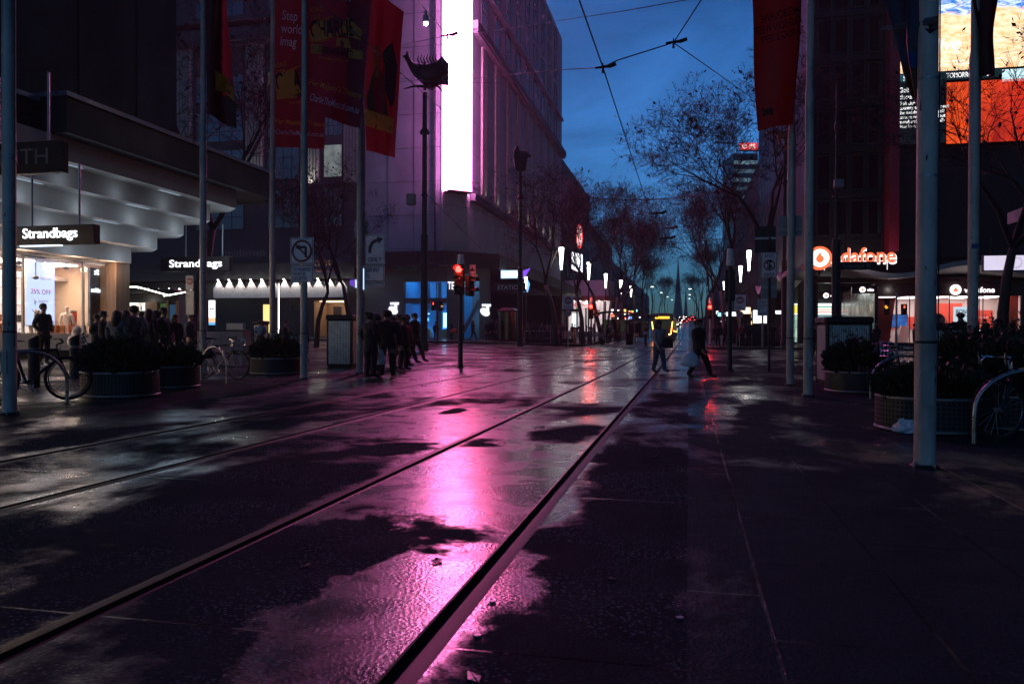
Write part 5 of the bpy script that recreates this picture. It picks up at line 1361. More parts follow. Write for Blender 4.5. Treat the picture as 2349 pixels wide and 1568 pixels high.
vsign(1971,2004,657,671,61.0,'small hanging vodafone sign nearer the wavy canopy middle'); vsign(1888,1924,671,684,66,'small hanging vodafone sign deep under the wavy canopy')
p=PY(2350,622,30.5); o=thing('lit_sign','white lit box sign with a ring of rays at the right edge','sign',(p.x-.1,30.5,p.z+.05)); lightbox(o,2.3,.5,glow('lilac_white_sign',(.80,.74,.95),1.0)); mb=MB()
for k in range(20): a=2*PI*k/20; mb.obox((-.15+.17*math.cos(a),-.004,.25+.17*math.sin(a)),(.055,.006,.012),Matrix.Rotation(-a,3,'Y'))
mb.build('ray_ring',M['sign_grey'],o); MB().tube([(-.9,.08,.54),(-.9,.08,1.15)],.03,8).build('hanger',M['dark_metal'],o)
# shop interior notices on the phone shop
for (s_,ox,oy,wd,y) in (('contracts',2002+25,738,1.4,68.3),('or on a',2185,737,1.1,68.3)):
    p=PY(ox,oy,y); o=thing('wall_lettering','white words "%s" on the red wall inside the phone shop'%s_,'lettering',(p.x,y,p.z)); text(s_,M['sign_white'],o,(0,-.02,0),0,wd,None,.02,.01)
p=PY(2216,770,62.9); o=thing('poster','white and cyan BONUS poster in the phone shop window','poster',(p.x,63.2,p.z)); MB().box(-.75,.75,0,.03,0,2.1).build('sheet',glow('poster_white',(.75,.92,1),.9),o); text('BONUS',mat('blue_ink',(.02,.12,.4),.5),o,(-.05,-.01,1.75),0,1.1,.3,.01,.03,shear=.2); text('SMARTWATCH',mat('grey_ink',(.1,.12,.2),.5),o,(-.02,-.01,1.46),0,1.2,.16,.01,.01,shear=.2)
p=PY(2030,752,67); o=thing('television','dark blue television with a lake picture inside the phone shop','screen',(p.x+.6,66.5,p.z)); MB().box(-.95,.95,.03,.08,0,1.05).build('case',M['black'],o); MB().box(-.9,.9,0,.029,.05,1.0).build('screen_face',glow('blue_tv',(.03,.18,.6),.9,.9,2),o)
p=PY(2014,742,64.5); o=thing('hanging_disc','dark red hanging disc in the phone shop window','disc',(p.x,64.5,p.z)); MB().disc((0,0,0),.2,(0,1,0),.05,20).build('disc',M['maroon'],o); MB().tube([(0,0,.2),(0,0,1.2)],.01,5).build('cord',M['black'],o)
p=PY(2147,735,64); o=thing('hanging_disc','large black round notice in the phone shop window beside the thick pole','disc',(p.x,63.6,p.z)); MB().disc((0,0,0),.52,(0,1,0),.05,24).build('disc',M['sign_black'],o); text('TRADE UP\nTO 5G',M['sign_grey'],o,(0,-.03,0),0,.7,None,.01)
p=PY(2288,768,62.9); o=thing('neon_sign','small lit blue white neon lettering low in the phone shop','sign',(p.x-.4,63.5,p.z-.1)); text('JAPAN',glow('neon_blue_white',(.6,.75,1),4),o,(0,0,.2),0,1.3,.5,.02,.02); MB().box(-.9,.9,.05,.1,-.1,.6).build('board',M['black'],o)
# ------------------------------------------------------------------ people
SKIN=mat('skin',(.28,.16,.11),.55,0,.1,8); SKIN2=mat('skin_pale',(.38,.24,.18),.55,0,.1,8)
SHOE=mat('dark_shoes',(.015,.014,.014),.5,0,.2,9)
def fab(n,c): return mat(n,c,.85,0,.3,14,.25,90)
FB={'black':fab('black_wool',(.012,.012,.014)),'navy':fab('navy_cloth',(.016,.02,.032)),'charcoal':fab('charcoal_cloth',(.03,.03,.033)),'brown':fab('brown_wool',(.03,.02,.015)),
    'blush':fab('dusty_pink_quilt',(.50,.34,.33)),'denim':fab('blue_denim',(.05,.10,.17)),'grey':fab('grey_wool',(.11,.11,.12)),'pale':fab('pale_hoodie',(.38,.34,.33)),'olive':fab('olive_coat',(.03,.032,.02)),'red':fab('red_coat',(.2,.02,.02)),'steel':fab('slate_denim',(.07,.08,.10)),'white':fab('white_coat',(.5,.48,.46)),'blue':fab('blue_shirt',(.06,.10,.18))}
HAIRM=mat('dark_hair',(.012,.009,.007),.6,0,.4,30,.3,120,stretch=(1,1,.2)); HAIRB=mat('brown_hair',(.035,.02,.012),.6,0,.4,30,.3,120,stretch=(1,1,.2))
_pm={}
def skel(pose,fingers,st=1.0):
    V=[(0,0,.93),(0,0,1.08),(0,.01,1.28),(0,.015,1.45),(0,.005,1.53),(0,-.02,1.605),(0,-.005,1.66),(0,.005,1.705)]
    E=[(0,1),(1,2),(2,3),(3,4),(4,5),(5,6),(6,7)]; Rd=[.125,.118,.14,.078,.052,.07,.085,.06]
    K=['hip','torso','torso','torso','head','head','head','head']
    arms={}
    for s in (-1,1):
        ph = s if pose.startswith('walk') else 0
        sw = .17*ph
        sh=(s*.165,.01,1.40); 
        if pose=='pocket' : el=(s*.25,.06,1.14); wr=(s*.17,-.10,.98); hd=(s*.15,-.13,.93)
        elif pose=='hold': el=(s*.22,.02,1.14); wr=(s*.10,-.24,1.10); hd=(s*.05,-.30,1.13)
        elif pose=='sit': el=(s*.22,-.06,1.17); wr=(s*.14,-.28,1.14); hd=(s*.10,-.34,1.12)
        elif pose=='walkbag' and s<0: el=(s*.24,-.02,1.12); wr=(s*.25,-.06,.86); hd=(s*.25,-.07,.78)
        else: el=(s*.225,.02+sw*.4,1.13); wr=(s*.225,-.03+sw,.885); hd=(s*.215,-.05+sw*1.1,.81)
        b=len(V); V+=[sh,el,wr,hd]; Rd+=[.075,.047,.03,.034]; K+=['torso','torso','torso','hand']; E+=[(2,b),(b,b+1),(b+1,b+2),(b+2,b+3)]
        arms[s]=b
        if fingers:
            d=(Vector(hd)-Vector(wr)).normalized(); fwd=Vector((0,-1,0)); fwd=(fwd-d*fwd.dot(d)).normalized(); inn=Vector((-s,0,0))
            for i,(o_,l) in enumerate(((.027,.075),(.009,.085),(-.009,.08),(-.027,.062))):
                r0=Vector(hd)+fwd*o_+d*.03; k1=r0+d*l*.5+inn*.01; k2=k1+d*l*.42+inn*.028
                q=len(V); V+=[tuple(r0),tuple(k1),tuple(k2)]; Rd+=[.011,.0095,.008]; K+=['hand']*3; E+=[(b+3,q),(q,q+1),(q+1,q+2)]
            r0=Vector(wr)+d*.045+fwd*.03; k1=r0+fwd*.03+d*.03+inn*.012
            q=len(V); V+=[tuple(r0),tuple(k1)]; Rd+=[.013,.010]; K+=['hand']*2; E+=[(b+2,q),(q,q+1)]
    for s in (-1,1):
        hp=(s*.09,0,.88)
        if pose.startswith('walk'):
            if s>0: kn=(s*.085,-.20*st,.50); an=(s*.08,-.34*st,.11); to=(s*.085,-.34*st-.16,.08)
            else: kn=(s*.085,.03,.49); an=(s*.085,.30*st,.12); to=(s*.09,.30*st-.14,.04)
        elif pose=='sit': hp=(s*.09,-.02,.86); kn=(s*.11,-.40,1.08); an=(s*.11,-.52,.72); to=(s*.12,-.68,.67)
        else: kn=(s*.10,-.01,.49); an=(s*.105,.02,.085); to=(s*.12,-.15,.04)
        b=len(V); V+=[hp,kn,an,to]; Rd+=[.105,.074,.056,.042]; K+=['leg','leg','leg','foot']; E+=[(0,b),(b,b+1),(b+1,b+2),(b+2,b+3)]
    return V,E,Rd,K,arms
def person(p,label,h=1.72,rz=0,pose='stand',top='black',legs='charcoal',hair='short',coat=.0,skin=None,fingers=False,group=None,girth=1.16,stride=.8,hairm=None,shoes=None,face=True):
    """one continuous body; jacket, hair and face details are its children"""
    o=thing('person',label,'person',p,rz,group); k=h/1.75; o.scale=(k*girth,k*girth,k)
    skin=skin or SKIN
    V,E,Rd,K,arms=skel(pose,fingers,stride)
    b=skinned('body',V,E,Rd,FB[legs],o,1 if not fingers else 2)
    b.data.materials.append(skin); b.data.materials.append(shoes or SHOE); b.data.materials.append(FB[top])
    Vs=[Vector(v) for v in V]
    for f in b.data.polygons:
        c=f.center; i=min(range(len(Vs)),key=lambda j:(Vs[j]-c).length_squared)
        kk=K[i]; f.material_index={'head':1,'hand':1,'foot':2,'torso':3}.get(kk,0)
    jv=[(0,0,.93-.02),(0,0,1.08),(0,.01,1.28),(0,.012,1.44)]; je=[(0,1),(1,2),(2,3)]; jr=[.152,.142,.162,.09]
    if coat: jv.append((0,0,.93-coat)); je.append((0,4)); jr.append(.165+.1*coat)
    for s in (-1,1):
        a=arms[s]; q=len(jv); w=Vector(V[a+1]).lerp(Vector(V[a+2]),.92); jv+=[V[a],V[a+1],tuple(w)]; jr+=[.092,.066,.047]; je+=[(2,q),(q,q+1),(q+1,q+2)]
    skinned('jacket',jv,je,jr,FB[top],o,1)
    hm=hairm or HAIRM; mb=MB()
    if hair=='hood':
        mb.ball((0,.025,1.655),(.118,.125,.135),14,9); mb.tube([(0,.05,1.45),(0,.045,1.55),(0,.04,1.66)],[.125,.12,.10],14); hm=FB[top]
    elif hair=='bald': mb.ball((0,.035,1.60),(.075,.06,.05),12,7)
    elif hair=='long':
        mb.ball((0,.02,1.665),(.098,.105,.112),14,9); mb.tube([(0,.035,1.66),(0,.06,1.55),(0,.075,1.42),(0,.08,1.30)],[.095,.10,.105,.05],12)
    elif hair=='bun': mb.ball((0,.02,1.665),(.096,.10,.108),14,9); mb.ball((0,.10,1.72),(.05,.05,.05),10,7)
    elif hair=='beanie': mb.ball((0,.012,1.685),(.10,.11,.10),14,9); mb.lathe([(.102,-.02),(.104,.02)],14,(0,.01,1.675)); hm=FB['olive']
    else: mb.ball((0,.022,1.672),(.094,.10,.105),14,9); mb.ball((0,-.04,1.735),(.06,.045,.03),10,6)
    mb.build('hair' if hair not in ('hood','beanie') else 'headwear',hm,o,True)
    if face:
        mb=MB(); mb.tube([(0,-.088,1.652),(0,-.112,1.618),(0,-.092,1.608)],[.010,.016,.010],7); mb.build('nose',skin,o,True)
        for s in (-1,1):
            MB().ball((s*.032,-.083,1.648),(.013,.008,.008),8,5).build('eye',M['black'],o,True)
            MB().ball((s*.088,.0,1.635),(.012,.022,.032),8,6).build('ear',skin,o,True)
        MB().ball((0,-.088,1.582),(.024,.008,.007),8,5).build('mouth',mat('lips',(.25,.09,.08),.5) if 'lips' not in bpy.data.materials else bpy.data.materials['lips'],o,True)
    return o
def bag(p,label,m,w=.32,h=.42,rz=0,name='shopping_bag',emblem=None,tilt=0):
    o=thing(name,label,'bag',p,rz); o.rotation_euler[1]=tilt
    vs=[]; prof=[(0,.75),(.03,.95),(.2,1.08),(.5,1.0),(.75,.72),(.92,.34),(1.0,.16)]
    mb=MB(); n=18
    for z,s in prof:
        for i in range(n):
            a=2*PI*i/n; cr=1+.10*math.sin(5*a+z*7)+.06*math.sin(9*a-z*5); vs.append((w/2*s*cr*math.cos(a),w*.27*s*cr*math.sin(a),z*h))
    fs=[(j*n+i,j*n+(i+1)%n,(j+1)*n+(i+1)%n,(j+1)*n+i) for j in range(len(prof)-1) for i in range(n)]+[tuple(range(n-1,-1,-1))]
    mb.add(vs,fs); mb.build('sack',m,o,True,ang=80)
    mb=MB()
    for s in (-1,1): mb.tube([(s*.03,0,h*.96),(s*.035,0,h*1.1),(0,0,h*1.2)],[.012,.01,.008],6)
    mb.build('handle',m,o,True)
    if emblem:
        MB().ring((0,-w*.30,h*.45),.085,.016,(0,1,0),22,5).build('red_ring',emblem,o); MB().ball((0,-w*.295,h*.45),(.038,.012,.038),12,6).build('red_dot',emblem,o)
    return o
PLB=mat('white_plastic_bag',(.8,.75,.78),.4,0,.12,6,.3,25); PLT=mat('grey_plastic_bag',(.25,.26,.28),.35,0,.2,6,.3,25); EMR=mat('red_print',(.5,.02,.02),.5)
def at_h(ox,oyb): return G(ox,oyb)[0]
def auto(ox,oyb,oyt,label,**k):
    p=at_h(ox,oyb); return person(p,label,hgt(oyt,p)*1.0,**k)
def autod(ox,d,oyt,label,**k):
    p=GD(ox,d)
    if p.y>61 or (p.y>57.2 and p.x>1.4): p.z+=.14
    h=hgt(oyt,p); return person(p,label,max(1.45,min(1.92,h)),**k)
# the pair crossing in the middle
w1_=auto(1511,856,735,'woman in a short dusty pink jacket and jeans walking over the tram rail',rz=rad(48),pose='walk',top='blush',legs='denim',hair='long',fingers=True,skin=SKIN,stride=.42,girth=1.22)
p=w1_.location; o=thing('tote_bag','dark bag with a pale edge carried by the woman in the pink jacket','bag',(p.x+.13,p.y-.22,p.z+.78)); MB().bbox(-.02,.30,-.04,.04,-.02,.26,.015).build('panel',FB['black'],o); mb=MB(); mb.tube([(-.03,-.045,.06),(-.02,-.05,-.03),(.30,-.05,-.0),(.31,-.045,.05)],.012,6); mb.build('edge',M['sign_white'],o); MB().tube([(.02,0,.25),(.1,0,.62),(.2,0,.25)],.012,6).build('strap',FB['black'],o)
m1=auto(1603,868,733,'tall man in black striding right with a white plastic bag',rz=rad(58),pose='walk',top='black',legs='black',hair='short',fingers=True,girth=1.3,coat=.12,stride=.75)
p=m1.location; bag((p.x-.24,p.y-.34,p.z+.33),'bulging white plastic shopping bag hanging from the hand of the man in black',PLB,.48,.42,.3,tilt=.12)
auto(1481,795,742,'person holding a white sheet walking in front of the distant tram',rz=rad(-80),pose='hold',top='black',legs='black',hair='short')
p=at_h(1481,795); o=thing('paper_sheet','white sheet of paper held in front of the distant tram','paper',(p.x-.02,p.y-.3,p.z+1.1)); mb=MB(); mb.obox((0,0,.0),(.32,.01,.22),Matrix.Rotation(.5,3,'X')); mb.build('sheet',M['sign_white'],o)
# waiting pair at the pole, and the group walking behind them
auto(850,867,717,'person in a long dark coat with curly hair waiting beside the pale cabinet',rz=rad(150),pose='pocket',top='black',legs='black',hair='bun',coat=.32,fingers=False,girth=1.3,hairm=HAIRB)
mm=auto(888,864,712,'broad man in a black jacket beside the curly haired person, holding a shopping bag',rz=rad(200),pose='stand',top='black',legs='black',hair='short',girth=1.42,coat=.15,fingers=True)
p=mm.location; bag((p.x-.19,p.y-.14,p.z+.32),'white shopping bag with a red bullseye held by the broad man',PLB,.36,.5,0,emblem=EMR)
for ox,yb,yt,lab,k in ((916,842,722,'person in dark trousers walking just behind the broad man',dict(rz=rad(80),pose='walk',top='charcoal',legs='black',hair='short',coat=.15)),
    (934,836,722,'woman with long hair and a brown bag walking in the dark group',dict(rz=rad(85),pose='walk',top='brown',legs='black',hair='long')),
    (952,833,719,'last striding person of the dark group beside the fish pole',dict(rz=rad(80),pose='walk',top='black',legs='charcoal',hair='short')),
    (866,855,722,'hooded person standing between the curly haired person and the broad man',dict(rz=rad(120),pose='pocket',top='charcoal',legs='black',hair='hood',coat=.2)),
    (926,850,727,'stout person in a dark parka in front of the walking group',dict(rz=rad(70),pose='stand',top='black',legs='black',hair='beanie',girth=1.35,coat=.2)),
    (902,846,726,'short person half hidden between the broad man and the walking group',dict(rz=rad(100),pose='stand',top='navy',legs='black',hair='long'))): auto(ox,yb,yt,lab,**k)
p=at_h(934,836); bag((p.x+.2,p.y-.22,p.z+.72),'brown shoulder bag at the side of the long haired woman',FB['brown'],.34,.3,0,'shoulder_bag')
# by the bag shop
auto(100,838,697,'man with glasses in a black jacket standing in profile before the display window',rz=rad(80),pose='pocket',top='black',legs='black',hair='short',coat=.08,girth=1.05,fingers=False)
p=at_h(100,838); 
for ox,d,yt,lab,k in ((238,21.5,714,'person in a dark jacket bending over the crouching one by the window',dict(rz=rad(120),pose='hold',top='black',legs='black',hair='short')),
    (270,20,713,'woman in a grey denim jacket and scarf seen from behind',dict(rz=rad(185),pose='stand',top='steel',legs='black',hair='long',girth=1.3)),
    (308,20.5,702,'tall person in a hooded grey brown coat with a backpack',dict(rz=rad(200),pose='pocket',top='grey',legs='black',hair='short',girth=1.32)),
    (222,22.5,722,'person in a knitted cap at the left end of the waiting crowd',dict(rz=rad(90),pose='hold',top='charcoal',legs='black',hair='beanie')),
    (290,22.5,712,'dark haired person between the denim jacket and the backpack',dict(rz=rad(150),pose='stand',top='black',legs='black',hair='long')),
    (327,23,716,'shorter person peering past the backpack',dict(rz=rad(160),pose='stand',top='brown',legs='black',hair='short')),
    (360,23,714,'person in navy between the long haired woman and the tall man',dict(rz=rad(190),pose='pocket',top='navy',legs='black',hair='hood')),
    (344,21.5,710,'woman with long straight hair in black in front of the kiosk',dict(rz=rad(170),pose='stand',top='black',legs='black',hair='long')),
    (376,22,706,'tall man in a black coat before the green kiosk poster',dict(rz=rad(100),pose='pocket',top='black',legs='black',hair='short',coat=.2)),
    (402,22.5,722,'woman in black with white shoes holding something pink',dict(rz=rad(60),pose='walk',top='black',legs='black',hair='long',shoes=M['sign_white'])),
    (437,30,722,'shadowy person beside the dim parking plates',dict(rz=rad(90),pose='stand',top='navy',legs='black',hair='short')),
    (700,29,735,'dark person behind the pole of the no left turn sign',dict(rz=rad(90),pose='stand',top='black',legs='black',hair='short')),
    (655,33,735,'person silhouetted in the yellow lit doorway',dict(rz=rad(100),pose='hold',top='black',legs='black',hair='short')),
    (597,34,738,'person in a blue shirt leaning at the grey counter',dict(rz=rad(200),pose='hold',top='blue',legs='black',hair='short'))): autod(ox,d,yt,lab,**k)
p=GD(308,20.3); o=thing('backpack','dark backpack worn by the person in the grey brown coat','backpack',(p.x+.05,p.y-.27,p.z+1.0)); MB().bbox(-.17,.17,-.1,.1,0,.44,.05).build('pack',FB['charcoal'],o); MB().bbox(-.12,.12,-.15,-.1,.05,.22,.03).build('pocket',FB['black'],o)
p=GD(404,22.1); o=thing('pink_bottle','small pink bottle held by the woman with white shoes','bottle',(p.x+.08,p.y-.25,p.z+.75)); MB().lathe([(.04,0),(.045,.02),(.045,.2),(.02,.26),(.02,.3)],12).build('body',mat('pink_plastic',(.5,.08,.12),.4),o,True)
pg=GD(176,26.0); o=person((pg.x,pg.y,pg.z-.62),'crouching person in a pale hoodie with yellow soled shoes by the display window',1.72,rad(60),'sit','pale','black','hood',0,face=True,shoes=mat('yellow_soles',(.5,.28,.03),.6))
# in front of the blue phone shop
for ox,d,yt,lab,k in ((1036,70,732,'person with an orange bag waiting at the blue shop corner',dict(rz=rad(90),top='charcoal',legs='black')),
    (1062,69,737,'person in dark clothes behind the post of the nearest traffic light',dict(rz=rad(120),top='black',legs='black')),
    (1085,69,735,'person walking with a pale paper before the second T emblem',dict(rz=rad(80),pose='walk',top='black',legs='charcoal',hair='long')),
    (1119,69,736,'leftmost of three people talking below the second T emblem',dict(rz=rad(40),top='navy',legs='black')),
    (1130,69.5,731,'tallest of three people talking below the second T emblem',dict(rz=rad(0),top='black',legs='black')),
    (1139,69,732,'rightmost of three people talking below the second T emblem',dict(rz=rad(-60),top='charcoal',legs='black')),
    (968,64,737,'person seen in the blue shop doorway left of the walk man signal',dict(rz=rad(180),top='black',legs='black',hair='long')),
    (1000,66,738,'person right behind the walk man signal post',dict(rz=rad(170),top='navy',legs='black'))): autod(ox,d,yt,lab,**k)
p=GD(1037,69.6); bag((p.x+.25,p.y-.3,p.z+.75),'orange bag carried at the blue shop corner',mat('orange_bag',(.5,.06,.03),.6),.6,.4,0,'carry_bag')
# right pavement and phone shop
for ox,d,yt,lab,k in ((2010,51,744,'woman in a long black hooded coat walking to the phone shop door',dict(rz=rad(185),pose='walk',top='black',legs='black',hair='hood',coat=.35)),
    (2203,21.5,712,'bald man in a black jacket seen from behind near the right poles',dict(rz=rad(190),top='black',legs='black',hair='bald',girth=1.1,skin=SKIN)),
    (2262,24,741,'dark haired woman right of the bald man',dict(rz=rad(170),top='black',legs='black',hair='long')),
    (2288,24,733,'person at the far right in a dark hood',dict(rz=rad(200),top='charcoal',legs='black',hair='hood')),
    (2322,23,738,'rightmost dark figure beside the shop edge',dict(rz=rad(150),top='black',legs='black',hair='short')),
    (1994,40,738,'cyclist in dark clothes standing behind the dark cabinet',dict(rz=rad(60),top='navy',legs='black')),
    (2100,42,742,'dark figure half hidden by the thick nearest pole',dict(rz=rad(90),top='black',legs='black')),
    (1861,57,744,'person in a white coat walking under the wavy canopy',dict(rz=rad(80),pose='walk',top='white',legs='black')),
    (1871,40,742,'dark person waiting left of the dark cabinet',dict(rz=rad(0),top='black',legs='black')),
    (1717,55,734,'cyclist with a pale helmet waiting behind the far ONLY post',dict(rz=rad(190),top='charcoal',legs='black',hair='beanie')),
    (1647,58,741,'person in a mustard beanie near the right far traffic light',dict(rz=rad(150),top='black',legs='black',hair='beanie')),
    (1664,58,740,'person with a scarf behind the dark signal post',dict(rz=rad(160),top='brown',legs='black',hair='long')),
    (1703,57,741,'person in a red coat under the no entry sign on the right',dict(rz=rad(170),top='red',legs='black')),
    (1773,56,741,'dark person right of the dollar area post',dict(rz=rad(180),top='black',legs='black'))): autod(ox,d,yt,lab,**k)
# far crowd: five people built once, then copied
far=[]
for top,pose,hair in (('black','stand','short'),('navy','walk','long'),('charcoal','walk','short'),('brown','stand','long'),('grey','stand','hood')):
    far.append((top,pose,hair))
proto=[]
FARL='distant dark figure in the crowd on the far left pavement'; FARR='distant dark figure in the crowd on the far right pavement'
rr=random.Random(5)
def crowd(n,x0,x1,d0,d1,lab,grp):
    for i in range(n):
        ox=x0+(x1-x0)*(i+rr.random()*.8)/n; d=d0+(d1-d0)*rr.random(); p=GD(ox,d); p.z+=.14
        k=rr.randrange(5)
        if len(proto)<5:
            k=len(proto); top,pose,hair=far[k]
            o=person(p,lab,1.72,rr.random()*6.28,pose,top,'black',hair,face=False,group=grp); proto.append(o)
        else:
            o=dup(proto[k],p,rr.random()*6.28,lab); s=.94+rr.random()*.12; o.scale=(s,s,s); o['group']=grp
crowd(34,1160,1470,66,105,FARL,'far crowd on the left pavement')
crowd(18,1635,1800,62,95,FARR,'far crowd on the right pavement')
# ------------------------------------------------------------------ bare street trees
M['oldleaf']=mat('withered_leaf',(.007,.006,.004),.8,0,.4,9)
def tree_meshes(seed,H,spread,fork=.28,lv=6,leaves=60,lean=0,r0=.17):
    r=random.Random(seed); tr=MB(); br=MB(); lf=MB()
    tips=[]
    def grow(p,d,L,rd,k):
        n=4 if k<2 else 3; pts=[p]; q=p.copy(); dd=d.copy()
        for i in range(n):
            dd=(dd+Vector((r.uniform(-1,1),r.uniform(-1,1),r.uniform(-.5,.7)))*.16).normalized(); q=q+dd*L/n; pts.append(q.copy())
        rs=[rd*(1-.42*i/n) for i in range(n+1)]
        (tr if k==0 else br).tube(pts,rs,8 if k==0 else (6 if k<3 else (4 if k<4 else 3)),cap=k==0)
        if k>=lv: tips.append(q); return
        m=3 if k in (0,1) else (3 if r.random()<.55 else 2)
        for j in range(m):
            a=r.uniform(0,6.28)+j*2.1; t_=r.uniform(.45,.95) if k>0 else .75
            u=dd.orthogonal().normalized(); w=dd.cross(u)
            e=(dd*(1.0 if k else .9)+(u*math.cos(a)+w*math.sin(a))*t_*spread+Vector((0,0,.14))).normalized()
            grow(q,e,L*(r.uniform(.66,.86) if k else .62),rs[-1]*(.72 if j else .85),k+1)
        if k>=2:
            for j in range(6 if k<lv-1 else 4):
                i=r.randrange(1,n+1); a=r.uniform(0,6.28); u=dd.orthogonal().normalized(); w=dd.cross(u)
                e=(dd*.6+(u*math.cos(a)+w*math.sin(a))*.9).normalized(); l=L*r.uniform(.3,.7)
                mid=pts[i]+e*l*.5+Vector((0,0,.05*l)); tip=pts[i]+e*l+Vector((r.uniform(-.1,.1),r.uniform(-.1,.1),.15*l)); br.tube([pts[i],mid,tip],[rs[i]*.45+.004,rs[i]*.3+.003,.003],3,False); tips.append(tip)
                for _ in range(3): e2=(e+Vector((r.uniform(-1,1),r.uniform(-1,1),r.uniform(-.2,.9)))*.7).normalized(); br.tube([mid,mid+e2*l*.55],[.0055,.003],3,False)
    grow(Vector((0,0,-.1)),Vector((lean,0,1)).normalized(),H*fork,r0,0)
    for i in range(leaves):
        t_=r.choice(tips)+Vector((r.uniform(-.05,.05),r.uniform(-.05,.05),r.uniform(-.08,.03))); s=r.uniform(.05,.10)
        a=Vector((r.uniform(-1,1),r.uniform(-1,1),r.uniform(-1,1))).normalized(); u=a.orthogonal().normalized(); w=a.cross(u)
        lf.add([t_-u*s,t_+w*s*.6,t_+u*s,t_-w*s*.6],[(0,1,2,3)])
    zmax=max(v[2] for v in br.v); k=H/zmax
    for mb in (tr,br,lf): mb.v=[(v[0]*k,v[1]*k,v[2]*k if v[2]>0 else v[2]) for v in mb.v]
    return tr,br,lf
protos={}
def make_tree(kind,seed,H,spread,**k):
    tr,br,lf=tree_meshes(seed,H,spread,**k)
    return tr,br,lf
def tree(p,label,meshes,rz=0,s=1.0,bark=None,group='bare street trees'):
    """meshes: a tuple of shared (trunk, branches, leaves) mesh builders, or of a tree object to copy"""
    if isinstance(meshes,tuple):
        o=thing('bare_tree',label,'tree',p,rz,group); tr,br,lf=meshes
        tr.build('trunk',bark or M['bark'],o,True,ang=180); c=br.build('crown',M['twig'],o,True,ang=180)
        if lf.v: lf.build('leaves',M['oldleaf'],c)
    else: o=dup(meshes,p,rz,label)
    o.scale=(s,s,s); return o
t1=make_tree('a',3,12,.75,leaves=120); t2=make_tree('b',8,14,.52,leaves=120,lv=7); t3=make_tree('c',21,13,.58,leaves=120,lv=7); t6=make_tree('f',55,13,.8,leaves=200,lv=7); t4=make_tree('d',34,12,.7,leaves=260)
T1=tree(GD(1277,60.5),'bare tree with a pale lit trunk just left of the tallest left lamp',t1,.3,1.2)
T2=tree(GD(1400,104),'tall tree with withered leaves beyond the bullseye shop',t2,1.0,1.2); TL3=tree(GD(1420,92),'bushy tree beside the third left lamp',t3,2.0,1.15)
T3=tree(GD(1705,66),'big bare tree behind the END AREA sign, twigs against the blue sky',t6,2.0,1.72)
tree(GD(1383,73),'tall bare tree with a forked pale trunk before the bullseye shop',T3,1.0,1.25)
T4=tree(GD(440,43),'bare tree crossing the bluish windows behind the red folded banner',t4,.5,1.75)
tree(GD(808,48),'bare tree behind the right turn only sign and the cabinet',T4,2.2,1.0)
tree(GD(725,46),'bare tree low behind the large maroon banner',T1,4.0,.82)
t5=make_tree('e',5,12,.8,lv=4,leaves=90)
tree(GD(2297,25),'bare tree at the right edge in front of the orange screen',t5,3.7,.9)
tree(GD(2420,33),'bare tree just past the right edge, twigs over the sea picture',T1,1.7,1.25)
L=[(1338,66,T1,1.09,'small bare tree between the first two left lamps'),(1415,92,TL3,1.30,'leafy dark tree behind the third left lamp'),(1428,112,T2,1.60,'dark tree above the left shop awnings'),(1452,128,TL3,1.66,'dense dark tree behind the fifth left lamp'),(1470,155,T2,1.53,'tree on the left in the middle distance over the tram'),(1484,190,TL3,1.47,'dark tree left of the tram wires'),(1497,230,T2,1.39,'far tree on the left half way up the hill'),(1510,280,TL3,1.33,'small far tree on the left near the spires'),(1524,340,T2,1.33,'last tree on the left below the tall spire'),
   (1662,84,TL3,1.41,'second tree on the right above the no entry sign'),(1640,105,TL3,1.60,'dense dark tree right of the far red light'),(1628,130,T2,1.60,'right tree half way to the spires'),(1616,165,TL3,1.53,'fifth dark tree up the right pavement'),(1608,205,T2,1.47,'far tree on the right beside the small spire'),(1603,260,TL3,1.33,'small far tree on the right up the hill'),(1598,330,T2,1.33,'last tree on the right at the hilltop'),
   (1768,60,T1,1.83,'bare tree between the orange flag and the right wire pole')]
for i,(ox,d,src,s,lab) in enumerate(L): p=GD(ox,d); p.z+=.1; tree(p,lab,src,i*1.3,s)
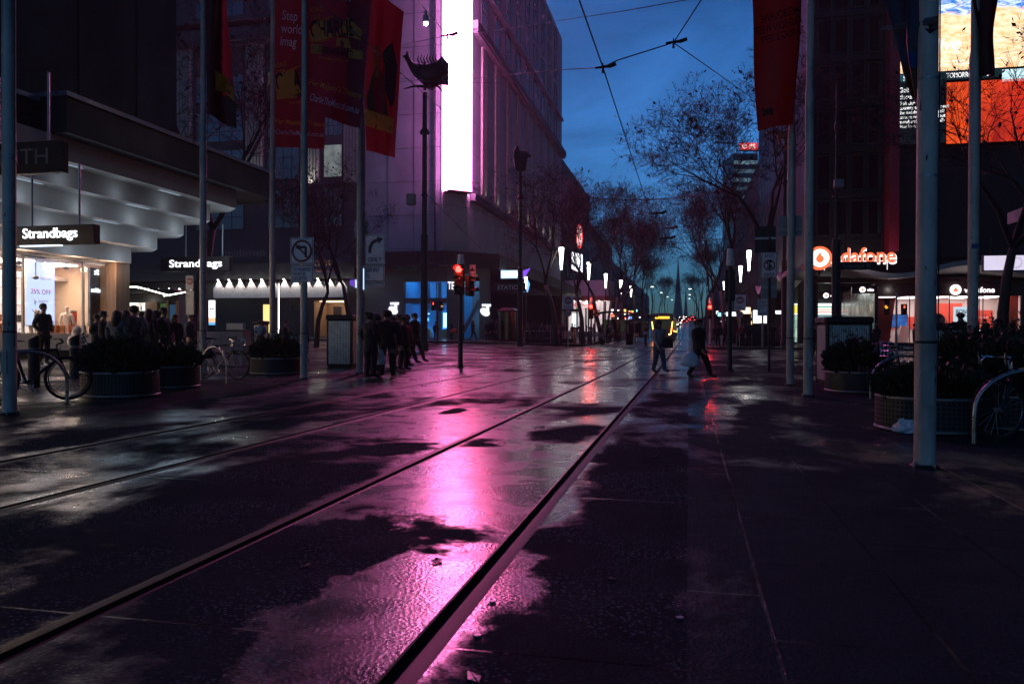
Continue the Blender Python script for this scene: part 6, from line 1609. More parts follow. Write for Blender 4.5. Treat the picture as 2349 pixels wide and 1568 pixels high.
# ------------------------------------------------------------------ bicycles and hoops
def bike(p,label,rz,frame_m,drop=True,tyre=.017,R_=.34,mud=False):
    o=thing('bicycle',label,'bicycle',p,rz)
    rw,fw=(-.5,0,R_),(.5,0,R_)
    for nm,c in (('rear_wheel',rw),('front_wheel',fw)):
        w=MB().ring((0,0,0),R_-tyre,tyre,(0,1,0),40,8).build(nm,M['rubber'],o,True,loc=c)
        MB().ring((0,0,0),R_-tyre*2.6,.009,(0,1,0),40,6).build('rim',M['chrome'] if not mud else M['dark_metal'],w,True)
        s=MB()
        for k in range(20): a=2*PI*k/20; s.tube([(.02*math.cos(a+1),.02*(-1)**k,.02*math.sin(a+1)),((R_-tyre*3)*math.cos(a),0,(R_-tyre*3)*math.sin(a))],.0018,3,False)
        s.tube([(0,-.05,0),(0,.05,0)],.022,8); s.build('spokes',M['steel'],w)
    bb=(-.08,0,.28); st=(-.23,0,.78); ht=(.34,0,.80); hb=(.37,0,.68)
    f=MB()
    for a,b_ in ((bb,st),(bb,hb),(st,ht),(ht,hb)): f.tube([a,b_],.018 if not mud else .024,8)
    for s in (-.05,.05): f.tube([(bb[0],s*.6,bb[2]),(rw[0],s,rw[2])],.010,6); f.tube([(st[0]+.02,s*.4,st[2]-.06),(rw[0],s,rw[2])],.009,6); f.tube([(hb[0],s,hb[2]),(fw[0],s,fw[2])],.013,6)
    f.build('frame',frame_m,o,True)
    mb=MB(); mb.tube([st,(-.26,0,.92)],.014,8); mb.build('seat_post',M['steel'],o,True)
    mb=MB(); mb.tube([(-.40,0,.945),(-.30,0,.95),(-.18,0,.94),(-.10,0,.93)],[.07,.062,.03,.018],8); mb.v=[(v[0],v[1],.94+(v[2]-.94)*.42) for v in mb.v]; mb.build('saddle',M['black'],o,True)
    mb=MB(); mb.tube([ht,(.33,0,.88),(.42,0,.92)],.014,8)
    if drop:
        for s in (-1,1): mb.tube([(.42,0,.92),(.43,s*.17,.92),(.50,s*.2,.93),(.56,s*.205,.88),(.54,s*.205,.80),(.47,s*.21,.78)],.012,7); mb.tube([(.53,s*.2,.92),(.59,s*.2,.97),(.58,s*.2,.84)],.010,5)
    else:
        for s in (-1,1): mb.tube([(.42,0,.92),(.38,s*.18,.97),(.33,s*.31,.97)],.014,7)
    mb.build('handlebar',M['chrome'] if drop else M['black'],o,True)
    mb=MB(); mb.ring((bb[0],-.03,bb[2]),.095,.006,(0,1,0),28,5); mb.ring((bb[0],-.03,bb[2]),.06,.004,(0,1,0),20,4); mb.tube([(bb[0],-.05,bb[2]),(bb[0]+.12,-.055,bb[2]-.12)],.011,6); mb.tube([(bb[0],.05,bb[2]),(bb[0]-.12,.055,bb[2]+.12)],.011,6); mb.box(bb[0]+.08,bb[0]+.17,-.13,-.06,bb[2]-.135,bb[2]-.11); mb.box(bb[0]-.17,bb[0]-.08,.06,.13,bb[2]+.11,bb[2]+.135); mb.tube([(bb[0],-.03,bb[2]+.095),(rw[0],-.03,rw[2]+.04)],.005,4); mb.tube([(bb[0],-.03,bb[2]-.095),(rw[0],-.03,rw[2]-.04)],.005,4); mb.build('crankset',M['chrome'],o,True)
    mb=MB(); mb.tube([(.55,-.1,.86),(.45,-.08,.74),(.36,-.03,.82)],.004,4); mb.tube([(.40,0,.88),(.30,-.02,.6),(.0,-.02,.35)],.004,4); mb.build('cable',M['black'],o)
    return o
FRS=mat('silver_blue_frame',(.10,.10,.12),.3,.7,.2,5); FRB=mat('black_frame',(.012,.013,.016),.35,.3,.3,5)
def hoop(p,label,rz,w=1.1,h=.80):
    o=thing('bicycle_hoop',label,'bicycle stand',p,rz,'steel bicycle hoops')
    pts=[(-w/2,0,-.05),(-w/2,0,h*.35)]+[(-w/2*math.cos(PI*k/16),0,h*.42+h*.58*math.sin(PI*k/16)) for k in range(1,16)]+[(w/2,0,h*.35),(w/2,0,-.05)]
    MB().tube(pts,.024,10).build('tube',M['chrome_hoop'],o,True)
    for s in (-1,1): MB().lathe([(.06,0),(.06,.012)],14,(s*w/2,0,0)).build('foot',M['dark_metal'],o)
    return o
M['chrome_hoop']=mat('brushed_hoop',(.34,.33,.32),.3,.95,.25,6)
pb_=GD(506,18.4); bike(pb_,'silver road bicycle with drop handlebars leaning on a steel hoop',rad(-10),FRS)
o=thing('saddle_bag','black helmet and bag strapped under the saddle of the silver road bicycle','bag',(pb_.x-.28,pb_.y-.06,pb_.z+.60)); MB().ball((0,0,0),(.15,.10,.13),14,9).build('sack',M['black'],o,True); MB().tube([(-.1,0,.1),(0,0,.26),(.08,0,.3)],.012,6).build('strap',M['black'],o)
hoop(GD(491,17.3),'steel hoop in front of the silver road bicycle',rad(-25),.98,.78)
bike(GD(74,12.4),'black mountain bicycle with thick tyres behind the far left pole',rad(50),FRB,False,.026,.35,True)
hoop(GD(60,11.7),'steel hoop at the left edge beside the mountain bicycle',rad(60))
hoop(GD(2079,14.4),'steel hoop in front of the right round planter',rad(10),1.25,.8)
hoop(GD(2372,8.45),'nearest steel hoop at the right edge',rad(8),1.2,.8)
bike(GD(2085,15.0),'dark bicycle with a wire basket behind the thick nearest pole',rad(20),FRB,False)
bike(GD(2385,8.9),'dark bicycle leaning at the right edge hoop',rad(200),FRB,True)
p=GD(2062,15.0); o=thing('wire_basket','wire basket on the bicycle behind the thick nearest pole','basket',(p.x,p.y,p.z+.78),rad(20)); mb=MB()
for k in range(9): mb.tube([(-.28+k*.07,-.13,0),(-.28+k*.07,-.15,.2)],.004,4); mb.tube([(-.28+k*.07,.13,0),(-.28+k*.07,.15,.2)],.004,4)
for z in (0,.1,.2): mb.tube([(-.3,-.15,z),(.3,-.15,z),(.3,.15,z),(-.3,.15,z),(-.3,-.15,z)],.005,4)
mb.build('wire_frame',M['chrome'],o)

# ------------------------------------------------------------------ round planters with shrubs
def shrub_mb(seed,r,h,n,kind=0):
    q=random.Random(seed); mb=MB()
    for i in range(n):
        a=q.uniform(0,6.28); rr_=r*math.sqrt(q.random()); z=h*(q.random()**.7)*(1-.45*(rr_/r)**2); c=Vector((rr_*math.cos(a),rr_*math.sin(a),z+.02*q.random()))
        d=Vector((math.cos(a)*.6,math.sin(a)*.6,q.uniform(.1,1.2))).normalized(); w=d.orthogonal().normalized(); w=Matrix.Rotation(q.uniform(0,6.28),3,d)@w
        l=q.uniform(.05,.12) if kind==0 else q.uniform(.12,.28); b_=l*(.32 if kind==0 else .1)
        mb.add([c,c+d*l*.5+w*b_,c+d*l,c+d*l*.5-w*b_],[(0,1,2,3)])
    for i in range(46):
        a=q.uniform(0,6.28); rr_=r*1.1*q.random(); A=Vector((rr_*.4*math.cos(a),rr_*.4*math.sin(a),0)); Bq=Vector((rr_*math.cos(a),rr_*math.sin(a),h*q.uniform(.6,1.4))); mb.tube([A,Bq],.005,3,False)
        for j in range(7):
            c=A.lerp(Bq,q.uniform(.5,1)); d=Vector((q.uniform(-1,1),q.uniform(-1,1),q.uniform(0,1))).normalized(); w=d.orthogonal().normalized(); l=q.uniform(.05,.10); mb.add([c,c+d*l*.5+w*l*.25,c+d*l,c+d*l*.5-w*l*.25],[(0,1,2,3)])
    return mb
def planter(p,label,seed,r=.64,h=.43,sh=.55,plant='dense dark shrub',flowers=False,kind=0,n=2600):
    o=thing('round_planter',label,'planter',p,0,'perforated round planters')
    mb=MB(); k=36
    mb.add([(r*math.cos(2*PI*i/k),r*math.sin(2*PI*i/k),z) for z in (.03,h-.03) for i in range(k)],[(i,(i+1)%k,k+(i+1)%k,k+i) for i in range(k)]); mb.build('drum',M['perf_pl'],o,True,ang=60)
    mb=MB(); mb.ring((0,0,h-.015),r,.018,(0,0,1),40,6); mb.ring((0,0,.03),r,.018,(0,0,1),40,6); mb.build('rim',M['steel'],o,True)
    MB().lathe([(r-.03,.02),(r-.03,h-.07)],30).build('soil',M['soil'],o)
    s=thing('shrub',plant,'shrub',(p[0],p[1],p[2]+h-.08),0); f=shrub_mb(seed,r*1.02,sh,n,kind).build('leaves',M['leaf'],s)
    if flowers:
        q=random.Random(4); mb=MB()
        for i in range(60):
            c=(.38+q.uniform(-.2,.2),-.25+q.uniform(-.2,.2),sh*.78+q.uniform(-.12,.14)); mb.ball(c,(.028,.028,.02),7,4)
        tag(mb.build('flowers',mat('lilac_flower',(.34,.30,.5),.7),s,True),kind='stuff')
    return o
planter(GD(277,13.7),'round planter in front of the waiting crowd on the left',1,.62,.43,.62,'dense dark shrub in the planter before the left crowd')
planter(GD(382,15.8),'second round planter half hidden behind the left one',2,.62,.43,.5,'low dark shrub behind the left planter shrub',n=1800)
planter(GD(634,21.2),'round planter left of the no left turn sign pole',3,.66,.43,.6,'dark shrub beside the pole with the no left turn sign',n=2200)
planter(GD(1968,16.6),'round planter in front of the dark perforated cabinet',4,.64,.43,.72,'shrub with lilac flowers in front of the dark cabinet',True)
planter(GD(2138,9.85),'nearest round planter half behind the thick pole',5,.64,.43,.42,'low shrub in the nearest planter behind the thick pole')
planter(GD(2325,10.2),'round planter at the right edge in deep shade',6,.64,.43,.75,'bushy dark plant at the right edge in deep shade')
planter(GD(2238,13.0),'round planter at the foot of the far right pole',7,.64,.43,.85,'leafy plant at the foot of the far right pole',kind=1)
planter(GD(2370,15),'round planter behind the others past the right edge',8,.64,.43,.95,'tall dark plant under the near right canopy',kind=1)
p=G(2082,994)[0]; o=thing('litter_bag','crumpled pale plastic litter at the foot of the nearest planter','litter',p); q=random.Random(9); mb=MB(); mb.ball((0,0,.06),(.17,.11,.07),16,10); mb.v=[(v[0]*(1+q.uniform(-.25,.25)),v[1]*(1+q.uniform(-.2,.2)),max(0,v[2]*(1+q.uniform(-.5,.5)))) for v in mb.v]; mb.build('sheet',PLB,o)
MB().tube([(.12,-.02,.05),(.22,-.04,.03),(.27,.02,.06)],[.03,.02,.01],6).build('scrap',mat('lilac_scrap',(.3,.2,.35),.6),o)

# ------------------------------------------------------------------ perforated cabinets, bollards, power boxes
def cabinet(p,label,w,d,h,rz=0,orange=False):
    o=thing('street_cabinet',label,'street cabinet',p,rz,'perforated steel cabinets')
    MB().bbox(-w/2+.02,w/2-.02,-d/2+.02,d/2-.02,.06,h-.16,.01).build('core',M['black'],o)
    for nm,q in (('front_panel',(-w/2+.07,w/2-.07,-d/2,-d/2+.019,.12,h-.2)),('rear_panel',(-w/2+.07,w/2-.07,d/2-.019,d/2,.12,h-.2)),('side_panel',(-w/2,-w/2+.019,-d/2+.1,d/2-.1,.12,h-.2)),('side_panel',(w/2-.019,w/2,-d/2+.1,d/2-.1,.12,h-.2))): MB().box(*q).build(nm,M['perf_cab'],o)
    MB().bbox(-w/2-.03,w/2+.03,-d/2-.03,d/2+.03,h-.16,h,.03).build('cap',M['dark_metal'],o)
    MB().box(-w/2+.03,w/2-.03,-d/2+.03,d/2-.03,-.05,.06).build('plinth',M['dark_metal'],o)
    for x in (-1,1):
        for y in (-1,1): MB().tube([(x*(w/2-.03),y*(d/2-.03),.05),(x*(w/2-.03),y*(d/2-.03),h-.15)],.035,8).build('corner_post',M['black'],o,True)
    if orange: MB().ball((-w/2-.02,-d/2+.05,h-.1),(.05,.05,.10),10,7).build('orange_cap',mat('orange_reflector',(.5,.09,.05),.5),o,True)
    return o
cabinet(GD(789,25.4),'pale perforated steel cabinet with a dark cap next to the right turn only pole',.84,.84,1.66,rad(4))
cabinet(GD(1935,18.8),'dark perforated steel cabinet with an orange corner behind the flag pole',1.02,.9,1.6,rad(6),True)
cabinet(GD(598,35),'warm lit perforated cabinet in the background beside the grey counter',.5,.5,1.45)
cabinet(GD(2165,21),'perforated cabinet in deep shade right of the thick pole',.85,.85,1.5)
def bollard(p,label,h=.98):
    o=thing('bollard',label,'bollard',p,rad(10),'dark bollards with slanted tops')
    mb=MB(); n=18; r=.105; vs=[(r*math.cos(2*PI*i/n),r*math.sin(2*PI*i/n),-.05) for i in range(n)]+[(r*math.cos(2*PI*i/n),r*math.sin(2*PI*i/n),h-.06+.55*r*math.cos(2*PI*i/n)) for i in range(n)]
    mb.add(vs,[(i,(i+1)%n,n+(i+1)%n,n+i) for i in range(n)]+[tuple(range(n,2*n))]); mb.build('post',M['dark_metal'],o,True,ang=60)
    MB().lathe([(r*1.02,h-.30),(r*1.02,h-.24)],18).build('band',M['sign_grey'],o)
bollard(GD(171,17.6),'bollard with a slanted top standing left of the round planter'); bollard(GD(78,15.2),'bollard in front of the man with glasses, behind the mountain bicycle')
p=GD(524,24.5); o=thing('power_box','pale grey double cabinet printed DOME with a lower box beneath','electrical box',p,rad(8))
BX=mat('lilac_grey_box',(.24,.22,.25),.6,.1,.15,3)
MB().bbox(-.85,.60,-.3,.3,.42,1.08,.02).build('upper_box',BX,o); MB().bbox(-.5,.58,-.28,.28,.02,.36,.02).build('lower_box',BX,o); MB().box(-.8,.56,-.25,.25,.36,.42).build('gap_shadow_strip',M['black'],o)
MB().box(-.105,-.095,-.303,-.3,.44,1.06).build('door_seam',M['black'],o); MB().box(-.86,.61,-.31,.31,1.08,1.10).build('lid',M['dark_metal'],o)
text('DOME',M['sign_black'],o,(.27,-.304,.88),0,.28,None,.003,.03); text('1800 625 025',M['sign_black'],o,(.25,-.304,.64),0,.52,None,.003,.02); text('DOME',M['sign_black'],o,(-.62,-.304,.74),0,.28,None,.003,.03,ry=-90); text('39162',M['sign_grey'],o,(.2,-.284,.2),0,.35,None,.003,.01)

# ------------------------------------------------------------------ kiosk and lit things in the left middle
p=GD(331,40); Y_=rad(YAW)
o=thing('kiosk','drinks kiosk with a lit product strip, timber door and green and blue posters','kiosk',p,Y_)
GRN=mat('kiosk_green',(.10,.16,.04),.6); 
MB().box(-1.55,1.55,.35,2,0,2.75).build('back_wall',M['shop_dark'],o); MB().bbox(-1.6,1.65,-.35,2.05,2.75,2.95,.03).build('roof',M['awn'],o)
MB().box(-1.5,-.02,0,.34,0,.95).build('counter',M['shop_dark'],o); MB().box(-1.5,-.05,.12,.2,1.88,2.28).build('product_strip',glow('kiosk_strip_light',(1,.95,.86),1.6,.6,4),o); MB().box(-1.5,-.05,.1,.2,1.68,1.86).build('green_strip',GRN,o)
MB().box(-1.45,-.1,.25,.3,1.1,1.62).build('lit_window',glow('kiosk_window',(1,.96,.88),.9,.6,5),o)
MB().box(.02,.62,.05,.34,0,2.32).build('timber_door',M['pillar'],o); MB().box(.68,1.0,.28,.34,.8,2.25).build('green_poster',glow('green_poster_light',(.08,.16,.04),.5),o); MB().box(1.02,1.12,.2,.34,0,2.4).build('timber_post',M['slat'],o); MB().box(1.15,1.48,.28,.34,.8,2.2).build('blue_poster',glow('blue_poster_light',(.03,.10,.2),.5),o); MB().box(1.5,1.6,.2,.34,0,2.4).build('timber_post',M['slat'],o)
for i in range(9): MB().lathe([(.035,0),(.035,.14),(.015,.18),(.015,.22)],8,(-1.35+i*.145,.08,1.9)).build('bottle',mat('bottle_%d'%(i%3),[(.5,.3,.05),(.4,.05,.05),(.1,.2,.4)][i%3],.3),o,True)
l=bpy.data.lights.new('kiosk_lamp','POINT'); l.energy=14; l.color=(1,.92,.78); lo=bpy.data.objects.new('kiosk_lamp',l); COL.objects.link(lo); lo.location=p+Vector((0,-.7,2.4))
NEO=glow('neon_tube',(.95,1,.85),6)
pts=[P(176,659,36),P(262,658,36),P(316,658,36),P(386,677,37),P(376,678.5,38),]; pts2=[P(386,677,37),P(435,668,39)]
def relt(pts,r,name,m,label,cat):
    o=thing(name,label,cat,pts[0]); MB().tube([q-pts[0] for q in pts],r,6).build('tube',m,o,True)
    mb=MB()
    for q in (pts[0],pts[len(pts)//2],pts[-1]): mb.tube([q-pts[0],q-pts[0]+Vector((0,0,.7))],.006,4)
    mb.build('hanger',M['black'],o); return o
relt(pts,.028,'neon_light',NEO,'long angular white neon line over the kiosk','light'); relt(pts2,.028,'neon_light',NEO,'short white neon line rising right of the kiosk','light')
p=GD(486,60); p.z+=0; o=thing('lit_totem','slim lit advertising totem, white over orange, beside the red banner pole','advertising panel',(p.x,p.y,hgt(745,p)+p.z),Y_)
MB().box(-.24,.24,0,.03,.55,1.85).build('white_face',glow('totem_white',(.95,.95,1),2.2),o); MB().box(-.24,.24,0,.03,.2,.55).build('orange_face',glow('totem_orange',(1,.45,.25),1.6),o); MB().box(-.24,.24,0,.03,.0,.2).build('blue_face',glow('totem_blue',(.15,.5,.9),1.2),o); MB().box(-.27,.27,.031,.12,-.9,1.9).build('case',M['dark_metal'],o); MB().disc((-.08,-.01,1.2),.07,(0,1,0),.01,14).build('dot',M['black'],o); MB().disc((.09,-.01,1.2),.07,(0,1,0),.01,14).build('dot',M['sign_grey'],o)
p=P(639,764,66); o=thing('light_strip','thin vertical white light strip left of the no left turn sign','light',p); H_=(P(639,650,66)-p).length; MB().box(-.04,.04,0,.03,0,H_).build('tube',glow('strip_white',(1,.93,.85),5),o); MB().box(-.07,.07,.031,.1,-.05,H_+.05).build('channel',M['dark_metal'],o)
p=GD(541,34.5); o=thing('counter','grey counter where a person in a blue shirt leans','counter',p,Y_); MB().box(-.5,.5,-.2,.3,0,1.05).build('front',M['shop_dark'],o); MB().bbox(-.36,.36,-.15,.2,1.05,1.32,.01).build('grey_box',M['sign_grey'],o)

# ------------------------------------------------------------------ window display of the bag shop
MQ=mat('mannequin_white',(.75,.66,.60),.35,0,.04,5)
def mannequin(top,label,rz):
    V,E,Rd,K,arms=skel('stand',False); o=thing('mannequin',label,'mannequin',(top.x,top.y,top.z-1.76),rz); skinned('body',V,E,[r*.86 if r>.1 else r for r in Rd],MQ,o,1); MB().lathe([(.25,-.02),(.25,.0)],20).build('base',M['steel'],o)
    mb=MB(); mb.tube([(-.1,-.13,1.42),(.08,-.16,1.2),(.22,-.08,.98)],.012,5); mb.build('bag_strap',M['pillar'],o); MB().bbox(.17,.30,-.14,.05,.78,1.0,.03).build('crossbody_bag',M['black'],o); return o
a=PX(77,688,-23.0); b_=PX(153,699,-22.9)
mannequin(a,'white mannequin before the lit discount panel, left one',rad(60)); mannequin(b_,'white mannequin with a crossbody bag, right of the discount panel',rad(40))
for z0,(q,x) in ((0,(a,-23)),(0,(b_,-22.9))):
    o=thing('display_plinth','low cream plinth under the %s mannequin'%('left' if q is a else 'right'),'plinth',(q.x,q.y,ZS+.02)); MB().bbox(-.4,.4,-.4,.4,0,max(.05,q.z-1.78-ZS-.02),.02).build('block',M['plinth'],o); MB().box(-.41,.41,-.41,.41,-.0,.05).build('skirting',M['black'],o)
bl=PX(60,745,-22.95); tr_=PX(124,602,-22.95); o=thing('discount_panel','tall pale blue lit panel reading 25% OFF in pink','panel',(-22.95,bl.y,bl.z)); L_=tr_.y-bl.y; H_=tr_.z-bl.z
MB().box(-.12,-.001,-.02,L_+.02,-.02,H_+.02).build('case',M['sign_white'],o); MB().box(0,.02,0,L_,0,H_).build('lit_face',glow('pale_blue_panel',(.58,.70,1),1.25,.1),o)
PK=mat('pink_print',(.7,.12,.4),.5)
text('25% OFF',PK,o,(.03,L_*.5,H_*.52),rad(90),L_*.72,None,.004,.01); text('New Season',M['sign_white'],o,(.03,L_*.5,H_*.74),rad(90),L_*.7,None,.004,.01); text('In Store',M['sign_white'],o,(.03,L_*.5,H_*.38),rad(90),L_*.5,None,.004,.01)
bl=PX(207,748,-22.0); tr_=PX(234,616,-22.0); o=thing('picture_panel','slate blue panel with a mountain pattern at the corner pillar','panel',(-22.0,bl.y,bl.z)); L_=tr_.y-bl.y; H_=tr_.z-bl.z
MB().box(-.1,0,0,L_,0,H_).build('board',mat('mountain_print',(.09,.11,.16),.5,0,.7,2.5),o); text('vodafone',M['sign_reflection'],o,(.02,L_*.5,H_*.62),rad(90),L_*.9,.16,.004,.02,mirror=True); text('St',M['sign_reflection'],o,(.02,L_*.5,H_*.93),rad(90),L_*.4,.2,.004,.02,mirror=True)  # glowing mirrored words imitate the reflection of signs across the street
bl=PX(163,765,-23.6); o=thing('display_card','teal card with OFF lettering behind the right mannequin','sign',(-23.6,bl.y,bl.z)); MB().box(-.03,0,0,.8,0,.9).build('card',mat('teal_card',(.03,.16,.2),.5),o); MB().box(0,.008,.05,.75,.5,.85).build('red_label',mat('red_label',(.5,.05,.03),.5),o); text('50%\nOFF',M['sign_white'],o,(.01,.4,.25),rad(90),.55,.36,.004,.01); MB().tube([(-.02,.4,-.9),(-.02,.4,0)],.015,6).build('stand',M['steel'],o)
LE=[mat('tan_leather',(.42,.15,.05),.4,0,.2,6),mat('orange_leather',(.55,.17,.05),.4,0,.2,6),mat('brown_leather',(.2,.08,.04),.4,0,.2,6),mat('red_leather',(.45,.04,.03),.4,0,.2,6),mat('cream_leather',(.6,.5,.4),.4,0,.2,6)]
def handbag(p,label,m,w=.36,h=.26,rz=0,strap=True):
    o=thing('handbag',label,'handbag',p,rz,'handbags in the shop window'); mb=MB(); mb.prism([(-w/2,-.07,0),(w/2,-.07,0),(w*.42,-.05,h),(-w*.42,-.05,h)],(0,.13,0)); mb.build('body',m,o); MB().box(-w*.43,w*.43,-.075,-.071,h*.55,h).build('flap',m,o)
    if strap: MB().ring((0,0,h*.95),w*.26,.011,(0,1,0),18,6,0,PI).build('handle',m,o,True) if False else MB().tube([(-w*.26,0,h*.95),(-w*.2,0,h*1.5),(w*.2,0,h*1.5),(w*.26,0,h*.95)],.011,6).build('handle',m,o,True)
for i,(ox,mi,lab) in enumerate(((118,2,'brown handbag low in the window left of the right mannequin'),(130,1,'orange handbag at the feet of the right mannequin'),(143,0,'tan leather handbag under the right mannequin'),(160,1,'wide orange handbag at the front of the display'),(172,3,'red handbag right of the display front'),(186,4,'cream handbag before the teal card'))):
    q=PX(ox,783,-22.2); handbag((q.x,q.y,1.16),lab,LE[mi],.42,.28,rad(90)+i*.3)
for ox,mi,lab in ((20,2,'brown suitcase at the left end of the window'),(6,0,'tan suitcase at the left edge of the window'),(196,3,'red cabin suitcase near the corner pillar')):
    q=PX(ox,770,-23.0); o=thing('suitcase',lab,'suitcase',(q.x,q.y,ZS+.03),rad(80)); MB().bbox(-.25,.25,-.13,.13,.06,.72+.5*(ox<100),.05).build('shell',LE[mi],o); MB().tube([(-.1,0,.7),(-.1,0,1.25),(.1,0,1.25),(.1,0,.7)],.012,6).build('handle',M['steel'],o)
    for x in (-.18,.18): MB().disc((x,0,.03),.035,(1,0,0),.03,12).build('wheel',M['black'],o)
q=PX(14,700,-24.5); o=thing('shelf_unit','lit white shelf with bags at the left edge of the bag shop','shelf',(-24.6,q.y-.8,ZS),0); MB().box(-.3,0,0,2.4,0,3.2).build('back_panel',glow('lit_shelf_back',(1,.85,.75),1.0),o)
for k in range(4): MB().box(0,.45,.02,2.38,.6+k*.65,.64+k*.65).build('shelf',M['sign_white'],o)
for k in range(8): handbag((-24.35,q.y-.5+.5*(k%4),ZS+.64+.65*(k//4)),'%s handbag on the %s lit shelf at the left edge'%(['brown','red','black','cream'][k%4],['lower','upper'][k//4]),[LE[2],LE[3],M['black'],LE[4]][k%4],.34,.26,rad(90))

# ------------------------------------------------------------------ bullseye centre and the tram stop
TZ=tz(-17,138)+.14
o=thing('bullseye_centre','pale rounded shop entrance with a red lit soffit and bullseye sign','shop',(-17.5,139,TZ)); 
MB().prism([(-3.8,0,6.2),(3.2,0,6.2),(4.2,1.2,6.2),(4.4,5,6.2),(-3.8,5,6.2)],(0,0,2.8)).build('parapet',mat('pale_parapet',(.55,.55,.62),.6,0,.1,1),o)
MB().prism([(-3.9,-1.5,5.4),(3.4,-1.5,5.4),(4.8,.5,5.4),(5,5,5.4),(-3.9,5,5.4)],(0,0,.8)).build('canopy',mat('red_soffit',(.35,.08,.08),.5),o)
MB().box(-3.7,4.2,1.2,1.4,0,5.4).build('glass_front',glow('shop_inside',(1,.82,.82),.8,.5,.7),o)
for x in (-3.6,-1.8,-.2,1.4,3.0): MB().box(x-.12,x+.12,.9,1.2,0,5.4).build('mullion',M['dark_metal'],o)
for i in range(7): MB().disc((-3.2+i*1.1,-.6,5.37),.14,(0,0,1),.03,12).build('downlight',M['lamp_white'],o)
MB().box(-2.6,-1.7,1.0,1.19,.3,3.2).build('lit_poster',glow('pale_blue_lit_poster',(.7,.9,1),2.2),o)
sg=thing('shop_sign','white band sign with a red bullseye reading Target Centre','sign',(-17.5,138.2,TZ+4.15)); MB().bbox(-2.6,2.4,0,.15,0,1.05,.01).build('board',glow('pink_white_board',(1,.78,.78),.55),sg); MB().ring((-1.6,-.03,.52),.34,.09,(0,1,0),24,6).build('red_ring',M['no_red'],sg); MB().disc((-1.6,-.03,.52),.14,(0,1,0),.04,16).build('red_dot',M['no_red'],sg); text('Target Centre',M['no_red'],sg,(.45,-.01,.5),0,2.9,None,.01,.01)
for i in range(3):
    l=bpy.data.lights.new('centre_lamp','POINT'); l.energy=80; l.color=(1,.8,.8); lo=bpy.data.objects.new('centre_lamp',l); COL.objects.link(lo); lo.location=(-20+i*2.6,137.6,TZ+5.0)
q=PY(1329,570,136); o=thing('blade_sign','tall red ringed oval sign with a white centre on the left facade','sign',(q.x,136,q.z)); h=hgt(513,Vector((q.x,136,0)))-hgt(570,Vector((q.x,136,0)))
def oval(a,b_,y,t_): return [(a*math.cos(2*PI*k/24),y,h/2+b_*math.sin(2*PI*k/24)) for k in range(24)]
MB().prism(oval(.55,h/2,0,0),(0,.25,0)).build('red_oval',glow('red_oval',(1,.06,.05),2.2),o); MB().prism(oval(.40,h/2-.35,-.03,0),(0,.03,0)).build('white_oval',VW,o); MB().prism(oval(.27,h/2-.7,-.06,0),(0,.03,0)).build('inner_ring',glow('red_oval2',(1,.1,.08),1.6),o); MB().prism(oval(.16,h/2-1.0,-.09,0),(0,.03,0)).build('inner_oval',VW,o); MB().box(-.9,-.5,.05,.15,h*.4,h*.6).build('bracket',M['dark_metal'],o)
q=PY(1324,628,136); o=thing('blade_sign','white lit sign with dark brush lettering below the red oval','sign',(q.x,136,q.z)); MB().bbox(-1,.95,0,.25,0,3.8,.02).build('case',M['dark_metal'],o); MB().prism([(-.95,-.02,.9),(.9,-.02,0),(.9,-.02,3.3),(-.95,-.02,3.8)],(0,.018,0)).build('lit_face',glow('white_blade',(.88,.9,1),2.2),o); text('TOY\nWORLD',M['sign_black'],o,(0,-.03,1.9),0,1.5,2.2,.01,.06)
def rail(p0,p1_,label):
    o=thing('handrail',label,'handrail',p0); d=p1_-p0; L=d.length; u_=d.normalized(); mb=MB(); mb.tube([(0,0,.95),u_*L+Vector((0,0,.95))],.03,8); mb.build('rail',M['chrome_hoop'],o,True)
    n=int(L/1.6)
    for i in range(n+1): q=u_*(L*i/n); MB().tube([q,q+Vector((0,0,.95))],.022,6).build('post',M['steel'],o,True)
    MB().prism([(0,.1,0),u_*L+Vector((0,.1,0)),u_*L+Vector((0,.1,.35)),(0,.1,.35)],(0,.12,0)).build('base_wall',M['dark_wall'],o)
pa_=GD(1204,63); pb2=GD(1322,63); pa_.z+=.14; pb2.z=pa_.z; rail(pa_,pb2,'long handrail with a low wall along the left kerb')
pa_=GD(1690,60); pb2=GD(1797,59); pa_.z+=.14; pb2.z=pa_.z; rail(pa_,pb2,'handrail along the right kerb beyond the crossing')
p=GD(1318,61); p.z+=.14; o=thing('bollard','orange reflective bollard at the end of the left handrail','bollard',p); MB().lathe([(.10,0),(.10,1.15),(.07,1.22),(.02,1.25)],14).build('post',mat('orange_plastic',(.8,.12,.03),.4),o,True); MB().lathe([(.104,.8),(.104,.95)],14).build('band',mat('orange_band',(.9,.3,.1),.3),o)
def bench(p,label,rz):
    o=thing('bench',label,'bench',p,rz,'slatted benches at the tram stop')
    for k in range(4): MB().box(-.85,.85,-.22+k*.12,-.13+k*.12,.43,.46).build('seat',M['steel'],o)
    for k in range(3): MB().box(-.85,.85,.26+k*.02,.28+k*.02,.55+k*.13,.65+k*.13).build('backrest',M['steel'],o)
    for s in (-.7,.7): MB().tube([(s,-.2,.43),(s,-.18,0)],.025,6).build('leg',M['dark_metal'],o); MB().tube([(s,.2,.43),(s,.22,0)],.025,6).build('leg',M['dark_metal'],o); MB().tube([(s,.22,.43),(s,.3,.95)],.022,6).build('arm',M['dark_metal'],o)
for ox,d,rz_,lab in ((1313,66,.2,'slatted bench behind the end of the left handrail'),(1331,67,.1,'slatted bench left of the far red traffic light'),(1372,69,.3,'slatted bench right of the far red traffic light'),(1448,74,.2,'bench under the dark tram stop shelter')): p=GD(ox,d); p.z+=.14; bench(p,lab,rz_+Y_)
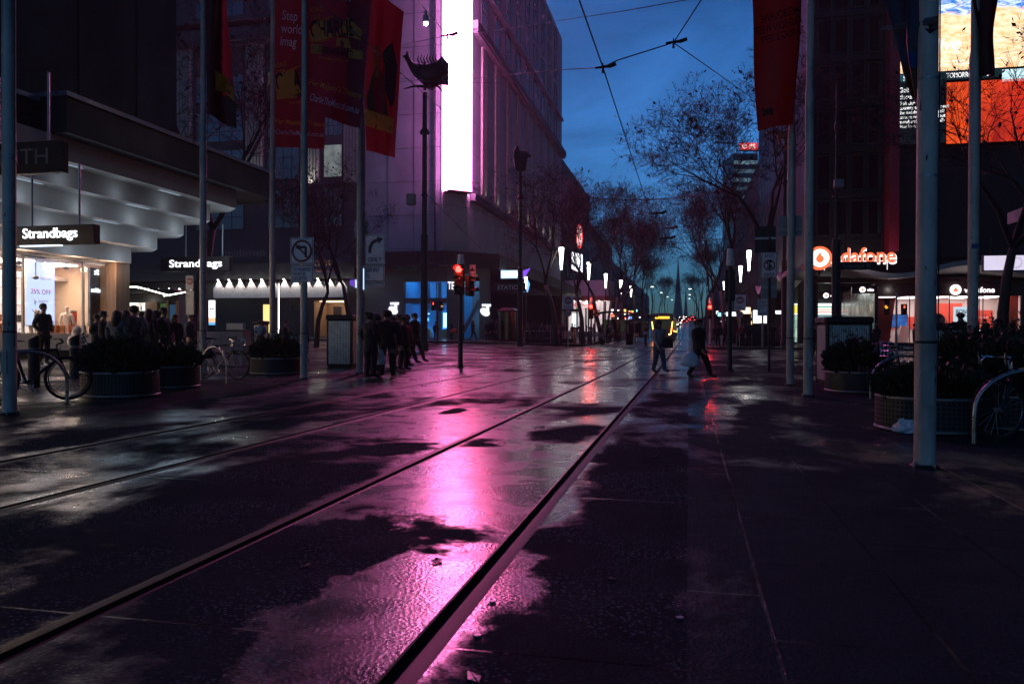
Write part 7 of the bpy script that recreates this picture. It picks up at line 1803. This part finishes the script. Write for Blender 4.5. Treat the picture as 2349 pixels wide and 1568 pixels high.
p=GD(1444,64); p.z+=.14; o=thing('litter_bin','dark round litter bin on the tram stop platform','litter bin',p); MB().lathe([(.28,0),(.32,.05),(.34,.85),(.36,.9),(.30,.95)],18).build('body',M['dark_metal'],o,True); MB().ring((0,0,.92),.33,.03,(0,0,1),20,6).build('rim',M['black'],o,True)
def shelter(p,label):
    o=thing('tram_shelter',label,'shelter',p,0,'dark tram stop shelters'); mb=MB(); n=12
    for (a,b_) in ((0,1),):
        up=[(x*2.3,z) for x,z in [(-1+2*i/n,2.75+.28*math.cos(PI*(-1+2*i/n)*.5)) for i in range(n+1)]]
        vs=[(x,-1.2,z) for x,z in up]+[(x,1.4,z) for x,z in up]+[(x,-1.2,z-.12) for x,z in up]+[(x,1.4,z-.12) for x,z in up]; m_=n+1
        fs=[(i,i+1,m_+i+1,m_+i) for i in range(n)]+[(2*m_+i+1,2*m_+i,3*m_+i,3*m_+i+1) for i in range(n)]+[(i+1,i,2*m_+i,2*m_+i+1) for i in range(n)]+[(m_+i,m_+i+1,3*m_+i+1,3*m_+i) for i in range(n)]; mb.add(vs,fs)
    mb.build('roof',M['awn'],o,True)
    for s in (-1.2,1.2): MB().tube([(s,.9,0),(s,.9,2.85)],.07,8).build('post',M['dark_metal'],o,True)
    MB().box(-1.1,1.1,.88,.9,.3,2.2).build('back_glass',M['pane'],o)
for ox,d,lab in ((1408,80,'dark curved tram shelter left of the distant tram'),(1462,92,'second dark curved tram shelter nearer the distant tram')): p=GD(ox,d); p.z+=.14; shelter(p,lab)
p=GD(1166,70); p.z+=.12; o=thing('advertising_column','round glass advertising column reflecting warm light at the blue shop corner','advertising column',p); MB().lathe([(.85,0),(.85,2.55)],28).build('glass_drum',mat('bronze_glass',(.09,.06,.045),.12,.8,.6,1.4,.4,1.2,stretch=(3,3,.2)),o,True); MB().lathe([(.95,2.55),(.98,2.7),(.5,2.95)],28).build('cap',M['dark_metal'],o,True); MB().lathe([(.9,-.1),(.9,.15)],28).build('base',M['dark_metal'],o)
p=GD(1170,71); o=thing('wall_sign','curved dark sign with white letters TIONS over the advertising column','sign',(p.x,p.y,hgt(659,p)+p.z)); text('STATION',M['sign_white'],o,(0,-.03,0),0,2.3,.4,.01); MB().box(-1.4,1.4,0,.1,-.4,.4).build('board',M['sign_black'],o)

# ------------------------------------------------------------------ tram, cars and far lights
p=GD(1519,97); o=thing('tram','dark tram with an orange destination sign and slanting orange lights','tram',p)
MB().bbox(-1.3,1.3,0,33,.35,3.35,.12).build('body',mat('tram_paint',(.04,.05,.045),.35,.2,.2,.6),o); MB().bbox(-1.22,1.22,-.03,.1,1.35,3.1,.06).build('windscreen',M['pane'],o)
MB().box(-.85,.85,-.06,-.035,2.72,2.98).build('destination_sign',glow('amber_display',(1,.45,.03),3.5,.5,3),o)
for s in (-1,1): MB().tube([(s*1.22,-.05,2.35),(s*1.05,-.07,.85)],.055,6).build('running_light',glow('orange_running_light',(1,.30,.05),9),o); MB().ball((s*.85,-.06,.8),(.12,.04,.1),10,6).build('headlight',glow('tram_headlight',(1,.6,.3),6),o); MB().tube([(s*1.3,.1,2.6),(s*1.55,-.1,2.5),(s*1.55,-.1,2.1)],.05,6).build('mirror',M['black'],o)
for k in range(13): MB().box(1.302,1.32,1.2+k*2.45,3.2+k*2.45,1.5,2.9).build('side_window',glow('tram_window',(.9,.75,.4),.16,.9,3),o)
for k in range(5): MB().ball((1.33,3+k*6,1.25),(.03,.1,.09),8,5).build('side_light',glow('tram_side_amber',(1,.5,.1),10),o)
mb=MB(); mb.box(-1.1,1.1,.3,33,.05,.36); mb.build('underframe',M['black'],o); MB().box(-.6,.6,8,10,3.35,3.6).build('roof_unit',M['dark_metal'],o)
CARP=[mat('car_black',(.01,.01,.012),.3,.2,.2,3,coat=.6),mat('car_silver',(.2,.2,.21),.35,.5,.15,3,coat=.6)]
HL=glow('car_headlight',(1,.85,.65),22); TL_=glow('car_tail_light',(1,.05,.03),12)
def car(p,label,rz,i=0):
    o=thing('parked_car' if False else 'car',label,'car',p,rz,'distant cars on the hill'); mb=MB(); mb.prism([(-.88,-2.1,.35),(-.88,-2.15,.72),(-.85,-1.1,.95),(-.85,1.9,.98),(-.88,2.15,.75),(-.88,2.1,.35)],(1.76,0,0)); mb.build('body',CARP[i],o); mb=MB(); mb.prism([(-.72,-1.15,.94),(-.66,-.45,1.42),(-.66,1.0,1.42),(-.72,1.75,.97)],(1.4,0,0)); mb.build('cabin',M['pane'],o)
    for x in (-.8,.8):
        for y in (-1.35,1.35): MB().disc((x,y,.32),.32,(1,0,0),.2,16).build('wheel',M['rubber'],o)
        MB().ball((x*.78,-2.13,.66),(.17,.05,.1),8,5).build('headlight',HL,o); MB().ball((x*.82,2.13,.78),(.15,.05,.1),8,5).build('tail_light',TL_,o)
    return o
CL='car with bright headlights coming down the far hill'; CT='car with red tail lights climbing the far hill'
ca=car(GD(1556,215),CL,0,0); cb=car(GD(1570,240),CT,PI,1)
for i,(ox,d,hd) in enumerate(((1551,250,1),(1560,280,1),(1548,190,1),(1565,320,1),(1553,340,1),(1575,300,0),(1582,360,0),(1588,270,0),(1594,380,0),(1562,400,1),(1571,430,1),(1586,430,0),(1630,330,1))):
    q=dup(ca if hd else cb,GD(ox,d),0 if hd else PI,CL if hd else CT)
# lit signs and windows along the far shops
FC=[('pink',(1,.25,.55)),('white',(1,.95,.88)),('blue',(.15,.4,1)),('amber',(1,.55,.12)),('yellow',(1,.8,.1)),('violet',(.5,.2,1)),('cyan',(.3,.9,1)),('red',(1,.08,.05))]
q=random.Random(21)
def far_sign(x,y,z,w,h,ci,side):
    nm,c=FC[ci]; o=thing('shop_sign','small lit %s shop sign among the far awnings on the %s'%(nm,side),'sign',(x,y,z),0,'far lit shop signs'); key='far_'+nm
    m=M.get(key) or M.setdefault(key,glow(key,c,3.0,.4,2)); MB().box(-w/2,w/2,0,.03,0,h).build('lit_face',m,o); MB().box(-w/2-.05,w/2+.05,.031,.2,-.05,h+.05).build('case',M['dark_metal'],o)
for i in range(40):
    y=150+3.6*i+q.uniform(-1,1); x=-21.3+q.uniform(.6,4.2); far_sign(x,y,tz(x,y)+q.choice((1.2,2.2,3.1,3.4)),q.uniform(.5,1.7),q.uniform(.3,.8),q.choice((0,1,1,1,1,1,2,3,3,4,6,7)),'left')
for i in range(22):
    y=92+6*i+q.uniform(-1,1); x=9-q.uniform(.5,3.2); far_sign(x,y,tz(x,y)+q.choice((1.2,2.0,2.8,3.2)),q.uniform(.5,1.8),q.uniform(.3,.8),q.choice((0,1,1,3,6,7,2)),'right')
def street_light(p,label,rz):
    o=thing('street_light',label,'street light',p,rz,'far street lights on arms'); MB().tube([(0,0,0),(0,0,7.6),(.3,0,8.1),(1.6,0,8.3)],[.09,.06,.05,.04],7).build('pole',M['dark_metal'],o,True); MB().ball((1.75,0,8.24),(.3,.13,.06),12,6).build('lamp',glow('street_light_white',(.92,1,.92),6) if 'street_light_white' not in bpy.data.materials else bpy.data.materials['street_light_white'],o,True); return o
sl_=None
for i,(x,y,rz_) in enumerate([(-8.4,150,0),(-8.4,200,0),(-8.4,260,0),(-8.4,330,0),(2,165,PI),(2,225,PI),(2,300,PI)]):
    lab='far street light on a curved arm over the %s kerb'%('left' if x<0 else 'right')
    if sl_ is None: sl_=street_light(Vector((x,y,tz(x,y)+.1)),lab,rz_)
    else: dup(sl_,Vector((x,y,tz(x,y)+.1)),rz_,lab)
# screens and lights on the right pavement under the trees
for ox,oy,w,h,c,lab,d in ((1743,726,.95,.95,(.8,.9,1),'white lit ticket machine screen on the right pavement',58),(1709,712,.8,.5,(1,.75,.5),'warm lit panel behind the no entry post on the right',62),(1682,720,1.2,.35,(.85,.95,1),'white lit strip behind the right crowd',70),(1790,716,1.4,.3,(1,.9,.9),'lit strip window left of the striped shop',72),(1826,720,1.1,1.8,(.3,.85,1),'cyan lit doorway at the left of the striped shop',74)):
    p=GD(ox,d); o=thing('lit_sign',lab,'lit panel',(p.x,p.y,p.z+hgt(oy,p))); MB().box(-w/2,w/2,0,.03,-h/2,h/2).build('lit_face',glow('panel_light',c,2.2,.2),o); MB().bbox(-w/2-.06,w/2+.06,.031,.3,-hgt(oy,p),h/2+.06,.02).build('case',M['dark_metal'],o)
# ------------------------------------------------------------------ small litter on the wet ground
q=random.Random(3); LFM=mat('wet_fallen_leaf',(.10,.07,.05),.4,0,.3,9)
def scrap(ox,oy,kind,label):
    p,_=G(ox,oy); p.z+=.004
    if kind=='cap':
        o=thing('bottle_cap',label,'bottle cap',p); MB().lathe([(.016,0),(.017,.003),(.014,.006),(.010,.006)],14).build('rim',M['steel'],o,True)
    else:
        o=thing('fallen_leaf',label,'leaf',p,q.uniform(0,6)); mb=MB(); s=q.uniform(.035,.06)
        mb.add([(-s,0,.002),(-s*.3,-s*.5,.006),(s*.5,-s*.4,.010),(s,0,.004),(s*.5,s*.4,.012),(-s*.3,s*.5,.004)],[(0,1,2,3,4,5)]); mb.build('blade',LFM,o); MB().tube([(-s*1.5,0,.003),(-s,0,.004),(s*.6,0,.010)],.0015,4).build('stem',LFM,o)
for ox,oy,k,lab in ((1095,1462,'cap','bottle cap on the paving right of the nearest rail'),(1130,1383,'cap','shiny bottle cap close to the nearest rail'),(1003,1290,'leaf','dark leaf lying in the bright pink reflection'),(1085,1555,'leaf','pale leaf at the bottom edge near the rail'),(1400,1330,'leaf','leaf on the dark paving in the middle foreground'),(1505,1048,'leaf','flat leaf near the joint line right of the rails'),(1560,1420,'cap','bottle cap beside the long paving joint'),(700,1300,'leaf','leaf between the two nearest rails at the left'),(1800,1063,'leaf','thin scrap of leaf on the right paving')): scrap(ox,oy,k,lab)
# ------------------------------------------------------------------ thin haze volume added to give the bright lights a bloom
m=bpy.data.materials.new('bloom_haze'); m.use_nodes=True; nt=m.node_tree; nt.nodes.clear()
out=nt.nodes.new('ShaderNodeOutputMaterial'); pv=nt.nodes.new('ShaderNodeVolumePrincipled')
pv.inputs['Color'].default_value=(.9,.92,1,1); pv.inputs['Density'].default_value=.00036; pv.inputs['Anisotropy'].default_value=.55
nt.links.new(pv.outputs[0],out.inputs['Volume'])
hz=MB().box(-245,245,-65,705,-1.6,92).build('haze',m); tag(hz,kind='stuff')
S.cycles.volume_bounces=0
bpy.context.view_layer.update()
